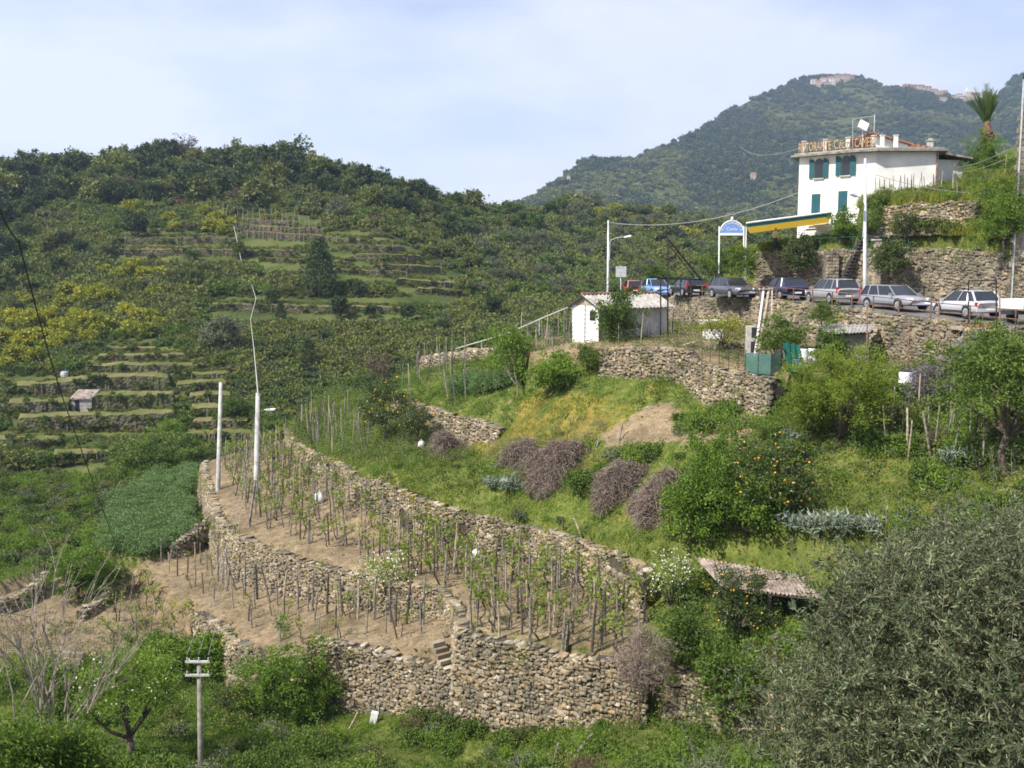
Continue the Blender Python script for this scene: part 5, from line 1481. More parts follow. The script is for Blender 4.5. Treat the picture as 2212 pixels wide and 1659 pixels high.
    return o
car('small boxy red hatchback, farthest car in the row', 1366, 94.5, 8, 3.4, 1.5, 1.42, (0.42, 0.035, 0.04), 'boxy', metal=0.0)
car('light blue rounded hatchback next to the red car', 1417, 85.5, 20, 3.85, 1.67, 1.52, (0.17, 0.32, 0.62), front_right=True, metal=0.2)
car('dark charcoal estate car behind the rusty steel frame', 1483, 79.5, 20, 4.5, 1.72, 1.45, (0.035, 0.037, 0.042), 'wagon')
car('dark grey estate car parked nose to the right below the flowers', 1581, 70.5, 26, 4.75, 1.8, 1.47, (0.11, 0.115, 0.135), 'wagon', front_right=True)
car('dark navy blue hatchback with red tail lights', 1690, 67.0, 28, 4.2, 1.76, 1.48, (0.012, 0.018, 0.06))
car('silver estate car with tall red tail lights, below the stair', 1796, 62.3, 27, 4.6, 1.74, 1.55, (0.40, 0.41, 0.42), 'wagon')
car('silver-grey estate car facing right, behind the second lamp post', 1932, 57.0, 38, 4.5, 1.75, 1.42, (0.33, 0.34, 0.37), 'wagon', front_right=True)
car('bright silver hatchback at the right end of the row', 2087, 53.0, 34, 4.15, 1.74, 1.45, (0.62, 0.63, 0.66))
# pick-up partly out of frame
p = GP(2200, 50.0, -2.1); p[2] = float(PF[PID['road']](p[0], p[1])) + 0.004
tk = thing('pickup_truck', 'white flatbed truck with steel headboard, cut off by the right edge', 'truck', p, R(14))
mb = MB(); mb.box((0.8, 0, 0.85), (2.6, 1.7, 0.12)); 
for s_ in (-1, 1): mb.box((0.8, s_ * 0.85, 1.1), (2.6, 0.05, 0.36))
mb.box((-0.5, 0, 1.1), (0.05, 1.7, 0.36)); link('bed', mb.mesh('bed', M['white_plastic']), tk, True)
mb = MB(); mb.box((2.9, 0, 1.0), (1.5, 1.68, 1.0)); mb.box((2.8, 0, 1.75), (1.1, 1.5, 0.5), taper=0.85); link('cab', mb.mesh('cab', M['white_plastic']), tk, True)
mb = MB()
for y in (-0.8, 0, 0.8): mb.bar((2.05, y, 0.9), (2.05, y, 1.95), 0.05)
mb.bar((2.05, -0.82, 1.95), (2.05, 0.82, 1.95), 0.05); link('headboard', mb.mesh('headboard', M['white']), tk, True)
for x in (0.3, 2.9):
    for s_ in (-1, 1):
        tm = MB(); tm.lathe((0, 0, 0), [(0.18, -0.1), (0.3, -0.1), (0.31, 0), (0.3, 0.1), (0.18, 0.1)], 18)
        wh = link('wheel', tm.mesh('wheel', M['tyre']), tk, True); wh.location = (x, s_ * 0.78, 0.31); wh.rotation_euler = (math.pi / 2, 0, 0)
mb = MB(); mb.box((0.8, 0, 0.6), (3.2, 0.8, 0.2)); link('chassis', mb.mesh('chassis', M['trim']), tk, True)

# ---- lamp posts, poles, road sign
def pole(name, label, cat, foot, top, r0, r1, m, n=10, group=None):
    o = thing(name, label, cat, foot, group=group)
    mb = MB(); mb.tube([np.array(foot) - [0, 0, 0.4], foot, top], [r0, r0, r1], n); mb.build('shaft', m, o, True)
    return o
def lamp_post(label, u, vt, d, zbase, arm, al):
    q = GP(u, d, zbase); t = A(u + 1, vt, d)
    o = pole('street_lamp', label, 'street lamp', q, t, 0.13, 0.08, M['galv'])
    a = np.array(arm)
    base = t + (q - t) * al
    mb = MB(); e = base + a * [0.12, 0.12, 0] + [0, 0, 0]
    pts = [base - [0, 0, 0.9], base + a * [0.1, 0.1, 0] , base + a * [0.16, 0.16, 0] + [0, 0, a[2] * 0.45], base + a * [0.5, 0.5, 0.85], base + a]
    pts = [np.array([x[0], x[1], x[2]]) for x in pts]; pts[0] = pts[1] - [0, 0, 1.6]
    mb.tube(pts, 0.035, 6); mb.build('arm', M['galv'], o)
    dr = a[:2] / np.linalg.norm(a[:2])
    mb = MB(); yaw = Matrix.Rotation(math.atan2(dr[1], dr[0]), 3, 'Z') @ Matrix.Rotation(R(-12), 3, 'Y')
    c = base + a + np.r_[dr * 0.3, 0.05]
    mb.box(c, (0.72, 0.26, 0.12), yaw, taper=0.7); mb.box(c + np.array([0, 0, -0.085]), (0.5, 0.2, 0.05), yaw); mb.build('lamp_head', M['white_plastic'], o)
    return o
lamp_post('tall grey street lamp above the white shed roof', 1313, 476, 93, -2.1, (1.5, -0.4, 0.55), 0.30)
lamp_post('tall grey street lamp in front of the white house', 1868, 342, 62, -1.9, (-0.75, -0.55, 0.9), 0.36)
for lab, u0, v0, d, u1, v1, r0 in [('tall concrete utility pole standing in the middle of the vine rows', 553, 1085, 63.8, 557, 849, 0.20), ('tall bare concrete pole at the left tip of the vineyard', 471, 1058, 70, 477, 826, 0.17)]:
    q = gpx(u0, v0, 50, 85); t = A(u1, v1, q[1])
    pole('utility_pole', lab, 'utility pole', q, t, r0, r0 * 0.68, M['concrete'])
# near pole with two crossarms
q = A(433, 1659, 33.0); q[2] = gz(q[0], q[1]); t = A(430, 1428, 33.0)
np_ = pole('utility_pole', 'near grey utility pole with two short crossarms above the orchard', 'utility pole', q, t, 0.10, 0.075, M['concrete_dark'])
mb = MB()
for v in (1427, 1456): 
    z = A(430, v, 33.0); mb.box(z + np.array([-0.02, -0.1, 0]), (0.85, 0.08, 0.07))
mb.build('crossarm', M['concrete'], np_)
for v in (1427, 1456):
    for dx in (-0.38, 0.02, 0.36):
        z = A(430, v, 33.0) + np.array([dx, -0.1, 0.04]); mb = MB(); mb.lathe(z, [(0.02, 0), (0.03, 0.04), (0.02, 0.07), (0.03, 0.10), (0.01, 0.12)], 8); mb.build('insulator', M['concrete'], np_)
rs = GP(1341, 93.5, -2.0)
o = pole('road_sign', 'square grey road sign seen from behind beside the first lamp', 'sign', rs, A(1341, 574, 93.5), 0.04, 0.04, M['galv'])
mb = MB(); mb.box(A(1341.5, 587, 93.4) , (1.0, 0.03, 1.0)); mb.build('plate', M['galv'], o)

# ---- cables
def cable(label, pts, r, m, sag=0.0, n=16, name='cable', cat='cable'):
    P = []
    for a, b in zip(pts[:-1], pts[1:]):
        for i in range(n):
            f = i / n; q = np.array(a) * (1 - f) + np.array(b) * f; q[2] -= sag * 4 * f * (1 - f); P.append(q)
    P.append(np.array(pts[-1]))
    mb = MB(); mb.tube(P, r, 4)
    return tag(mb.build(name, m), label, cat)
cable('thin dark cable hanging across the left side of the view', [A(-40, 330, 9), A(40, 520, 12), A(150, 900, 20), A(330, 1385, 50)], 0.011, M['cable_black'], 0.15)
cable('pale kinked cable running from the pole top up the far hillside', [A(557, 850, 63.8), A(549, 760, 100), A(541, 690, 150), A(553, 645, 160), A(543, 613, 172)], 0.04, M['cable_white'], 0.0, 4)
cable('upper pale cable climbing past the reddish far vineyard', [A(523, 572, 182), A(514, 530, 190), A(505, 488, 200)], 0.045, M['cable_white'], 0.0, 4)
for k, (du, lb) in enumerate([(-18, 'left'), (0, 'middle'), (17, 'right')]):
    cable('%s one of three wires from the near crossarm to the vineyard pole' % lb, [A(430, 1424, 33.0) + np.array([(-0.38, 0.02, 0.36)[k], -0.1, 0.2]), A(556, 870 + k * 6, 63.8)], 0.006, M['cable'], 0.9, name='wire')
cable('long cable from the first street lamp to the house corner', [A(1318, 481, 93), A(1727, 415, 82)], 0.03, M['cable'], 1.1)
cable('cable from the second lamp post to the right edge hillside', [A(1875, 372, 62), A(2240, 412, 62)], 0.02, M['cable'], 0.6)
cable('cable from the far hillside to the left roof corner', [A(1600, 318, 200), A(1728, 320, 82)], 0.03, M['cable'], 1.0)
for v0, v1, lb in ((362, 330, 'upper'), (372, 350, 'lower')):
    cable('%s cable from the annex roof to the stone house corner' % lb, [A(2062, v0, 81), A(2204, v1 - 22, 60)], 0.02, M['cable'], 0.3)

# ---- the white shed
s0, s1, s2 = A(1237, 735, 63.2), A(1295, 739, 61), A(1440, 722, 63.6)
zb = min(gz(*s0[:2]), gz(*s1[:2]), gz(*s2[:2])) - 0.1
ze = float(A(1295, 661, 61)[2]); zr = float(A(1262, 638, 62)[2])
s3 = s2 + (s0 - s1)
shed = thing('shed', 'white boarded garden shed with grey corrugated roof', 'shed', (float(s1[0]), float(s1[1]), zb))
gm = (s0 + s1) / 2; gm2 = (s3 + s2) / 2
mb = MB()
B = [(s0[0], s0[1]), (s1[0], s1[1]), (s2[0], s2[1]), (s3[0], s3[1])]
mb.add([(*b, zb) for b in B] + [(*b, ze) for b in B] + [(gm[0], gm[1], zr), (gm2[0], gm2[1], zr)], [(0, 1, 5, 8, 4), (1, 2, 6, 5), (2, 3, 7, 9, 6), (3, 0, 4, 7), (5, 6, 9, 8), (4, 8, 9, 7), (3, 2, 1, 0)])
mb.build('wall', M['siding'], shed)
def boards(pa, pb_, z0, z1, k, m, nm='plank'):
    a, b = np.array(pa[:2]), np.array(pb_[:2]); t = (b - a) / np.linalg.norm(b - a); nn = np.array([t[1], -t[0]])
    zz = np.linspace(z0, z1, k + 1)
    for z_, y_ in zip(zz[:-1], zz[1:]):
        mb = MB(); q = nn * 0.003; e = nn * 0.035
        mb.add([(*(a + e), z_ + 0.004), (*(b + e), z_ + 0.004), (*(b + q * 2), y_ - 0.012), (*(a + q * 2), y_ - 0.012), (*(a + q), z_ + 0.004), (*(b + q), z_ + 0.004), (*(b + q), y_ - 0.012), (*(a + q), y_ - 0.012)],
               [(0, 1, 2, 3), (4, 7, 6, 5), (0, 4, 5, 1), (3, 2, 6, 7), (0, 3, 7, 4), (1, 5, 6, 2)])
        mb.build(nm, m, shed)
boards(s0, s1, zb, ze, 9, M['siding']); boards(s1, s2, zb, ze, 9, M['siding_grey'])
gt = (s1 - s0)[:2]; gl = np.linalg.norm(gt); gt = gt / gl; gn_ = np.array([gt[1], -gt[0]])
def sp_(f, o_, z): return np.array([s0[0] + gt[0] * gl * f + gn_[0] * o_, s0[1] + gt[1] * gl * f + gn_[1] * o_, z])
mb = MB(); zw0, zw1 = float(A(1278, 692, 61.5)[2]), float(A(1278, 672, 61.5)[2])
mb.prism([sp_(0.66, 0.036, zw0), sp_(0.86, 0.036, zw0), sp_(0.86, 0.036, zw1), sp_(0.66, 0.036, zw1)], np.r_[gn_ * 0.02, 0]); wd = mb.build('window', M['black'], shed)
mb = MB()
for a, b in (((0.66, zw0), (0.86, zw0)), ((0.66, zw1), (0.86, zw1)), ((0.66, zw0), (0.66, zw1)), ((0.86, zw0), (0.86, zw1))): mb.bar(sp_(a[0], 0.06, a[1]), sp_(b[0], 0.06, b[1]), 0.04)
fr = mb.build('frame', M['rust'], shed); fr.parent = wd; fr.matrix_parent_inverse = Matrix.Translation(-shed.location)
mb = MB(); mb.bar(sp_(0.48, 0.045, zb), sp_(0.48, 0.045, ze), 0.04); mb.bar(sp_(1.0, 0.03, zb), sp_(1.0, 0.03, ze), 0.09); mb.build('corner_strip', M['wood_dark'], shed)
mb = MB(); mb.add([sp_(0, 0.02, ze), sp_(1, 0.02, ze), sp_(0.5, 0.02, zr), sp_(0, 0.006, ze), sp_(1, 0.006, ze), sp_(0.5, 0.006, zr)], [(0, 1, 2), (3, 5, 4), (0, 3, 4, 1), (1, 4, 5, 2), (2, 5, 3, 0)]); mb.build('gable', M['wood_pale'], shed)
def corrugated(name, a, b, c, d, m, parent, n=30, amp=0.03, th=0.015, jag=0.0):
    """sheet a-b (upper edge) to d-c (lower edge), waves along a-b"""
    a, b, c, d = [np.array(q, float) for q in (a, b, c, d)]
    nn = np.cross(b - a, d - a); nn = nn / np.linalg.norm(nn); nn = nn if nn[2] > 0 else -nn
    mb = MB(); Vt = []
    N_ = n * 4
    for layer in (0, -th):
        for i in range(N_ + 1):
            f = i / N_; h = amp * math.sin(f * n * 2 * math.pi) + layer
            e = RG.uniform(-jag, jag) if jag else 0
            Vt.append(a + (b - a) * f + nn * h); Vt.append(d + (c - d) * f + nn * h + (d - a) * e)
    k = 2 * (N_ + 1); Fc = []
    for i in range(N_):
        Fc.append((2 * i, 2 * i + 1, 2 * i + 3, 2 * i + 2)); Fc.append((k + 2 * i, k + 2 * i + 2, k + 2 * i + 3, k + 2 * i + 1))
        Fc.append((2 * i + 1, k + 2 * i + 1, k + 2 * i + 3, 2 * i + 3)); Fc.append((2 * i, 2 * i + 2, k + 2 * i + 2, k + 2 * i))
    mb.add(Vt, Fc)
    return mb.build(name, m, parent)
ld = (s2 - s1) / np.linalg.norm(s2 - s1); gd = np.r_[gt, 0]
r0 = np.array([gm[0], gm[1], zr + 0.06]) - ld * 0.35; r1 = np.array([gm2[0], gm2[1], zr + 0.06]) + ld * 0.3
sl_ = np.array([(s1 - gm)[0], (s1 - gm)[1], ze - zr]) * 1.32
corrugated('roof', r0, r1, r1 + sl_, r0 + sl_, M['roofing'], shed, 20, 0.045)
sl2 = np.array([(s0 - gm)[0], (s0 - gm)[1], ze - zr]) * 1.32
corrugated('roof', r1, r0, r0 + sl2, r1 + sl2, M['roofing'], shed, 20, 0.045)
mb = MB(); mb.tube([r0 + [0, 0, 0.05], r1 + [0, 0, 0.05]], 0.07, 8); mb.build('ridge_cap', M['terracotta'], shed)

# ---- rusty hoist frame in front of the road wall
f0 = A(1442, 742, 62); f1 = A(1427, 742, 61.5)
hf = thing('hoist', 'rusty dark steel frame with diagonal brace in front of the cars', 'frame', (float(f0[0]), float(f0[1]), gz(f0[0], f0[1])))
mb = MB(); mb.bar((f0[0], f0[1], gz(f0[0], f0[1]) - 0.2), A(1443, 512, 62), 0.09); mb.bar((f1[0], f1[1], gz(f1[0], f1[1]) - 0.2), A(1427, 604, 61.5), 0.08); mb.build('upright', M['iron_dark'], hf)
mb = MB(); mb.bar(A(1436, 508, 62), A(1516, 606, 64), 0.08); mb.bar(A(1446, 530, 62), A(1500, 600, 64), 0.04); mb.build('brace', M['iron_dark'], hf)
mb = MB(); mb.bar(A(1420, 602, 62), A(1514, 604, 64), 0.09); mb.bar(A(1428, 600, 61.6), A(1500, 600, 66), 0.06); mb.build('beam', M['iron_dark'], hf)
mb = MB()
for u in (1470, 1492): mb.bar(A(u, 600, 63.5), A(u, 640, 63.5), 0.07)
mb.build('hanger', M['iron_dark'], hf)

# ---- corrugated lean-to at the road wall, steel stair, barrels and garden things
lt = thing('lean_to_hut', 'small dark lean-to hut with sagging grey corrugated roof at the road wall', 'hut', A(1830, 785, 52))
corrugated('roof', A(1765, 702, 55), A(1893, 700, 54), A(1880, 716, 50.5), A(1778, 722, 51), M['roofing'], lt, 14, 0.035)
mb = MB(); a, b = A(1790, 724, 51.3), A(1878, 716, 51)
zg = gz(a[0], a[1]) - 0.2
mb.prism([(a[0], a[1], zg), (b[0], b[1], zg), (b[0], b[1], b[2] - 0.1), (a[0], a[1], a[2] - 0.1)], (0, 2.2, 0)); mb.build('wall', M['concrete_dark'], lt)
mb = MB(); mb.prism([A(1790, 760, 51.26) * [1, 1, 0] + [0.2, 0, zg + 0.3], A(1825, 760, 51.26) * [1, 1, 0] + [0, 0, zg + 0.3], A(1825, 730, 51.26) , A(1795, 730, 51.26)], (0, 0.02, 0)); mb.build('opening', M['black'], lt)
mb = MB(); mb.prism([A(1830, 722, 50.9), A(1868, 718, 50.9), A(1868, 712, 52.5), A(1830, 715, 52.5)], (0, 0, 0.03)); mb.build('loose_sheet', M['white_plastic'], lt)

stt = thing('steel_stair', 'steep outdoor stair with brick landing and handrail against the road wall', 'stair', A(2120, 790, 47.5))
a, b = A(2030, 784, 47.6), A(2112, 716, 48.4)
mb = MB(); mb.bar(a, b, 1.0, 0.16); mb.build('stringer', M['concrete_dark'], stt)
for k in range(11):
    p = a + (b - a) * (k + 0.5) / 11
    mb = MB(); mb.box(p + np.array([0, 0, 0.14]), (0.30, 1.0, 0.12)); mb.build('step', M['concrete_dark'], stt)
c, d = A(2084, 715, 48.4), A(2160, 716, 47.6)
mb = MB(); mb.prism([c, d, d + [0, 1.6, 0], c + [0, 1.6, 0]], (0, 0, 0.18)); mb.build('landing', M['wood_pale'], stt)
for k in range(8):
    p = c + (d - c) * (k + 0.5) / 8 + np.array([0, 0.06, 0.26]); mb = MB(); mb.box(p, (0.2, 0.1, 0.13)); mb.build('brick', M['brick'], stt)
mb = MB(); hr = np.array([0, -0.45, 0.95])
mb.tube([a + hr, b + hr], 0.022, 5); mb.tube([a + hr * [1, 1, 0.5], b + hr * [1, 1, 0.5]], 0.018, 5)
for f in (0, 0.5, 1): mb.tube([a + (b - a) * f + [0, -0.45, 0], a + (b - a) * f + hr], 0.022, 5)
mb.build('handrail', M['rust'], stt)
mb = MB()
for p in (c, d): mb.bar((p[0], p[1], gz(p[0], p[1]) - 0.2), p, 0.12)
mb.build('support', M['concrete_dark'], stt)
for u, v0, v1, d, lb in [(1873, 790, 655, 50.2, 'tall rusty pipe post in front of the road wall, left of the stair'), (1963, 790, 690, 49, 'rusty pipe post against the wall just left of the stair'), (2028, 800, 645, 47.2, 'tall rusty pipe post at the foot of the stair'), (2160, 790, 606, 47, 'tall rusty post at the right side of the stair landing')]:
    p = A(u, v0, d); pole('pipe_post', lb, 'post', (p[0], p[1], gz(p[0], p[1])), A(u, v1, d), 0.035, 0.035, M['rust'], 6)
mb = MB(); p = A(2093, 660, 48.5)
gt_ = thing('gate_frame', 'thin rusty open gate frame beside the silver hatchback', 'gate', p)
for u in (2092, 2152): mb.bar(A(u, 715, 48.4), A(u, 606, 48.4), 0.05)
mb.bar(A(2092, 606, 48.4), A(2152, 606, 48.4), 0.05); mb.build('bar', M['iron_dark'], gt_)

def barrel(label, u, v, d, r, h, m, name='barrel'):
    p = A(u, v, d); p[2] = gz(p[0], p[1])
    o = thing(name, label, 'barrel', p)
    mb = MB(); pr = [(r * 0.9, 0.0)] + [(r * (0.95 + 0.05 * math.sin(f * 3.14) + (0.03 if k % 4 == 0 else 0)), h * f) for k, f in enumerate(np.linspace(0.03, 0.95, 14))] + [(r * 0.93, h)]
    mb.lathe((0, 0, 0), pr, 18); link('body', mb.mesh('body', m, True), o, True)
    mb = MB(); mb.lathe((0, 0, h), [(r * 0.95, 0.002), (r * 0.95, 0.06), (r * 0.25, 0.075)], 18); link('lid', mb.mesh('lid', M['trim'] if m != M['black'] else M['black']), o, True)
    return o
barrel('white plastic barrel standing alone in the grass behind the yellow-green tree', 1957, 838, 47.4, 0.36, 0.95, M['white_plastic'])
barrel('white water barrel beside the green garden sheets, left one', 1733, 770, 50.3, 0.3, 1.05, M['white_plastic'])
barrel('white ribbed barrel right of another one near the lean-to', 1752, 768, 51.2, 0.33, 1.0, M['white_plastic'])
barrel('black barrel half hidden in leaves above the silver plants', 1692, 1148, 38.6, 0.28, 0.85, M['black'])
barrel('blue barrel beside the green plastic sheets', 1719, 798, 49.0, 0.28, 0.6, M['blue_plastic'])
gp = A(1705, 800, 48.8); gp[2] = gz(gp[0], gp[1])
gs = thing('plastic_sheets', 'green corrugated plastic sheets leaning beside the netting', 'sheets', gp)
for k in range(3): corrugated('sheet', gp + [-0.3 + k * 0.3, 0.2 + 0.1 * k, 1.35 - 0.08 * k], gp + [0.0 + k * 0.3, 0.2 + 0.1 * k, 1.4 - 0.08 * k], gp + [0.1 + k * 0.3, -0.25, -0.05], gp + [-0.2 + k * 0.3, -0.25, -0.05], M['green_plastic'], gs, 5, 0.02)
hz = thing('hose', 'black hose bent in an arch beside the green netting', 'hose', gp + [-0.6, 0, 0])
mb = MB(); mb.tube([gp + np.array([-0.55 + 0.5 * (1 - math.cos(a)) - 0.4, 0.0, 0.05 + 1.05 * math.sin(a)]) for a in np.linspace(0, 2.2, 12)], 0.03, 6); mb.build('loop', M['cable_black'], hz)
nf = thing('net_fence', 'green netting fence on thin posts at the corner of the garden wall', 'fence', A(1640, 808, 48.2))
L_ = Ds((1612, 806, 48.9), (1640, 808, 48.0), (1668, 811, 47.2), (1690, 800, 48.4))
m_ = mat('see_through_net'); nd, lk = nodes(m_)
tr = nd.new('ShaderNodeBsdfTransparent'); ms = nd.new('ShaderNodeMixShader'); ms.inputs[0].default_value = 0.62
nd['Principled BSDF'].inputs['Base Color'].default_value = (0.07, 0.17, 0.14, 1)
lk.new(tr.outputs[0], ms.inputs[1]); lk.new(nd['Principled BSDF'].outputs[0], ms.inputs[2]); lk.new(ms.outputs[0], nd['Material Output'].inputs[0])
for a, b in zip(L_[:-1], L_[1:]):
    mb = MB(); mb.prism([a + [0, 0.25, 0], b + [0, 0.25, 0], b + [0, 0.25, 1.0], a + [0, 0.25, 1.0]], (0, 0.01, 0)); mb.build('netting', m_, nf)
for a in L_: mb = MB(); mb.tube([a + [0, 0.24, -0.2], a + [0, 0.24, 1.15]], 0.022, 5); mb.build('post', M['trim'], nf)
# wire fence along the step of the garden
wf = [A(u, v, d) for u, v, d in ((1488, 778, 53), (1510, 783, 52.2), (1530, 788, 51.4), (1555, 796, 50.6), (1582, 803, 49.7), (1608, 806, 49))]
railing('wire_fence', 'low wire fence of thin dark posts above the tall dry stone wall', wf, 0.75, 0.95, M['iron_dark'], (0.9, 0.5), off=0.3, pr=0.016, rr=0.006, cat='fence')
# ladder / poles, white box, boards
lp = thing('timber_frame', 'tall pale timber posts with a crossbar in front of the road wall', 'timber frame', A(1640, 768, 53.5))
for (u0, v0, u1, v1, w_, m1) in [(1630, 770, 1650, 622, 0.09, 'white'), (1638, 770, 1662, 622, 0.12, 'wood_pale'), (1642, 768, 1648, 650, 0.08, 'wood_pale'), (1666, 690, 1668, 622, 0.08, 'wood_pale')]:
    mb = MB(); mb.bar(A(u0, v0, 53.5), A(u1, v1, 54.5), w_); mb.build('post', M[m1], lp)
mb = MB(); mb.bar(A(1642, 624, 54.4), A(1670, 624, 54.4), 0.08); mb.bar(A(1640, 708, 53.6), A(1700, 706, 53.8), 0.08); mb.build('crossbar', M['wood_pale'], lp)
wb_ = thing('old_cupboard', 'narrow white and grey upright cabinet behind the timber posts', 'cabinet', A(1624, 758, 54.5))
mb = MB(); p = A(1622, 758, 54.5); p[2] = gz(p[0], p[1]); mb.box(p + [0, 0, 0.95], (0.55, 0.5, 1.9)); mb.build('case', M['concrete'], wb_)
mb = MB(); mb.box(p + [0.1, -0.26, 1.55], (0.3, 0.012, 0.55)); mb.box(p + [0.05, -0.26, 0.75], (0.25, 0.012, 0.6)); mb.build('opening', M['trim'], wb_)
bt = thing('bathtub', 'white and pale blue tub behind the small yellow-green tree', 'tub', A(1545, 690, 62))
mb = MB(); p = A(1540, 700, 62); p[2] = gz(p[0], p[1]) + 1.0; mb.box(p, (1.5, 0.6, 0.4), taper=1.15); mb.box(p + [0, 0, -0.6], (1.2, 0.4, 0.8)); mb.build('basin', M['white_plastic'], bt)
for u, v, d, lb, ln in [(1475, 742, 56, 'weathered grey plank lying on the wall edge', 1.6), (1870, 790, 49.5, 'broken pale board lying in the grass by the wall', 1.5)]:
    p = A(u, v, d); p[2] = gz(p[0], p[1]) + 0.08
    mb = MB(); mb.box(p, (ln, 0.25, 0.05), Matrix.Rotation(R(20), 3, 'Z') @ Matrix.Rotation(R(-12), 3, 'Y')); tag(mb.build('board', M['wood_pale']), lb, 'board')
yb = A(2093, 772, 47); yb[2] = gz(yb[0], yb[1])
o = thing('bucket', 'yellow bucket in the shade under the stair landing', 'bucket', yb)
mb = MB(); mb.lathe((0, 0, 0), [(0.12, 0), (0.16, 0.32), (0.17, 0.33), (0.15, 0.32), (0.11, 0.02)], 14); link('pail', mb.mesh('pail', M['yellow_plastic']), o, True)
mb = MB(); mb.tube([(0.16 * math.cos(a), 0, 0.32 + 0.16 * math.sin(a)) for a in np.linspace(0, math.pi, 9)], 0.008, 4); link('handle', mb.mesh('handle', M['galv']), o, True)
gtp = A(1975, 794, 48); gtp[2] = gz(gtp[0], gtp[1])
gtt = thing('garden_table', 'low trestle covered with green netting by the road wall', 'table', gtp)
mb = MB(); mb.prism([gtp + [-1.0, 0, 0.35], gtp + [0, -0.2, 0.55], gtp + [1.1, 0, 0.35], gtp + [0, 0.5, 0.4]], (0, 0, 0.04)); mb.build('cover', M['green_plastic'], gtt)
mb = MB()
for dx in (-0.7, 0.7): mb.box(gtp + [dx, 0, 0.15], (0.3, 0.25, 0.34))
mb.build('support', M['brick'], gtt)
# pale pipe rail of the path behind the bean garden, and its posts
pr_ = thing('pipe_rail', 'pale pipe handrail rising towards the shed behind the bean garden', 'railing', A(1110, 720, 72))
mb = MB(); pts = [A(985, 753, 78), A(1040, 737, 75), A(1097, 720, 72), A(1165, 690, 68), A(1236, 660, 64)]; mb.tube(pts, 0.042, 6); mb.build('rail', M['cable_white'], pr_)
mb = MB()
for p in (pts[0], pts[1], pts[2], pts[3], pts[4]): mb.tube([p, (p[0], p[1], p[2] - 1.1)], 0.03, 5)
mb.build('post', M['galv'], pr_)
# small things among the vines
def bag(label, u, v, d0, d1, s, m, dark=None, name='plastic_sack', cat='sack'):
    p = gpx(u, v, d0, d1); rng = np.random.default_rng(int(u))
    o = thing(name, label, cat, p)
    mb = MB(); n = 12; prof = [(0.30, 0), (0.42, 0.12), (0.45, 0.35), (0.38, 0.62), (0.22, 0.80), (0.06, 0.9)]
    mb.lathe((0, 0, 0), [(r_ * s, z_ * s) for r_, z_ in prof], n)
    me = mb.mesh('sack', m, True)
    co = np.array([v_.co for v_ in me.vertices]); co += rng.normal(0, 0.035 * s, co.shape); me.vertices.foreach_set('co', co.astype(np.float32).ravel()); me.update()
    link('sack', me, o, True)
    mb = MB(); mb.tube([(0, 0, 0.86 * s), (0.02, 0.02, 1.0 * s)], [0.05 * s, 0.09 * s], 6); link('knot', mb.mesh('knot', dark or m), o, True)
    return o
bag('white plastic sack hanging among the left vine stakes', 690, 1086, 50, 70, 0.75, M['white_plastic'])
bag('bright white sack on the ground between the right-hand vines', 1030, 1212, 44, 56, 0.7, M['white_plastic'])
bag('pale blue sack in weeds below the orange tree on the wall', 910, 966, 55, 70, 0.5, M['white_plastic'])
p = gpx(808, 1562, 36, 46)
o = thing('white_box', 'white slanted box in the grass below the lowest wall', 'box', p)
mb = MB(); mb.box((0, 0, 0.25), (0.3, 0.25, 0.5), Matrix.Rotation(R(12), 3, 'Y')); link('case', mb.mesh('case', M['white_plastic']), o, True)
mb = MB(); mb.tube([(0.2, 0, 0), (0.22, 0, 0.85)], 0.02, 5); link('stick', mb.mesh('stick', M['wood_pale']), o, True)
p = hill_px(584, 912)
o = thing('water_box', 'tiny pale concrete box house on a far terrace right of the two poles', 'hut', p)
mb = MB(); mb.box((0, 0, 0.7), (0.9, 0.9, 1.9)); link('wall', mb.mesh('wall', M['concrete']), o, True)
mb = MB(); mb.box((0, 0, 1.75), (1.2, 1.2, 0.12)); link('roof', mb.mesh('roof', M['white']), o, True)
# stone hut with tiled roof on the far terraces
p = hill_px(178, 884); sc = p[1] / F
o = thing('stone_hut', 'little stone hut with red tile roof on the far left terraces', 'hut', p)
w_, h_ = 48 * sc, 29 * sc
mb = MB(); mb.box((0, 1.0, h_ / 2 - 0.4), (w_ * 0.9, 2.2, h_ + 0.8)); link('wall', mb.mesh('wall', M['cement']), o, True)
mb = MB(); mb.box((-w_ * 0.2, -0.11, h_ * 0.42), (w_ * 0.2, 0.02, h_ * 0.84)); link('door', mb.mesh('door', M['black']), o, True)
mb = MB(); mb.add([(-w_ / 2, -0.35, h_ + 0.05), (w_ / 2, -0.35, h_ + 0.05), (w_ / 2, 2.3, h_ + 0.85), (-w_ / 2, 2.3, h_ + 0.85), (-w_ / 2, -0.35, h_ - 0.12), (w_ / 2, -0.35, h_ - 0.12), (w_ / 2, 2.3, h_ + 0.65), (-w_ / 2, 2.3, h_ + 0.65)], [(0, 1, 2, 3), (4, 7, 6, 5), (0, 4, 5, 1), (1, 5, 6, 2), (2, 6, 7, 3), (3, 7, 4, 0)]); link('roof', mb.mesh('roof', M['roofing_brown']), o, True)
p = hill_px(140, 808)
o = thing('water_tank', 'small white and blue tank on a bare far terrace above the hut', 'tank', p)
mb = MB(); mb.lathe((0, 0, 0), [(0.5, 0), (0.55, 0.35), (0.5, 0.7), (0.3, 0.8)], 14); link('body', mb.mesh('body', M['concrete']), o, True)
mb = MB(); mb.lathe((0, 0, 0.8), [(0.32, 0.002), (0.3, 0.1)], 12); link('lid', mb.mesh('lid', M['blue_plastic']), o, True)
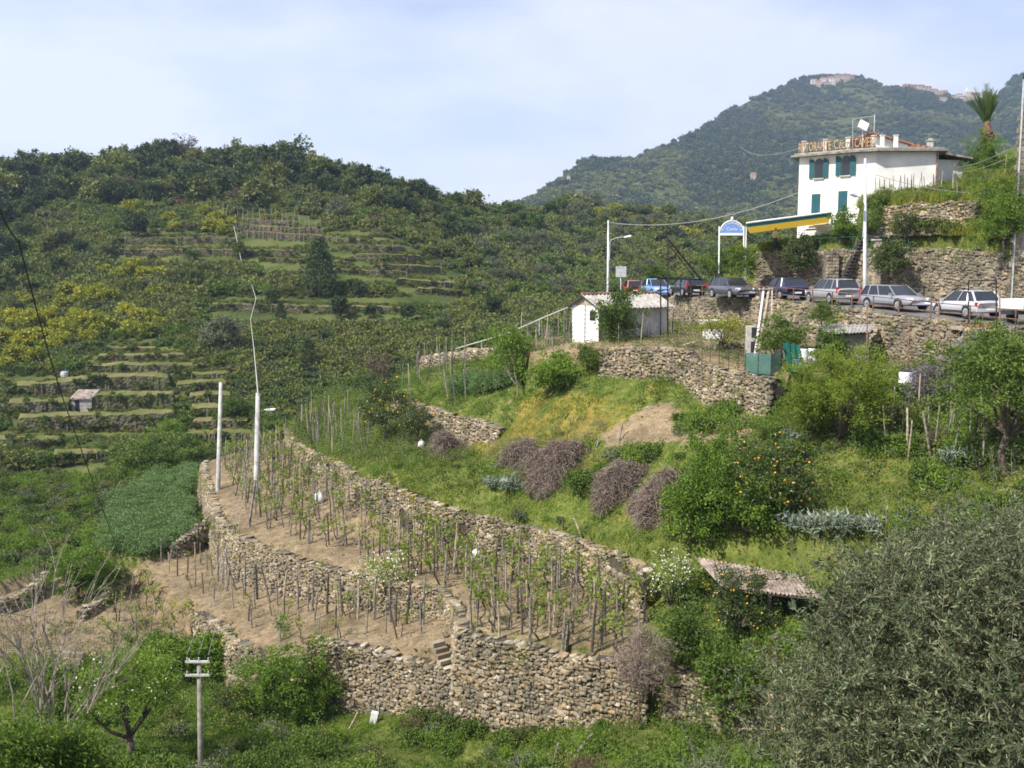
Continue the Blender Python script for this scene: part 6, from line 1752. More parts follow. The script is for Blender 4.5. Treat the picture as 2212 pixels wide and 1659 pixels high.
# lean-to roof in the lower right garden
ro = thing('corrugated_roof', 'low brown corrugated roof against the wall in the lower right garden', 'roof', A(1640, 1300, 37.5))
ra, rb_, rc, rd = A(1500, 1203, 39.2), A(1735, 1243, 36.8), A(1775, 1292, 34.8), A(1560, 1268, 36.6)
corrugated('sheet', ra, rb_, rc, rd, M['roofing_brown'], ro, 24, 0.04, jag=0.02)
mb = MB()
for p in (rc, rd, (rc + rd) / 2): mb.bar((p[0], p[1] + 0.1, gz(p[0], p[1]) - 0.2), p + [0, 0.1, -0.05], 0.1)
mb.bar(rd + [0, 0.1, -0.08], rc + [0, 0.1, -0.08], 0.09); mb.build('post', M['wood_dark'], ro)
# steps in the wall gap and stone stair at the left
def stair(label, u, v, d0, d1, n, w_, rise, run, yaw):
    p = gpx(u, v, d0, d1); o = thing('stone_stair', label, 'stair', p, yaw)
    for k in range(n):
        mb = MB(); mb.box((0, k * run, rise * (k + 0.5) - 0.1), (w_ * RG.uniform(0.9, 1.1), run * 1.6, rise * 0.9)); link('step', mb.mesh('step', M['stone']), o, True)
stair('steep stone steps in the wall behind the bare left tree', 128, 1500, 40, 56, 8, 1.2, 0.22, 0.18, R(-10))
stair('rough stone steps in the gap of the front wall', 962, 1528, 36, 44, 4, 0.6, 0.2, 0.2, R(35))
# iron fence fragment below the front wall
p = gpx(1320, 1590, 33, 38)
o = thing('iron_grate', 'rusty iron grille standing in the grass below the front wall', 'grille', p)
mb = MB()
for k in range(8): mb.tube([(k * 0.14, 0.02 * k, -0.1), (k * 0.14, 0.02 * k, 0.95 + 0.05 * (k % 3))], 0.014, 5)
mb.tube([(1.05, 0.1, -0.1), (1.05, 0.1, 1.75)], 0.035, 6); link('bar', mb.mesh('bar', M['rust']), o, True)
# right edge stone house
p = A(2204, 330, 60); z0 = gz(p[0] + 1, p[1]) - 1
rh = thing('stone_house', 'tall grey stone house corner with tiled eave at the right edge', 'house', (float(p[0]), float(p[1]), z0))
zt = float(A(2206, 172, 60)[2])
mb = MB(); mb.prism([(p[0], 60, z0), (p[0] + 7, 58, z0), (p[0] + 12, 68, z0), (p[0] + 6, 70, z0)], (0, 0, zt - z0)); mb.build('wall', M['cement'], rh)
for k in range(34):
    zq = z0 + 0.4 + k * 0.36
    if zq < zt - 0.2:
        mb = MB(); mb.box((p[0] + 0.08, 60 - 0.03, zq), (0.5 + 0.2 * (k % 2), 0.16, 0.30)); mb.build('stone', M['stone_grey'], rh)
mb = MB(); mb.prism([(p[0] - 0.5, 59.2, zt + 0.002), (p[0] + 7.5, 57, zt + 0.002), (p[0] + 7.5, 57, zt + 0.16), (p[0] - 0.5, 59.2, zt + 0.16)], (6, 11, 0)); mb.build('eave', M['wood_dark'], rh)
mb = MB(); mb.add([(p[0] - 0.55, 59.1, zt + 0.17), (p[0] + 7.5, 56.9, zt + 0.17), (p[0] + 13, 69, zt + 0.17), (p[0] + 6, 71, zt + 0.17), (p[0] + 5.6, 63, zt + 2.0), (p[0] + 7.6, 66, zt + 2.0)], [(0, 1, 4), (1, 2, 5, 4), (2, 3, 5), (3, 0, 4, 5), (0, 3, 2, 1)]); mb.build('roof', M['terracotta'], rh)
mb = MB(); mb.tube([(p[0] - 0.08, 59.9, z0), (p[0] - 0.08, 59.9, zt)], 0.06, 6); mb.build('drainpipe', M['galv'], rh)

# ---- far villages on the mountain
VC = [plain('village_wall', c, 0.9, var=0.1) for c in ((0.40, 0.28, 0.20), (0.44, 0.35, 0.23), (0.56, 0.52, 0.46), (0.36, 0.24, 0.18), (0.42, 0.33, 0.28))]
def far_house(label, u, v, wpx, hpx, c, roof=True, tower=False, group=None):
    p = mount_px(u, v); s = p[1] / F
    w_, h_ = wpx * s * 0.85, hpx * s * 0.85
    o = thing('village_house' if not tower else 'church_tower', label, 'house' if not tower else 'tower', p, 0, group)
    mb = MB(); mb.box((0, 0, h_ / 2 - 1.5), (w_, w_ * 0.8, h_ + 3)); link('wall', mb.mesh('wall', VC[c]), o, True)
    nw = max(1, int(wpx / 6)); nh = max(1, int(hpx / 7))
    wm = MB(); wm.box((0, 0, 0), (w_ * 0.10, 0.2, h_ / nh * 0.42)); wme = wm.mesh('window', M['trim'])
    for i in range(nw):
        for j in range(nh):
            q = bpy.data.objects.new('window', wme); COL.objects.link(q); q.parent = o
            q.location = ((i + 0.5) / nw * w_ - w_ / 2, -w_ * 0.4 - 0.06, (j + 0.55) * h_ / nh)
    if tower:
        mb = MB(); mb.box((0, 0, h_ + 1.2), (w_ * 1.1, w_ * 0.9, 2.4), taper=0.6); mb.lathe((0, 0, h_ + 2.4), [(w_ * 0.35, 0), (w_ * 0.2, 2.5), (0.15, 4.0)], 8); link('cap', mb.mesh('cap', VC[2]), o, True)
    elif roof:
        mb = MB(); y = w_ * 0.45; x = w_ * 0.55
        mb.add([(-x, -y, h_), (x, -y, h_), (x, y, h_), (-x, y, h_), (-x * 0.85, 0, h_ + w_ * 0.22), (x * 0.85, 0, h_ + w_ * 0.22)], [(0, 1, 5, 4), (1, 2, 5), (2, 3, 4, 5), (3, 0, 4), (0, 3, 2, 1)]); link('roof', mb.mesh('roof', M['terracotta']), o, True)
    return o
_r2 = np.random.default_rng(77)
for i, (u, v, w_, h_, c) in enumerate([(1757, 184, 13, 13, 2), (1767, 189, 12, 16, 1), (1778, 182, 14, 14, 2), (1786, 188, 12, 10, 4), (1797, 183, 14, 16, 2), (1808, 180, 13, 18, 1), (1818, 178, 14, 18, 4), (1829, 178, 14, 18, 0), (1838, 176, 12, 14, 3), (1792, 176, 12, 10, 0)]):
    far_house('small ochre or pink house in the village cluster on the mountain summit', u, v, w_, h_, c, group='summit village houses')
for i, (u, v, w_, h_, c) in enumerate([(1957, 192, 14, 9, 0), (1972, 194, 16, 10, 3), (1988, 198, 16, 14, 4), (2003, 201, 16, 14, 4), (2017, 205, 14, 12, 1), (2026, 210, 13, 13, 1), (2040, 206, 13, 10, 4), (2030, 214, 10, 12, 0)]):
    far_house('pink or orange house in the village row on the mountain saddle', u, v, w_, h_, c, group='saddle village houses')
for i, (u, v, w_, h_, c) in enumerate([(2036, 220, 18, 8, 2), (2060, 218, 14, 10, 2), (2072, 216, 13, 13, 2), (2080, 219, 12, 11, 2)]):
    far_house('white house below the church on the mountain saddle', u, v, w_, h_, c, group='white saddle houses')
far_house('slim church bell tower on the mountain saddle left of the palm', 2088, 206, 11, 20, 2, tower=True)
far_house('long church nave beside the bell tower, left of the palm', 2104, 210, 22, 15, 1)
for u, v, w_, h_, c, lb in [(1359, 360, 8, 8, 3, 'tiny pink house alone high on the mountain slope'), (1627, 392, 12, 20, 1, 'small ochre tower house alone on the lower mountain slope'), (1228, 392, 8, 12, 2, 'tiny pale house at the left end of the mountain'), (1246, 432, 20, 10, 4, 'small house with red roof where mountain and wooded hill meet')]:
    far_house(lb, u, v, w_, h_, c)

# ---- two people on the restaurant terrace
def person(label, p, pose, yaw):
    o = thing('person', label, 'person', p, yaw)
    seat = pose == 'sit'
    hz_ = 0.48 if seat else 0.92
    J = {'pel': (0, 0, hz_), 'chest': (0, 0.02, hz_ + 0.38), 'neck': (0, 0, hz_ + 0.55), 'head': (0, -0.03, hz_ + 0.72), 'top': (0, -0.03, hz_ + 0.80)}
    for s_, n_ in ((-1, 'l'), (1, 'r')):
        J['hip' + n_] = (s_ * 0.10, 0, hz_ - 0.04)
        J['kn' + n_] = (s_ * 0.12, -0.42, 0.48) if seat else (s_ * 0.11, -0.03, 0.48)
        J['an' + n_] = (s_ * 0.12, -0.42, 0.07) if seat else (s_ * 0.11, 0.02, 0.07)
        J['toe' + n_] = (s_ * 0.13, -0.62 if seat else -0.17, 0.04)
        J['sh' + n_] = (s_ * 0.19, 0.02, hz_ + 0.47); J['el' + n_] = (s_ * 0.25, -0.08, hz_ + 0.20); J['wr' + n_] = (s_ * 0.20, -0.30, hz_ + 0.16); J['hd' + n_] = (s_ * 0.18, -0.42, hz_ + 0.17)
    E = [('pel', 'chest'), ('chest', 'neck'), ('neck', 'head'), ('head', 'top')]
    for n_ in 'lr': E += [('pel', 'hip' + n_), ('hip' + n_, 'kn' + n_), ('kn' + n_, 'an' + n_), ('an' + n_, 'toe' + n_), ('chest', 'sh' + n_), ('sh' + n_, 'el' + n_), ('el' + n_, 'wr' + n_), ('wr' + n_, 'hd' + n_)]
    RR = {'pel': .15, 'chest': .16, 'neck': .06, 'head': .105, 'top': .07}
    for n_ in 'lr': RR.update({'hip' + n_: .10, 'kn' + n_: .065, 'an' + n_: .045, 'toe' + n_: .035, 'sh' + n_: .075, 'el' + n_: .045, 'wr' + n_: .032, 'hd' + n_: .04})
    K = list(J); me = bpy.data.meshes.new('body'); me.from_pydata([J[k] for k in K], [(K.index(a), K.index(b)) for a, b in E], [])
    t_ = bpy.data.objects.new('tmp', me); COL.objects.link(t_)
    md = t_.modifiers.new('s', 'SKIN'); md.use_smooth_shade = True
    for i, k in enumerate(K): me.skin_vertices[0].data[i].radius = (RR[k], RR[k])
    me.skin_vertices[0].data[0].use_root = True
    md2 = t_.modifiers.new('d', 'SUBSURF'); md2.levels = 1
    dg = bpy.context.evaluated_depsgraph_get()
    bm = bpy.data.meshes.new_from_object(t_.evaluated_get(dg)); bpy.data.objects.remove(t_)
    bm.materials.clear()
    for k in ('shirt', 'trousers', 'skin', 'hair'): bm.materials.append(M[k])
    mi = []
    for f in bm.polygons:
        c = f.center
        arm = abs(c.x) > 0.16 and c.y < -0.12 and c.z > hz_
        mi.append(3 if c.z > hz_ + 0.74 or (c.z > hz_ + 0.62 and c.y > 0.02) else 2 if c.z > hz_ + 0.56 or (arm and c.z < hz_ + 0.3 and c.z > hz_ + 0.05) else 0 if c.z > hz_ + 0.04 else 1)
    bm.polygons.foreach_set('material_index', mi)
    link('body', bm, o, True)
    return o
for u, v, d, pose, lb, yw in [(1674, 540, 76.5, 'stand', 'person in a white shirt standing on the restaurant terrace', R(30)), (1655, 541, 77, 'sit', 'person in a pale shirt seated on the restaurant terrace', R(-60))]:
    p = A(u, v, d); p[2] = gz(p[0], p[1]); person(lb, p, pose, yw)
    if pose == 'sit':
        ct = thing('garden_chair', 'white chair under the seated person on the terrace', 'chair', p, yw)
        mb = MB(); mb.box((0, 0.05, 0.40), (0.45, 0.42, 0.04)); mb.box((0, 0.27, 0.65), (0.45, 0.03, 0.5)); link('seat', mb.mesh('seat', M['white_plastic']), ct, True)
        for x in (-0.2, 0.2):
            for y in (-0.14, 0.24): mb = MB(); mb.bar((x, y, 0), (x, y, 0.38), 0.04); link('leg', mb.mesh('leg', M['white_plastic']), ct, True)

# ---- air: faint haze round the whole place
hb_ = MB(); hb_.box((150, 860, 160), (4200, 1980, 420))
mh = mat('haze'); nd, lk = nodes(mh)
nd.remove(nd['Principled BSDF'])
pv = nd.new('ShaderNodeVolumePrincipled'); pv.inputs['Color'].default_value = (0.56, 0.73, 1.0, 1); pv.inputs['Density'].default_value = 0.00023; pv.inputs['Anisotropy'].default_value = 0.3
lk.new(pv.outputs[0], nd['Material Output'].inputs['Volume'])
HAZE = tag(hb_.build('haze', mh), 'thin bluish haze in the valley air', 'haze', kind='stuff')
# ================================================================== NEAR PLANTS
def np_proto(seed, H, rad, leaf, n=110, per=46, L=0.14, W=0.085, cl=0.34, **k):
    return plant(np.random.default_rng(seed), H, rad, n, cl, per, L, W, leaf, **k)
M['lf_peach'] = foliage('leaf_yellow_green', [(0.07, 0.115, 0.012), (0.12, 0.175, 0.02), (0.18, 0.24, 0.03), (0.25, 0.30, 0.05)], 0.4)
NP = {
 'citrus': [np_proto(400 + i, 3.0, (1.45, 1.4, 1.3), 'lf_citrus', L=0.12, W=0.065, bottom=-0.85, tr=0.09, extra=('fruit', 'orange_fruit', 46, 0.04, 0)) for i in range(2)],
 'shrub': [np_proto(410 + i, 2.0, (1.1, 1.05, 0.95), 'lf_bright', tr=0.05, bottom=-0.9, n=100, lump=0.5, shell=(0.4, 1.15)) for i in range(3)],
 'shrub_mid': [np_proto(420 + i, 2.2, (1.2, 1.15, 1.05), 'lf_mid', tr=0.05, bottom=-0.9, n=100, lump=0.5, shell=(0.4, 1.15)) for i in range(2)],
 'bush_big': [np_proto(435 + i, 4.0, (1.75, 1.65, 1.9), 'lf_bright', tr=0.07, bottom=-0.95, n=260, per=46, L=0.15, W=0.085, cl=0.36, lump=0.6, shell=(0.4, 1.15)) for i in range(2)],
 'shrub_dark': [np_proto(430, 2.0, (1.15, 1.1, 0.95), 'lf_dark', tr=0.05, bottom=-0.9, n=90)],
 'scrub': [np_proto(440 + i, 1.5, (1.1, 1.05, 0.7), 'lf_scrub', tr=0.04, bottom=-0.8, n=80, per=36, L=0.12, W=0.06) for i in range(2)],
 'peach': [np_proto(450, 4.6, (2.45, 2.2, 2.05), 'lf_peach', n=330, per=40, L=0.15, W=0.06, tr=0.12, fork=0.22, n_limb=16, up=0.5, shell=(0.25, 1.12), bottom=-0.8)],
 'tree': [np_proto(460, 5.0, (2.5, 2.3, 1.9), 'lf_mid', n=330, per=46, L=0.13, W=0.075, tr=0.15, fork=0.45, n_limb=14, bottom=-0.5)],
 'blossom': [np_proto(470 + i, 2.7, (1.05, 1.0, 0.95), 'lf_vine', n=60, per=16, L=0.12, W=0.07, tr=0.05, n_limb=12, shell=(0.3, 1.1), extra=('blossom', 'lf_blossom', 420, 0.09, 0.08)) for i in range(2)],
 'orchard': [np_proto(480, 3.6, (1.9, 1.7, 1.2), 'lf_bright', n=150, per=42, L=0.13, W=0.06, tr=0.13, fork=0.36, n_limb=10, bottom=-0.35, extra=('blossom', 'lf_blossom', 160, 0.09, 0.07))],
 'yellowish': [np_proto(490, 2.1, (1.35, 1.2, 0.85), 'lf_yellow', n=80, per=34, L=0.10, W=0.05, tr=0.06, n_limb=12, fork=0.4)],
 'lavender': [np_proto(495, 1.7, (1.05, 1.0, 0.85), 'lf_olive', n=80, per=40, L=0.13, W=0.03, tr=0.04, bottom=-0.8, up=0.8, extra=('flowers', 'lf_lilac', 1500, 0.12, 0.05))],
 'browns': [np_proto(497, 2.3, (0.95, 0.9, 1.15), 'lf_dry', n=100, per=46, L=0.22, W=0.018, tr=0.04, bottom=-0.9)],
 'bean': [np_proto(498, 1.15, (0.8, 0.75, 0.6), 'lf_bean', n=60, per=34, L=0.11, W=0.07, tr=0.02, bottom=-0.9)],
 'silver': [np_proto(499 + 20 * i, 0.8, (0.62, 0.58, 0.34), 'lf_silver', n=15, per=13, L=0.46, W=0.085, tr=0.02, up=0.5, bottom=-0.2, shell=(0.2, 1.1)) for i in range(3)],
}
NPN = {}
def near(kind, u, v, hpx, label, cat, name=None, d0=28, d1=100, group=None, p=None, wide=1.0):
    k = NPN.get(kind, 0); NPN[kind] = k + 1
    pr = NP[kind][k % len(NP[kind])]
    if p is None: p = gpx(u, v, d0, d1)
    zs = {'citrus': 3.0, 'shrub': 2.0, 'shrub_mid': 2.2, 'bush_big': [np_proto(435 + i, 4.0, (1.75, 1.65, 1.9), 'lf_bright', tr=0.07, bottom=-0.95, n=260, per=46, L=0.15, W=0.085, cl=0.36, lump=0.6, shell=(0.4, 1.15)) for i in range(2)],
 'shrub_dark': 2.0, 'bush_big': 4.0, 'scrub': 1.5, 'peach': 4.6, 'tree': 5.0, 'blossom': 2.7, 'orchard': 3.6, 'yellowish': 2.1, 'lavender': 1.7, 'browns': 2.3, 'bean': 1.15, 'silver': 0.8}[kind]
    s = hpx * p[1] / F / zs / 0.97
    return put(pr, name or {'citrus': 'orange_tree', 'peach': 'fruit_tree', 'tree': 'fruit_tree', 'orchard': 'fruit_tree', 'blossom': 'blossom_tree', 'bean': 'bean_plant', 'silver': 'artichoke', 'lavender': 'lilac_bush', 'browns': 'dry_bush', 'yellowish': 'fruit_tree'}.get(kind, 'bush'), label, cat, p, float(RG.uniform(0, 6.28)), s * wide, group, s)
near('citrus', 832, 948, 118, 'orange tree on the end of the terrace wall, beside the grey vine stakes', 'tree', d0=55, d1=80)
near('citrus', 902, 960, 80, 'smaller orange bush right of the orange tree, against the dry wall', 'bush', d0=50, d1=72)
near('peach', 1815, 962, 204, 'large bright yellow-green fruit tree in front of the garden sheds', 'tree', d0=38, d1=46)
near('peach', 1748, 950, 128, 'smaller leaning yellow-green fruit tree left of the large one', 'tree', d0=38, d1=48)
near('tree', 2172, 1025, 300, 'tall round green tree with forked trunk near the right edge', 'tree', d0=34, d1=44)
near('citrus', 1655, 1125, 172, 'dark orange tree with many ripe fruits on the right slope', 'tree', d0=36, d1=44, wide=1.15)
near('bush_big', 1530, 1172, 205, 'tall fresh green bush left of the dark orange tree', 'bush', d0=36, d1=46, wide=0.72)
near('shrub', 1490, 1160, 110, 'low fresh green bush at the foot of the dry bramble mound', 'bush', d0=36, d1=46)
near('shrub', 1612, 1200, 110, 'bright green bush beside the black barrel', 'bush', d0=34, d1=44)
near('citrus', 1955, 500, 60, 'small orange tree on the terrace by the upper stone wall', 'bush', p=A(1955, 520, 68))
near('blossom', 1448, 1335, 135, 'white blossoming fruit tree left of the corrugated roof', 'tree', d0=35, d1=44)
near('blossom', 838, 1320, 130, 'white blossoming shrub on the edge between the two vine terraces', 'tree', d0=40, d1=52)
near('citrus', 1600, 1385, 150, 'lemon tree in front of the corrugated roof', 'tree', d0=33, d1=39, wide=1.1)
near('browns', 1388, 1515, 150, 'brown dry bush hanging on the end of the front wall', 'bush', d0=33, d1=37, p=A(1388, 1500, 35.0))
near('shrub_mid', 1560, 1525, 140, 'green bush hanging over the lower right garden wall', 'bush', p=A(1560, 1530, 33.6))
near('shrub_mid', 1475, 1420, 100, 'green bush on the garden edge right of the brown dry bush', 'bush', d0=33, d1=40)
near('bush_big', 610, 1560, 150, 'large green bush in the grass below the sandy terrace wall', 'bush', d0=38, d1=48, wide=1.15)
near('bush_big', 688, 1552, 112, 'right-hand smaller part of the bush pair below the wall', 'bush', d0=38, d1=48)
near('citrus', 512, 1555, 85, 'low orange bush with few fruits left of the large green bush', 'bush', d0=38, d1=50)
for u, v, h, lb in [(310, 1455, 75, 'left dense climbing bush on the low wall under the sandy terrace'), (365, 1462, 80, 'middle dense climbing bush on the low wall under the sandy terrace'), (445, 1460, 95, 'tallest dense climbing bush behind the near pole top'), (490, 1465, 80, 'right dense climbing bush at the wall corner')]:
    near('shrub', u, v, h, lb, 'bush', d0=42, d1=52, wide=1.2)
near('bush_big', 170, 1292, 100, 'wide bright green bush on the left sandy terrace', 'bush', d0=48, d1=66, wide=1.5)
near('bush_big', 232, 1288, 75, 'right part of the wide bush beside the rubble steps', 'bush', d0=48, d1=66, wide=1.2)
near('orchard', 282, 1645, 240, 'small orchard tree with short trunk and a few white blossoms', 'tree', p=None, d0=30, d1=40)
near('shrub_mid', 130, 1560, 110, 'green bush with white flowers behind the bare left tree', 'bush', d0=34, d1=48)
near('shrub', 1100, 818, 95, 'tall green shrub behind the bean plants below the shed slope', 'bush', d0=55, d1=75, wide=0.8)
near('shrub', 1195, 852, 82, 'round bright green bush left of the tall dry stone wall', 'bush', d0=50, d1=64)
near('shrub_mid', 1335, 735, 100, 'bushy green tree growing against the shed front', 'bush', p=A(1335, 738, 60), wide=0.75)
near('yellowish', 1560, 762, 78, 'small spreading yellow-green tree in front of the white tub', 'tree', p=A(1560, 765, 56), wide=1.3)
near('lavender', 2012, 882, 85, 'purple-flowering grey bush behind the garden posts', 'bush', d0=38, d1=48)
near('shrub_dark', 1722, 588, 70, 'dark round bush overhanging the high stone wall', 'bush', p=A(1722, 590, 71.8), wide=0.85)
near('shrub_dark', 1920, 590, 66, 'dark shrub in the niche of the high wall right of the lamp post', 'bush', p=A(1920, 595, 66.5))
near('bush_big', 2165, 540, 125, 'big bright green bush on the upper right slope', 'bush', p=A(2168, 535, 60), wide=1.0)
near('bush_big', 2125, 395, 90, 'leafy bush at the foot of the palm', 'bush', p=A(2125, 398, 80), wide=0.85)
near('scrub', 2108, 400, 42, 'brown-green shrub right of the white house annex', 'bush', p=A(2110, 412, 74))
near('shrub', 1815, 505, 52, 'light green vine shrub at the corner of the white house', 'bush', p=A(1822, 515, 72))
near('shrub_mid', 1880, 490, 50, 'green climber over the terrace edge behind the second lamp', 'bush', p=A(1885, 505, 70))
near('yellowish', 1592, 548, 22, 'clump of orange-yellow flowers under the arched sign', 'flowers', name='flower_bush', p=A(1592, 552, 73.5), wide=1.4)
for u, v, h, d, lb in [(1545, 598, 50, 74, 'grassy shrub on the bank under the left sign post'), (1600, 598, 55, 72, 'green shrub on the bank under the orange flowers'), (1418, 620, 42, 97, 'bright green bush behind the light blue car'), (1790, 780, 60, 51, 'green leafy climber on the garden posts near the white barrels'), (1690, 765, 70, 52, 'green climber with yellow fruits beside the timber posts'), (1775, 700, 40, 53.5, 'yellow-flecked creeper on the road wall above the barrels'), (1268, 790, 40, 58.5, 'small bush on the corner of the tall dry wall')]:
    near('shrub_mid', u, v, h, lb, 'bush', p=A(u, v, d), wide=1.2)
for u, v, h, lb in [(320, 1020, 62, 'round dark green bush in the valley left of the bean field'), (405, 1012, 62, 'round green bush just behind the bean field'), (212, 985, 38, 'rounded hedge-like bush above the earth patch in the valley'), (30, 1000, 36, 'rounded dark bush at the left edge of the valley'), (365, 945, 36, 'bright green bush at the right end of the long far wall'), (510, 905, 40, 'green shrub between the two concrete poles'), (560, 905, 30, 'small shrub right of the second concrete pole'), (780, 890, 70, 'dark leafy bush behind the orange tree'), (590, 935, 40, 'dense bush at the far end of the vineyard'), (640, 940, 34, 'low bush behind the far vine stakes')]:
    hill = project(hill_px(u, v))
    near('shrub_mid' if 'bright' not in lb else 'shrub', u, v, h, lb, 'bush', p=(gpx(u, v, 60, 104) if v > 975 else hill_px(u, v)), wide=1.5)
# artichokes and beans
for i, (u, v) in enumerate([(1712, 1162), (1752, 1172), (1795, 1166), (1838, 1182), (1880, 1174), (1815, 1200)]):
    near('silver', u, v, 36, 'silvery artichoke plant in the row behind the yellow weeds', 'plant', d0=32, d1=42, group='silver artichoke row')
for u, v, h, lb in [(1105, 1070, 34, 'silvery artichoke on the grass edge left of the dry brambles'), (1060, 1062, 26, 'smaller pale artichoke on the grass edge'), (1710, 965, 30, 'blue-green plant at the foot of the leaning fruit tree'), (2060, 1012, 40, 'blue-green leafy plant in front of the forked tree')]:
    near('silver', u, v, h, lb, 'plant', d0=34, d1=60)
for i in range(16):
    u = 985 + 110 * RG.random(); v = 842 - 0.12 * (u - 985) + RG.uniform(-2, 24)
    near('bean', u, v, 34, 'broad bean plant with white flowers in the bed below the shed', 'plant', d0=56, d1=74, group='broad beans below the shed')
pb_ = np.array(P_BN)
k = 0
while k < 130:
    x, y = RG.uniform(pb_[:, 0].min(), pb_[:, 0].max()), RG.uniform(pb_[:, 1].min(), pb_[:, 1].max())
    if inpoly(np.array([x]), np.array([y]), P_BN)[0] and dline(np.array([x]), np.array([y]), E2a)[0] > 1.2:
        pr = NP['bean'][0]; s = float(RG.uniform(0.9, 1.25))
        put(pr, 'bean_plant', 'broad bean plant in the dense green field below the left wall', 'plant', (x, y, gz(x, y) - 0.05), float(RG.uniform(0, 6)), s, 'bean field plants'); k += 1
# dry bramble mounds: thousands of arching canes
def bramble(label, u, v, wpx, hpx, seed, d0=38, d1=60, n=7500):
    rng = np.random.default_rng(seed); p = gpx(u, v, d0, d1); s = p[1] / F
    w_, h_ = wpx * s / 2, hpx * s
    a = rng.uniform(0, 6.28, n); q = np.sqrt(rng.uniform(0, 1, n))
    lf = 1 + 0.18 * np.sin(3 * a + seed) + 0.12 * np.sin(7 * a + 2 * seed)
    st = np.stack([np.cos(a) * q * w_ * lf, np.sin(a) * q * w_ * 0.8 * lf, h_ * np.sqrt(np.clip(1 - q ** 2, 0, 1)) * 0.9 * (1 + 0.15 * np.sin(4 * a + 5 * q)) + rng.normal(0, 0.07, n)], 1)
    b = rng.uniform(0, 6.28, n); L = rng.uniform(0.2, 0.6, n)
    K = 6; seg = []
    wd = 0.009; tw_ = rng.normal(0, 1.2, n); up_ = rng.uniform(0.1, 1.3, n)
    for k_ in range(K):
        f = k_ / (K - 1)
        seg.append(st + np.stack([np.cos(b + f * tw_) * f * L * 0.85, np.sin(b + f * tw_) * f * L * 0.85, (up_ * f - 0.75 * f * f) * L], 1) + rng.normal(0, 0.014, (n, 3)))
    seg = np.stack(seg, 1)
    sd = np.stack([-np.sin(b), np.cos(b), rng.normal(0, 0.5, n)], 1); sd /= np.linalg.norm(sd, axis=1)[:, None]
    V = np.stack([seg - sd[:, None] * wd, seg + sd[:, None] * wd], 2).reshape(-1, 3)
    o_ = (np.arange(n) * K * 2)[:, None, None]; i_ = np.arange(K - 1)[None, :, None] * 2
    Fc = (o_ + i_ + np.array([0, 1, 3, 2])[None, None]).reshape(-1, 4)
    dzg = np.repeat(ground(st[:, 0] + p[0], st[:, 1] + p[1])[0] - p[2], K * 2)
    V[:, 2] = np.maximum(V[:, 2], -0.05) + np.clip(np.where(dzg < 0, 0.8, 0.35) * dzg, -2.5, 2.5)
    o = thing('dry_bramble', label, 'bramble', p)
    link('canes', new_mesh('canes', V, Fc, [M['lf_dry']], attrs={'tint': np.repeat(rng.uniform(0, 1, n), K * 2)}), o, True)['kind'] = 'stuff'
    mb = MB(); mb.lathe((0, 0, -0.3), [(w_ * 0.78, 0), (w_ * 0.78, 0.3), (w_ * 0.68, 0.3 + h_ * 0.36), (w_ * 0.40, 0.3 + h_ * 0.60), (w_ * 0.1, 0.3 + h_ * 0.68)], 14)
    me = mb.mesh('core', M['lf_dry'], True); co = np.array([v_.co for v_ in me.vertices]); co += rng.normal(0, 0.08, co.shape); dq = ground(co[:, 0] + p[0], co[:, 1] + p[1])[0] - p[2]; co[:, 2] += np.clip(np.where(dq < 0, 0.8, 0.35) * dq, -2.5, 2.5); me.vertices.foreach_set('co', co.astype(np.float32).ravel()); me.update()
    link('inner_twigs', me, o, True)
    return o
bramble('grey-brown dry bramble mound on the slope, left of the two others', 1200, 1022, 150, 62, 1)
bramble('low grey-brown bramble spur left of the big dry mound', 1125, 990, 80, 30, 5, n=3200)
bramble('middle dry bramble mound on the grassy slope', 1335, 1066, 118, 58, 2)
bramble('large round dry bramble mound beside the green bush', 1432, 1108, 118, 84, 3)
bramble('small dry bramble tangle below the middle mound', 1392, 1098, 60, 34, 6, n=2600)
bramble('dry grey weeds hanging below the orange tree wall', 958, 975, 60, 40, 7, 50, 66, 2200)
# ---- bare trees
def bare_tree(name, label, p, H, seed, m, r0, spread=0.45, depth=4, lean=(0, 0), nb=4):
    rng = np.random.default_rng(seed); mbt, mbb = MB(), MB()
    def grow_(mb, a, dr, L, r, dp):
        b = a + dr * L; mid = (a + b) / 2 + rng.normal(0, L * 0.05, 3)
        mb.tube([a, mid, b], [r, r * 0.85, r * 0.62], 5 if dp > 1 else 4, cap=False)
        if dp <= 0: return
        for i in range(nb if dp > 1 else 3):
            nd_ = dr + rng.normal(0, spread, 3) + np.array([0, 0, 0.10]); nd_ /= np.linalg.norm(nd_)
            grow_(mbb, a + (b - a) * rng.uniform(0.5, 1.0), nd_, L * rng.uniform(0.55, 0.85), r * 0.5, dp - 1)
    o = thing(name, label, 'tree', p)
    for k_ in range(3 if H > 4 else 1):
        dr = np.array([lean[0] + rng.normal(0, 0.16), lean[1] + rng.normal(0, 0.14), 1.0]); dr /= np.linalg.norm(dr)
        grow_(mbt, np.array([0, 0, -0.3]), dr, H * 0.42, r0, depth)
    mbt.build('trunk', M[m], o, keep=True); mbb.build('branch', M[m], o, keep=True)
    return o
p = A(105, 1600, 24.5); p[2] = gz(p[0], p[1])
bare_tree('bare_tree', 'tall leafless pale tree with thin branches at the lower left', p, 7.4, 3, 'bark_pale', 0.06, 0.26, 3, nb=4)
p = A(10, 1600, 23.5); p[2] = gz(p[0], p[1])
bare_tree('bare_tree', 'second leafless tree cut by the left edge of the view', p, 6.0, 8, 'bark_pale', 0.05, 0.27, 3, nb=3)
p = gpx(1117, 852, 55, 75)
bare_tree('bare_tree', 'slim pale leafless sapling in front of the tall green shrub', p, 3.9, 4, 'bark_pale', 0.05, 0.45, 2, nb=3)
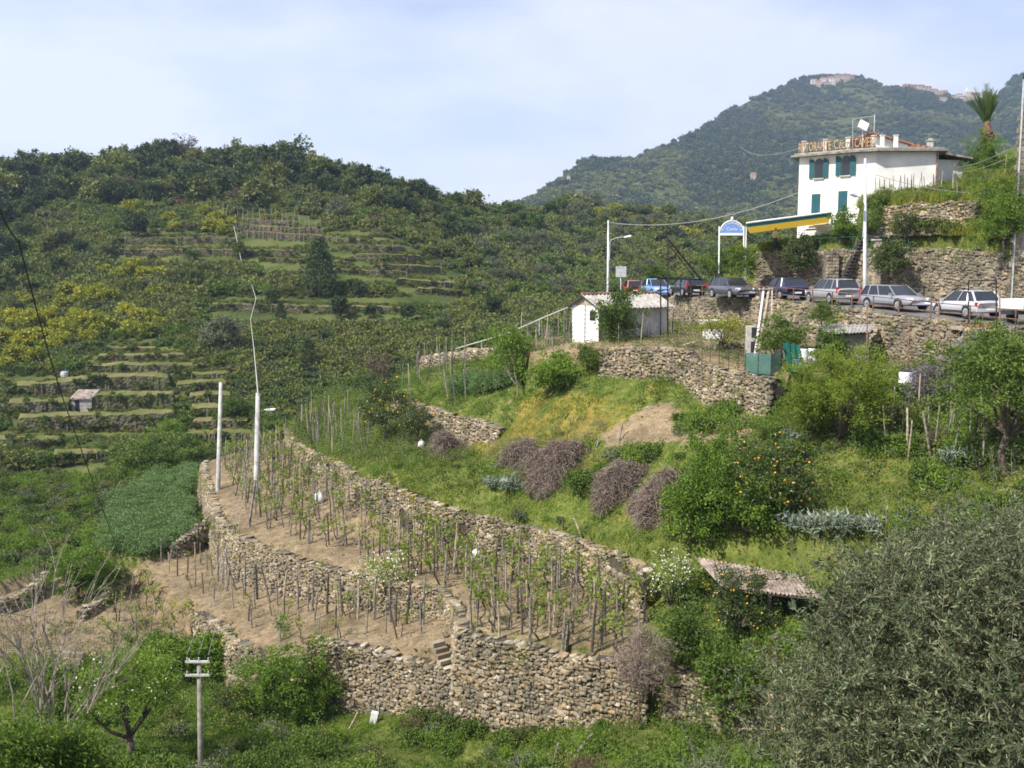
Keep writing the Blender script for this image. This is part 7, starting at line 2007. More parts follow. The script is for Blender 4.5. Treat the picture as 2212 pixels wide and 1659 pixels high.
# ---- palm above the right slope
pp = A(2131, 352, 84); pg = gz(pp[0], pp[1])
pm = thing('palm_tree', 'palm with upright tied fronds rising on the right skyline', 'palm', (float(pp[0]), float(pp[1]), pg))
zt_ = float(A(2125, 262, 84)[2]); zm_ = float(A(2125, 300, 84)[2])
mb = MB(); mb.tube([(0, 0, -0.5), (0.02, 0, zm_ - pg - 0.6), (0, 0, zm_ - pg), (-0.15, 0, zt_ - pg)], [0.32, 0.30, 0.46, 0.27], 10)
rng = np.random.default_rng(9)
for k in range(60):
    z = rng.uniform(zm_ - pg - 0.6, zm_ - pg + 0.3); a = rng.uniform(0, 6.28); mb.bar((0.3 * math.cos(a), 0.3 * math.sin(a), z), (0.56 * math.cos(a), 0.56 * math.sin(a), z + 0.3), 0.10)
mb.build('trunk', plain('palm_trunk', (0.19, 0.12, 0.07), 0.9, var=0.4, scale=4, bump=0.5), pm, keep=True)
for k in range(22):
    a = rng.uniform(0, 6.28); out = rng.uniform(0.15, 1.0); L = rng.uniform(2.3, 3.4); n = 14
    sp_pts = [np.array([-0.15 + math.cos(a) * (0.15 + out * f + out * 0.9 * f * f), math.sin(a) * (0.15 + out * f + out * 0.9 * f * f), zt_ - pg - 0.4 + L * f * (1 - 0.38 * max(0, out - 0.45) * f)]) for f in np.linspace(0, 1, n)]
    mb = MB(); mb.tube(sp_pts, [0.035 * (1 - 0.8 * f) for f in np.linspace(0, 1, n)], 4, cap=False)
    side = np.array([-math.sin(a), math.cos(a), 0])
    for i in range(4, n):
        for f in (0.0, 0.5):
            for s_ in (-1, 1):
                c = sp_pts[i - 1] * (1 - f) + sp_pts[i] * f; ll = 0.55 * math.sin(math.pi * min(1, (i - 2) / n)) + 0.12
                t_ = c + side * s_ * ll * 0.55 + np.array([0, 0, ll * 0.7]); w_ = np.array([0, 0, 0.05])
                mb.add([c - w_, c + w_, t_], [(0, 1, 2)])
    mb.build('frond', M['lf_peach'] if k % 3 == 0 else M['lf_mid'], pm, keep=True)

# ---- vines and stakes
STK = []
for i in range(5):
    r_ = np.random.default_rng(600 + i); mb = MB()
    k1 = r_.normal(0, 0.015, 2)
    mb.tube([(0, 0, -0.25), (0, 0, 0), (k1[0], k1[1], 0.55), (k1[1], k1[0], 1)], [0.045, 0.045, 0.04, 0.033], 6)
    STK.append(mb.mesh('vine_stake', [M['wood'], M['wood_dark'], M['wood'], M['wood_pale'], M['wood']][i]))
VIN = []
for i in range(7):
    r_ = np.random.default_rng(650 + i); mb = MB(); P = [np.array([0, 0, -0.1])]
    for k in range(5): P.append(P[-1] + np.array([r_.normal(0, 0.09), r_.normal(0, 0.09), 0.19]))
    mb.tube(P, [0.04, 0.036, 0.033, 0.03, 0.026, 0.02], 5)
    T = []
    for k in range(3 + i % 2):
        e = P[-1 - k % 2] + np.array([r_.normal(0, 0.32), r_.normal(0, 0.32), r_.uniform(0.25, 0.75)])
        m_ = (P[-1] + e) / 2 + r_.normal(0, 0.05, 3); mb.tube([P[-1 - k % 2], m_, e], [0.012, 0.010, 0.006], 4, cap=False); T += [m_, e, (m_ + e) / 2]
    C = np.array(T)[r_.integers(0, len(T), 34 + 10 * (i % 3))]; C = C + r_.normal(0, 0.085, C.shape)
    V, Fc = leaf_quads(r_, C, unit(r_.normal(size=C.shape)), 0.13, 0.12)
    VIN.append((mb.mesh('trunk', M['bark']), new_mesh('foliage', V, Fc, [M['lf_vine']], attrs={'tint': np.repeat(r_.uniform(0.1, 0.9, len(C)), 4)})))
NS = 0
def stake(p, h, label, group, lean=0.07, r=1.0, name='vine_stake'):
    global NS
    o = bpy.data.objects.new(name, STK[NS % len(STK)]); COL.objects.link(o); NS += 1
    o.location = p; o.scale = (r, r, h)
    o.rotation_euler = (RG.normal(0, lean), RG.normal(0, lean), RG.uniform(0, 6.28))
    return tag(o, label, 'stake', group)
def vine(p, s, label, group):
    k = int(RG.integers(0, len(VIN)))
    o = thing('grapevine', label, 'grapevine', p, float(RG.uniform(0, 6.28)), group); o.scale = (s, s, s)
    for nm, me in zip(('trunk', 'foliage'), VIN[k]):
        c = bpy.data.objects.new(nm, me); COL.objects.link(c); c.parent = o
def sample(poly, n, mind, test, tries=9000, rows=None):
    P = np.array(poly); out = []
    lo, hi = P[:, :2].min(0), P[:, :2].max(0)
    X = RG.uniform(lo[0], hi[0], tries); Y = RG.uniform(lo[1], hi[1], tries)
    z, pid = ground(X, Y)
    k = test(X, Y, pid)
    for x, y, zz in zip(X[k], Y[k], z[k]):
        if all((x - a) ** 2 + (y - b) ** 2 > mind * mind for a, b, _ in out):
            out.append((x, y, zz))
            if len(out) >= n: break
    return out
def pid_is(n): return lambda x, y, pid: pid == PID[n]
T2 = sample(P_T2, 215, 0.80, lambda x, y, p_: (p_ == PID['t2']) & (dline(x, y, E2) > np.where(project(np.stack([x, y, x * 0 - 15.3], 1))[0] < 800, 1.7, 0.7)) & (dline(x, y, E3) > 0.5))
for i, (x, y, z) in enumerate(T2):
    u, v = project(np.array([x, y, z]))
    reg = ('weathered stake among the crowded vine rows at the far left of the middle terrace', 'stakes far left') if u < 640 else (('weathered stake on the bare sandy soil of the middle vine terrace', 'stakes middle terrace') if u < 900 else ('weathered stake among the leafy vines on the right part of the vineyard', 'stakes right vineyard'))
    stake((x, y, z), RG.uniform(1.5, 2.1), reg[0], reg[1], 0.06, RG.uniform(0.8, 1.25))
    if RG.random() < 0.92: vine((x + RG.normal(0, 0.18), y + RG.normal(0, 0.18), z), RG.uniform(0.8, 1.2) * (1.15 if u > 900 else 1.0), 'young leafing grapevine ' + ('at the far left of the middle terrace' if u < 640 else 'on the middle sandy terrace' if u < 900 else 'on the right part of the vineyard'), 'grapevines ' + reg[1][7:])
T1 = sample(P_T1, 72, 1.1, lambda x, y, p_: (p_ == PID['t1']) & (dline(x, y, E1) > 1.3) & (dline(x, y, E2) > 0.9))
for x, y, z in T1:
    stake((x, y, z), RG.uniform(1.2, 1.75), 'weathered stake on the bare soil of the lowest vine terrace', 'stakes lowest terrace', 0.08, RG.uniform(0.8, 1.15))
    if RG.random() < 0.6: vine((x + RG.normal(0, 0.2), y + RG.normal(0, 0.2), z), RG.uniform(0.6, 0.95), 'small sparse grapevine on the lowest vine terrace', 'grapevines lowest terrace')
# stakes leaning on the wall behind the lowest terrace
t_, Pw, Nw = polyline(E2b[2:9], 1.15)
for q, n_ in zip(Pw, Nw):
    x, y = q[0] + n_[0] * 1.0, q[1] + n_[1] * 1.0
    stake((x, y, gz(x, y)), RG.uniform(1.9, 2.4), 'thick stake standing close in front of the curved dry wall', 'stakes before the curved wall', 0.09, 1.5)
T0 = sample(P_T0, 24, 1.3, lambda x, y, p_: (p_ == PID['t0']) & (project(np.stack([x, y, x * 0 - 20.0], 1))[0] > 230))
for x, y, z in T0:
    vine((x, y, z), RG.uniform(0.9, 1.2), 'leafy vine on the lowest sandy strip at the left', 'vines on the left sandy strip')
    if RG.random() < 0.6: stake((x + 0.2, y, z), RG.uniform(1.1, 1.7), 'thin stake on the lowest sandy strip at the left', 'stakes left sandy strip')
# front row of thick leaning posts on the edge of the tall front wall
for u, v, vt in [(1018, 1366, 1282), (1079, 1387, 1305), (1145, 1400, 1285), (1215, 1408, 1325), (1278, 1420, 1300), (1300, 1410, 1320)]:
    q = gpx(u, v - 6, 34, 46); o = stake(q, (v - vt) * q[1] / F * 1.02, 'dark thick post on the very edge of the tall front wall', 'posts on the front wall edge', 0.05, 1.35)
# overgrown stakes on the left grassy terrace, and the bean garden
for cnt, md, poly, pn, cond, hh, lb, gp in [
    (46, 0.55, P_T3, 't3', lambda u, v: (u > 640) & (u < 800) & (v < 985) & (v > 900), (1.6, 2.2), 'grey stake in the weedy terrace left of the orange tree', 'stakes left of the orange tree'),
    (34, 0.6, P_T4, 't4', lambda u, v: (u > 868) & (u < 1010) & (v < 880), (1.7, 2.4), 'tall grey cane in the garden behind the orange tree', 'canes in the bean garden'),
    (26, 0.5, P_T5, 't5', lambda u, v: (u > 1305) & (u < 1480) & (v > 715) & (v < 765), (0.9, 2.0), 'thin pole in the small plot beside the shed', 'poles beside the shed'),
    (24, 0.45, P_T5, 't5', lambda u, v: (u > 1112) & (u < 1236) & (v > 690) & (v < 762), (1.3, 2.3), 'grey stake bundle on the slope left of the shed', 'stakes left of the shed'),
    (16, 0.5, P_T8, 't8', lambda u, v: (u > 1888) & (u < 2045) & (v > 415) & (v < 446), (1.3, 2.1), 'thin vine stake in front of the white house wall', 'stakes before the white house'),
    (12, 0.9, P_T8, 't8', lambda u, v: (u > 2050) & (u < 2212) & (v > 385) & (v < 440), (1.2, 2.0), 'thin stake on the upper right slope', 'stakes on the upper right slope'),
    (22, 0.9, P_T3, 't3', lambda u, v: (u > 1900) & (u < 2140) & (v > 900) & (v < 1010), (1.4, 2.3), 'garden stake in the weeds between the two fruit trees', 'stakes between the fruit trees')]:
    pts = sample(poly, cnt, md, lambda x, y, p_: (p_ == PID[pn]) & cond(*project(np.stack([x, y, PF[PID[pn]](x, y)], 1))), 30000)
    for x, y, z in pts: stake((x, y, z), RG.uniform(*hh), lb, gp, 0.06, RG.uniform(0.6, 1.0), 'garden_stake')
for k_ in range(15):
    u = 1890 + k_ * 10.2 + RG.uniform(-3, 3); q = A(u, 430, 72.6); q[2] = gz(q[0], q[1])
    stake(q, RG.uniform(1.4, 1.9), 'thin vine stake in front of the white house wall', 'stakes before the white house', 0.06, 0.8, 'garden_stake')
for u, v, vt, lb in [(1336, 958, 918, 'short dark leaning stick on the bare soil edge'), (1288, 972, 950, 'pale split peg in the grass above the brambles'), (1118, 1118, 1098, 'dark peg leaning out of the grass edge'), (1216, 1140, 1108, 'brown broken post on the grass edge above the wall'), (1252, 1150, 1118, 'second brown broken post on the grass edge'), (835, 1035, 1008, 'dark stick leaning from the weedy terrace'), (1552, 912, 885, 'short grey post at the foot of the tall dry wall'), (590, 1580, 1545, 'pale post in the grass left of the large bush'), (635, 1600, 1570, 'thin grey post in the lower grass, middle'), (755, 1575, 1535, 'grey post beside the green bush pair'), (1240, 1640, 1560, 'pale leaning stick in the bottom grass'), (1195, 1655, 1600, 'thin dead stick in the bottom grass, left of another'), (2125, 1040, 950, 'pale post beside the forked tree trunk'), (1985, 845, 812, 'short yellowish peg beside the lone white barrel'), (1960, 985, 885, 'long leaning pole in the weeds right of the fruit tree'), (2010, 990, 890, 'second leaning pole near the purple bush')]:
    q = gpx(u, v, 28, 80); stake(q, (v - vt) * q[1] / F * 1.05, lb, None, 0.25, 1.2, 'garden_post')
stake(gpx(538, 1138, 48, 66), 2.9, 'tall weathered prop leaning beside the middle utility pole', None, 0.12, 2.0)

# ---- grass and weeds on the near slopes (blades and leaves, one mass each)
def grass(name, label, P, h, n_bl, wd, matn, spread=0.12, seed=1, bend=0.5):
    rng = np.random.default_rng(seed); n = len(P)
    B = np.repeat(P, n_bl, 0); H = np.repeat(h, n_bl) * rng.uniform(0.5, 1.2, n * n_bl)
    N_ = len(B); a = rng.uniform(0, 6.28, N_); r = rng.normal(0, spread, (N_, 2))
    b = B + np.concatenate([r, np.zeros((N_, 1)) - 0.03], 1)
    s = np.stack([np.cos(a), np.sin(a), np.zeros(N_)], 1) * (wd * rng.uniform(0.6, 1.3, N_))[:, None]
    ln = np.stack([rng.normal(0, bend * 0.45, N_), rng.normal(0, bend * 0.45, N_), np.ones(N_)], 1) * H[:, None]
    V = np.stack([b - s, b + s, b + ln], 1).reshape(-1, 3)
    t = np.repeat(np.repeat(rng.uniform(0, 1, n), n_bl), 3)
    o = link(name, new_mesh(name, V, np.arange(N_ * 3, dtype=np.int32).reshape(-1, 3), [M[matn]], attrs={'tint': t}))
    return tag(o, label, 'grass' if 'grass' in name else 'weeds', kind='stuff')
def weeds(name, label, P, sz, n_lf, L, W, matn, seed=2, up=0.5):
    rng = np.random.default_rng(seed); n = len(P)
    C = np.repeat(P, n_lf, 0) + rng.normal(size=(n * n_lf, 3)) * np.repeat(sz, n_lf)[:, None] * np.array([0.5, 0.5, 0.33])
    C[:, 2] += np.repeat(sz, n_lf) * 0.4
    V, Fc = leaf_quads(rng, C, unit(rng.normal(size=C.shape) + np.array([0, 0, up])), L, W)
    t = np.repeat(np.repeat(rng.uniform(0, 1, n), n_lf), 4)
    return tag(link(name, new_mesh(name, V, Fc, [M[matn]], attrs={'tint': t})), label, 'weeds', kind='stuff')
NG = 90000
X = RG.uniform(-50, 40, NG); Y = RG.uniform(27, 92, NG)
Zg, Pg = ground(X, Y)
PG_ = np.stack([X, Y, Zg], 1)
ug, vg = project(PG_)
vis = (ug > -80) & (ug < 2300) & (vg < 1760) & (vg > 320)
base = (Pg == PID['t3']) | (Pg == PID['r3']) | (Pg < 0) | (Pg == PID['bean']) | (Pg == PID['t7']) | (Pg == PID['t8']) | (Pg == PID['t4'])
bare = (Pg == PID['t3']) & pxpoly(ug, vg, BARE)
base &= vis & ~bare
yz = pxpoly(ug, vg, YELLOW) & (Pg == PID['t3'])
pn = fbm(X / 3.0, Y / 3.0, 51, 3); pn2 = fbm(X / 1.4, Y / 1.4, 61, 3)
gsel = base & (~yz | (RG.random(NG) < 0.45)) & (pn > -0.10) & (RG.random(NG) < 0.75)
grass('grass', 'fresh green grass on the near slopes', PG_[gsel], 0.16 + 0.5 * np.clip(pn2[gsel] + 0.15, 0, 0.6), 7, 0.022, 'gr_green', 0.16, 3)
ysel = base & ((yz & (RG.random(NG) < 0.6)) | ((pn < -0.02) & (Pg == PID['t3'])) | ((RG.random(NG) < 0.10) & (Pg == PID['t3'])))
grass('yellow_grass', 'yellowish grass and wood sorrel on the middle slope', PG_[ysel], 0.10 + 0.22 * np.clip(pn2[ysel] + 0.2, 0, 0.6), 8, 0.026, 'gr_yellow', 0.18, 4, 0.9)
dsel = vis & (RG.random(NG) < 0.05) & (base | ((Pg == PID['t2']) & (ug > 900)) | (Pg == PID['t5']))
grass('dry_grass', 'scattered dry tufts of grass', PG_[dsel], 0.15 + 0.2 * RG.random(dsel.sum()), 6, 0.018, 'gr_dry', 0.12, 5, 0.9)
wsel = base & ~yz & (pn < 0.04) & (RG.random(NG) < 0.28)
weeds('leafy_weeds', 'dense low leafy weeds on the near slopes', PG_[wsel], 0.25 + 0.35 * RG.random(wsel.sum()), 24, 0.13, 0.075, 'lf_mid', 6)
wsel = base & (pn2 > 0.06) & (RG.random(NG) < 0.22)
weeds('bright_weeds', 'patches of bright tall weeds on the near slopes', PG_[wsel], 0.3 + 0.45 * RG.random(wsel.sum()), 26, 0.15, 0.05, 'lf_bright', 7, 1.0)
wsel = base & (ug > 1480) & (vg > 930) & (RG.random(NG) < 0.10)
weeds('garden_weeds', 'grey-green weeds among the right-hand garden beds', PG_[wsel], 0.3 + 0.4 * RG.random(wsel.sum()), 24, 0.16, 0.05, 'lf_olive', 8, 0.8)
wsel = vis & (((Pg == PID['t2']) & (ug > 880)) | (Pg == PID['t1']) & (ug > 700)) & (RG.random(NG) < 0.10)
weeds('soil_weeds', 'small sparse weeds on the vineyard soil', PG_[wsel], 0.10 + 0.1 * RG.random(wsel.sum()), 7, 0.08, 0.05, 'lf_mid', 9)
wsel = vis & (Pg == PID['t5']) & (RG.random(NG) < 0.16)
weeds('plot_weeds', 'sparse green weeds on the garden plot beside the shed', PG_[wsel], 0.2 + 0.3 * RG.random(wsel.sum()), 16, 0.12, 0.06, 'lf_mid', 17, 0.8)
wsel = vis & (Pg == PID['t0']) & (vg > 1340) & (RG.random(NG) < 0.35)
weeds('strip_weeds', 'green weeds along the front of the left sandy strip', PG_[wsel], 0.2 + 0.25 * RG.random(wsel.sum()), 14, 0.12, 0.06, 'lf_mid', 18, 0.8)
lz = base & (Pg == PID['t3']) & (ug > 640) & (ug < 900) & (vg < 1010)
wsel = lz & (RG.random(NG) < 0.22)
weeds('terrace_greens', 'pale leafy weeds on the left grassy terrace', PG_[wsel], 0.3 + 0.4 * RG.random(wsel.sum()), 20, 0.13, 0.05, 'lf_vine', 10, 0.9)
wsel = lz & (RG.random(NG) < 0.20)
weeds('terrace_tangle', 'grey-green tangled weeds on the left grassy terrace', PG_[wsel], 0.3 + 0.5 * RG.random(wsel.sum()), 20, 0.14, 0.04, 'lf_olive', 14, 0.9)
bk = ((Pg == PID['t7']) & (ug > 1880) & (vg > 480) & (vg < 560)) | ((Pg == PID['t8']) & (ug > 1860) & (RG.random(NG) < 0.5))
grass('bank_grass', 'tall yellow-green grass on the bank above the high wall', np.repeat(PG_[bk], 3, 0) + RG.normal(0, 0.15, (bk.sum() * 3, 3)) * np.array([1, 1, 0]), 0.5 + 0.4 * RG.random(bk.sum() * 3), 9, 0.022, 'gr_yellow', 0.15, 15)
bz = np.zeros(NG, bool)
for cu, cv, ru, rv in ((1195, 1005, 110, 60), (1330, 1045, 90, 50), (1430, 1085, 80, 60), (1120, 985, 70, 40), (1240, 930, 80, 25), (960, 960, 60, 40)): bz |= ((ug - cu) / ru) ** 2 + ((vg - cv) / rv) ** 2 < 1
wsel = base & (Pg == PID['t3']) & bz & (RG.random(NG) < 0.5)
weeds('dry_tangle', 'dry brown stems among the grass round the bramble mounds', PG_[wsel], 0.25 + 0.25 * RG.random(wsel.sum()), 16, 0.30, 0.016, 'lf_dry', 16, 0.6)
# yellow flowers dotted over the slope
wsel = base & (Pg == PID['t3']) & (ug > 1100) & (RG.random(NG) < 0.012)
weeds('yellow_flowers', 'small yellow flowers dotted over the middle slope', PG_[wsel] + np.array([0, 0, 0.25]), 0.2 + 0 * X[wsel], 5, 0.07, 0.06, 'orange_fruit' if False else 'lf_yellow', 11)
# low bushes that cover the valley floor and slopes beside the vineyard
N = 5200
X = RG.uniform(-60, 22, N); Y = RG.uniform(36, 105, N); Zb, Pb = ground(X, Y)
ub, vb = project(np.stack([X, Y, Zb], 1))
k = (Pb < 0) & (ub > -150) & (ub < 1420) & (vb < 1230) & (vb > 560) & ~((ub < 250) & (vb < 1030) & (vb > 940) & (RG.random(N) < 0.6))
K = np.where(RG.random(N) < 0.45, 3, RG.integers(0, 2, N)); K = np.where(RG.random(N) < 0.12, 2, K); K = np.where(RG.random(N) < 0.12, 5, K)
SCN = [blob(340, 'lf_scrub', n=34, per=26, L=0.22, W=0.13), blob(341, 'lf_mid', n=34, per=26, L=0.22, W=0.14), blob(342, 'lf_dark', n=34, per=26, L=0.22, W=0.14), blob(343, 'lf_bright', n=34, per=26, L=0.2, W=0.1), blob(344, 'lf_brown', n=30, per=20, L=0.2, W=0.06), blob(345, 'lf_olive', n=34, per=26, L=0.2, W=0.09)]
S = RG.uniform(0.35, 0.9, N)
scatter('valley_scrub', 'low mixed scrub on the valley slopes around the vineyard', 'scrub', np.stack([X, Y, Zb - 0.08], 1)[k], S[k], RG.uniform(0, 6.28, N)[k], K[k], SCN)
# and on the right-hand gardens, bank and bottom slope
N = 7000
X = RG.uniform(-32, 42, N); Y = RG.uniform(26, 100, N); Zb, Pb = ground(X, Y)
ub, vb = project(np.stack([X, Y, Zb], 1))
pn = fbm(X / 3.5, Y / 3.5, 71, 3)
k = (ub > -80) & (ub < 2300) & (vb < 1740) & ((((Pb == PID['t3']) | (Pb == PID['r3'])) & (ub > 1470) & (vb > 820) & (pn > -0.16)) | ((Pb == PID['t7']) | (Pb == PID['t8'])) & (pn > -0.12) & ((ub > 1870) | (vb > 520)) | ((Pb < 0) & (vb > 1440) & (pn > 0.02)) | ((Pb == PID['t3']) & (pn > 0.13) & ~pxpoly(ub, vb, BARE) & ((ub > 1000) | (vb > 990))))
K = np.where(RG.random(N) < 0.4, 3, 1); K = np.where(RG.random(N) < 0.2, 0, K); K = np.where(RG.random(N) < 0.2, 5, K); K = np.where(RG.random(N) < 0.05, 4, K)
S = RG.uniform(0.25, 0.75, N) * np.where(vb > 1440, 0.8, 1.0)
scatter('garden_scrub', 'tangled low bushes and weeds in the right-hand gardens', 'scrub', np.stack([X, Y, Zb - 0.08], 1)[k], S[k], RG.uniform(0, 6.28, N)[k], K[k], SCN)
# tufts hanging over the dry walls
HP, HS = [], []
for line, pr_ in ((E3, 0.6), (ER, 0.9), (E4, 0.35), (E5[1:10], 0.35), (E2b, 0.22), (E1a, 0.25), (E1b, 0.15), (E2c, 0.15), (E2a, 0.3), (EF, 0.5), (E7, 0.35), (E8, 0.6), (E6[2:], 0.15), (E0, 0.9)):
    t_, Pw, Nw = polyline(line, 0.35)
    for q, n_ in zip(Pw, Nw):
        if RG.random() < pr_:
            dz = RG.uniform(0, 1) ** 2 * 1.3
            HP.append([q[0] + n_[0] * (0.08 + 0.1 * dz), q[1] + n_[1] * (0.08 + 0.1 * dz), q[2] - dz]); HS.append(RG.uniform(0.25, 0.55))
weeds('wall_weeds', 'green and yellow weeds hanging over the dry stone walls', np.array(HP), np.array(HS), 34, 0.13, 0.05, 'lf_yellow', 12, -0.3)
HP = np.array(HP)[::2] + RG.normal(0, 0.25, (len(HP[::2]), 3)) * np.array([1, 0.3, 1])
weeds('wall_greens', 'green plants rooted in the dry stone walls', HP, RG.uniform(0.25, 0.5, len(HP)), 34, 0.13, 0.06, 'lf_mid', 13, -0.3)
# clods and pebbles on the bare soil
N = 9000
X = RG.uniform(-32, 22, N); Y = RG.uniform(34, 82, N); Zb, Pb = ground(X, Y); ub, vb = project(np.stack([X, Y, Zb], 1))
k = np.isin(Pb, [PID['t1'], PID['t2'], PID['t0']]) | ((Pb == PID['t3']) & pxpoly(ub, vb, BARE))
C = np.stack([X, Y, Zb], 1)[k]; sz = RG.gamma(2, 0.026, len(C)) + 0.015
Pv = STP[0][0][None] * sz[:, None, None] * RG.uniform(0.6, 1.3, (len(C), 1, 3)) + C[:, None, :]
Ff = (STP[0][1][None] + (np.arange(len(C)) * 14)[:, None, None]).reshape(-1, 3)
tag(link('pebbles', new_mesh('pebbles', Pv.reshape(-1, 3), Ff, [M['joint_l'] if 'joint_l' in M else M['stone']])), 'small stones and clods on the bare vineyard soil', 'pebbles', kind='stuff')

# ---- near olive tree at the right and leafy tree at the lower left
def olive(label, p, cz, rad, n_tw, seed):
    rng = np.random.default_rng(seed); o = thing('olive_tree', label, 'tree', p)
    d = unit(rng.normal(size=(n_tw, 3))); d[:, 2] = np.abs(d[:, 2]) * np.where(rng.random(n_tw) < 0.75, 1, -0.6)
    d = unit(d)
    q = rng.uniform(0.45, 1.02, n_tw) ** 0.55
    ph = rng.uniform(0, 6.28, 3)
    lump = 1 + 0.12 * np.sin(5 * d[:, 0] + ph[0]) * np.sin(5 * d[:, 2] + ph[1])
    B = d * (np.array(rad) * (q * lump)[:, None]) + np.array([0, 0, cz])
    ncl = n_tw // 24
    CC = B[:ncl]; who = rng.integers(0, ncl, n_tw)
    B = CC[who] + rng.normal(size=(n_tw, 3)) * rng.uniform(0.16, 0.34, ncl)[who][:, None]
    ax = unit(d * 0.25 + rng.normal(0, 0.6, (n_tw, 3)) + np.array([0, 0, 0.4]))
    L = rng.uniform(0.2, 0.5, n_tw) * np.where(rng.random(n_tw) < 0.06, 1.7, 1)
    m = 30; f = np.linspace(0.05, 1, m)
    cur = np.stack([rng.normal(0, 0.10, n_tw), rng.normal(0, 0.10, n_tw), -rng.uniform(0, 0.22, n_tw)], 1)
    C = B[:, None] + ax[:, None] * (f[None, :, None] * L[:, None, None]) + cur[:, None] * (f ** 2)[None, :, None]
    sd = unit(np.cross(ax, rng.normal(size=(n_tw, 3))))
    sd2 = np.cross(ax, sd)
    alt = np.where(np.arange(m) % 2 == 0, 1.0, -1.0); four = (np.arange(m) // 2) % 2
    side = np.where(four[None, :, None] == 0, sd[:, None], sd2[:, None]) * alt[None, :, None]
    la = unit(side * 0.8 + ax[:, None] * 0.75 + rng.normal(0, 0.2, C.shape))
    C = (C + la * 0.03).reshape(-1, 3); la = la.reshape(-1, 3)
    V, Fc = leaf_quads(rng, C, la, 0.064, 0.017, 0.05)
    t = np.repeat(np.repeat(np.clip(rng.normal(0.45, 0.2, ncl)[who] + rng.normal(0, 0.15, n_tw), 0, 1), m), 4)
    me = new_mesh('foliage', V, Fc, [M['lf_olive_near']], attrs={'tint': t})
    link('foliage', me, o, True)
    # twigs
    mbv, mbf = [], []
    k = 5; ff = np.linspace(0, 1, k)
    Tw = B[:, None] + ax[:, None] * (ff[None, :, None] * L[:, None, None] * 1.03) + cur[:, None] * (ff ** 2)[None, :, None]
    w_ = 0.0028 * (1.3 - ff)[None, :, None]
    V = np.stack([Tw - sd[:, None] * w_, Tw + sd[:, None] * w_, Tw + sd2[:, None] * w_], 2).reshape(-1, 3)
    o_ = (np.arange(n_tw) * k * 3)[:, None, None]; i_ = (np.arange(k - 1) * 3)[None, :, None]
    Fc = np.concatenate([(o_ + i_ + np.array(qd)[None, None]).reshape(-1, 4) for qd in ([0, 1, 4, 3], [1, 2, 5, 4], [2, 0, 3, 5])])
    tw = link('twigs', new_mesh('twigs', V, Fc, [M['twig']]), o, True)
    mb = MB(); fork_ = np.array([0, 0, cz * 0.35])
    mb.tube([(0, 0, -0.3), (0.05, 0.02, fork_[2] * 0.5), fork_], [0.22, 0.17, 0.15], 9)
    for i in rng.permutation(n_tw)[:70]:
        e = B[i]; c = fork_ + (e - fork_) * 0.55 + rng.normal(0, 0.14, 3)
        mb.tube([fork_, (fork_ + c) / 2 + rng.normal(0, 0.08, 3), c, (c + e) / 2 + rng.normal(0, 0.06, 3), e], [0.06, 0.035, 0.02, 0.012, 0.005], 5, cap=False)
    link('trunk', mb.mesh('trunk', M['bark'], True), o, True)
    return o
M['twig'] = plain('olive_twig', (0.20, 0.165, 0.11), 0.8, var=0.3)
M['lf_olive_near'] = foliage('leaf_olive_near', [(0.026, 0.042, 0.017), (0.052, 0.074, 0.030), (0.098, 0.122, 0.052), (0.24, 0.26, 0.135)], 0.1, rough=0.5, spec=0.35, ow=0.0, tw=0.35)
oc = np.array([5.1, 9.4, 0.0]); oz = gz(oc[0], oc[1])
olive('big olive tree with narrow grey-green leaves filling the lower right corner', (oc[0], oc[1], oz), -4.85 - oz, (2.6, 2.3, 2.15), 6800, 21)
oc = np.array([7.2, 13.5, 0.0]); oz = gz(oc[0], oc[1])
olive('second grey-green olive crown behind the big one at the right edge', (oc[0], oc[1], oz), -5.3 - oz, (2.6, 2.2, 1.9), 3000, 22)
def leafy(label, p, H, rad, seed):
    rng = np.random.default_rng(seed)
    pr = plant(rng, H, rad, 200, 0.30, 60, 0.13, 0.042, 'lf_bright_near', tr=0.09, n_limb=14, bottom=-0.7, up=-0.75)
    return put(pr, 'cherry_tree', label, 'tree', p)
M['lf_bright_near'] = foliage('leaf_drooping', [(0.04, 0.085, 0.010), (0.07, 0.13, 0.015), (0.11, 0.18, 0.022), (0.17, 0.23, 0.04)], 0.35, ow=0.0)
p = A(95, 1659, 19.5); p[2] = gz(p[0], p[1])
leafy('bright green tree with drooping leaves in the lower left corner', p, float(A(95, 1555, 19.5)[2]) - p[2], (1.25, 1.1, 1.5), 31)
p = A(-20, 1659, 18.5); p[2] = gz(p[0], p[1])
leafy('second bright drooping-leaf tree cut by the lower left edge', p, float(A(95, 1600, 18.5)[2]) - p[2], (1.1, 1.0, 1.3), 32)
# rubble wall and stone lines at the left of the vineyard
stone_wall('crooked rubble wall between the bean field and the lowest vine terrace', [ZP(u, v, z) for u, v, z in [(368, 1180, -17.6), (400, 1166, -17.3), (432, 1140, -16.9), (462, 1118, -16.4)]], size=1.2, bot=1.3, n_obj=120)
stone_wall('short line of stacked stones beside the wide bush at the left', [ZP(u, v, z) for u, v, z in [(183, 1322, -19.6), (215, 1300, -19.4), (245, 1275, -19.2), (275, 1250, -18.9)]], size=1.2, bot=0.8, n_obj=60)
stone_wall('low stone edge at the far left of the sandy strip', [ZP(u, v, z) for u, v, z in [(0, 1300, -19.3), (40, 1288, -19.2), (80, 1265, -19.1), (110, 1235, -19.0)]], size=1.2, bot=0.9, n_obj=60)

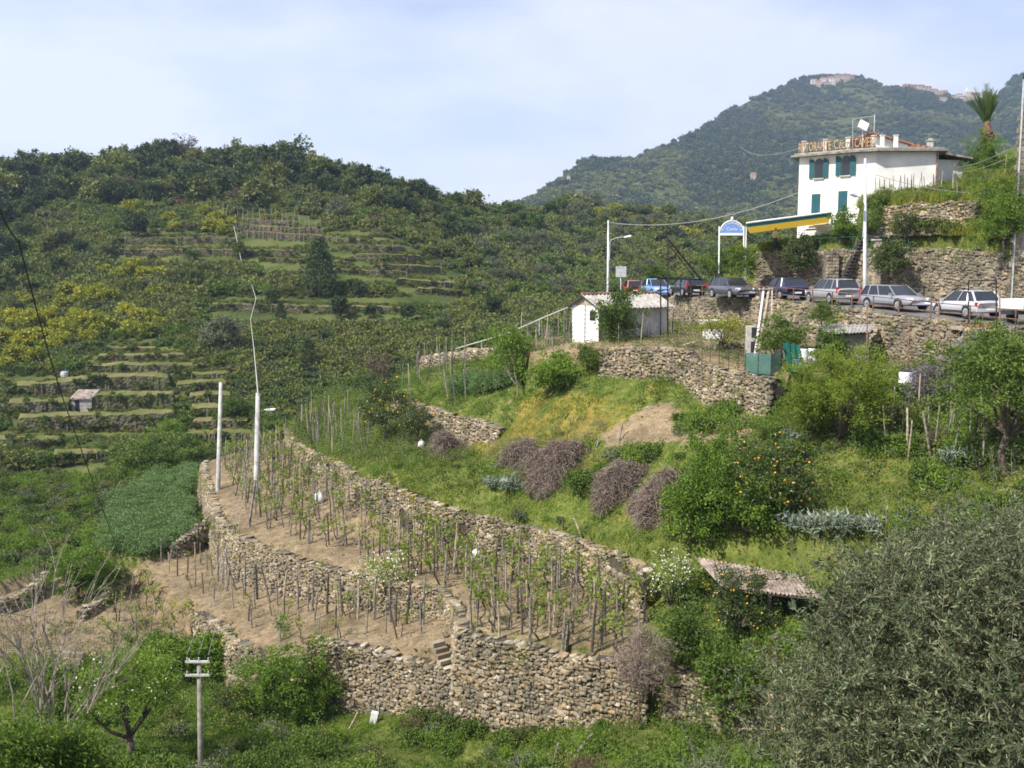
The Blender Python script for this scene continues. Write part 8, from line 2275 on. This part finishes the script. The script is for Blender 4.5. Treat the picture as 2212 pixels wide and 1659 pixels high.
# details on the high wall behind the cars
bq = A(1788, 600, 71.4); bt_ = A(1788, 543, 71.4)
o = thing('buttress', 'stone buttress on the high wall, right of the dark overhanging bush', 'buttress', (float(bq[0]), float(bq[1]), float(bq[2]) - 1.2))
mb = MB(); zb0 = float(bq[2]) - 1.2; mb.box((bq[0], 70.9, (zb0 + bt_[2]) / 2), (0.9, 1.0, bt_[2] - zb0), taper=0.85); mb.build('core', M['mortar'], o)
for k in range(60):
    zz = zb0 + 0.12 + (k // 4) * 0.235; w_ = 1 - 0.13 * (zz - zb0) / (bt_[2] - zb0)
    if zz > bt_[2] - 0.1: break
    x_ = bopx = bq[0] + (-0.36 + 0.24 * (k % 4)) * w_
    q = bpy.data.objects.new('stone', stone_mesh(k % 10, 'stone_grey')); COL.objects.link(q); q.parent = o; q.matrix_parent_inverse = Matrix.Translation(-o.location)
    q.location = (x_, 70.9 - 0.5 * w_, zz); q.scale = (0.27, 0.2, 0.25)
ist = thing('iron_stair', 'thin dark iron stair with handrails climbing the high wall left of the lamp', 'stair', A(1820, 600, 70))
a, b = A(1822, 606, 69.6), A(1862, 520, 70.2)
mb = MB(); mb.bar(a, b, 0.7, 0.06)
mb.build('stringer', M['iron_dark'], ist)
mb = MB()
for dz in (0.9, 0.45): mb.tube([a + [0, -0.3, dz], b + [0, -0.3, dz]], 0.022, 5)
for f in (0, 0.33, 0.66, 1): mb.tube([a + (b - a) * f + [0, -0.3, 0], a + (b - a) * f + [0, -0.3, 0.9]], 0.02, 5)
mb.build('handrail', M['iron_dark'], ist)
for k in range(12):
    q = a + (b - a) * (k + 0.5) / 12; mb = MB(); mb.box(q + np.array([0, 0, 0.06]), (0.25, 0.7, 0.03)); mb.build('step', M['iron_dark'], ist)
o = thing('wall_pillar', 'pale square pillar at the wall gate right of the second lamp post', 'pillar', A(1893, 606, 67.8))
q = A(1893, 606, 67.8); t_ = A(1893, 520, 67.8); mb = MB(); mb.box((q[0], q[1], (q[2] - 1 + t_[2]) / 2), (0.42, 0.42, t_[2] - q[2] + 1)); mb.build('shaft', M['wood_pale'], o)
mb = MB(); mb.box((t_[0], t_[1], t_[2] + 0.06), (0.54, 0.54, 0.1)); mb.build('cap', M['concrete'], o)
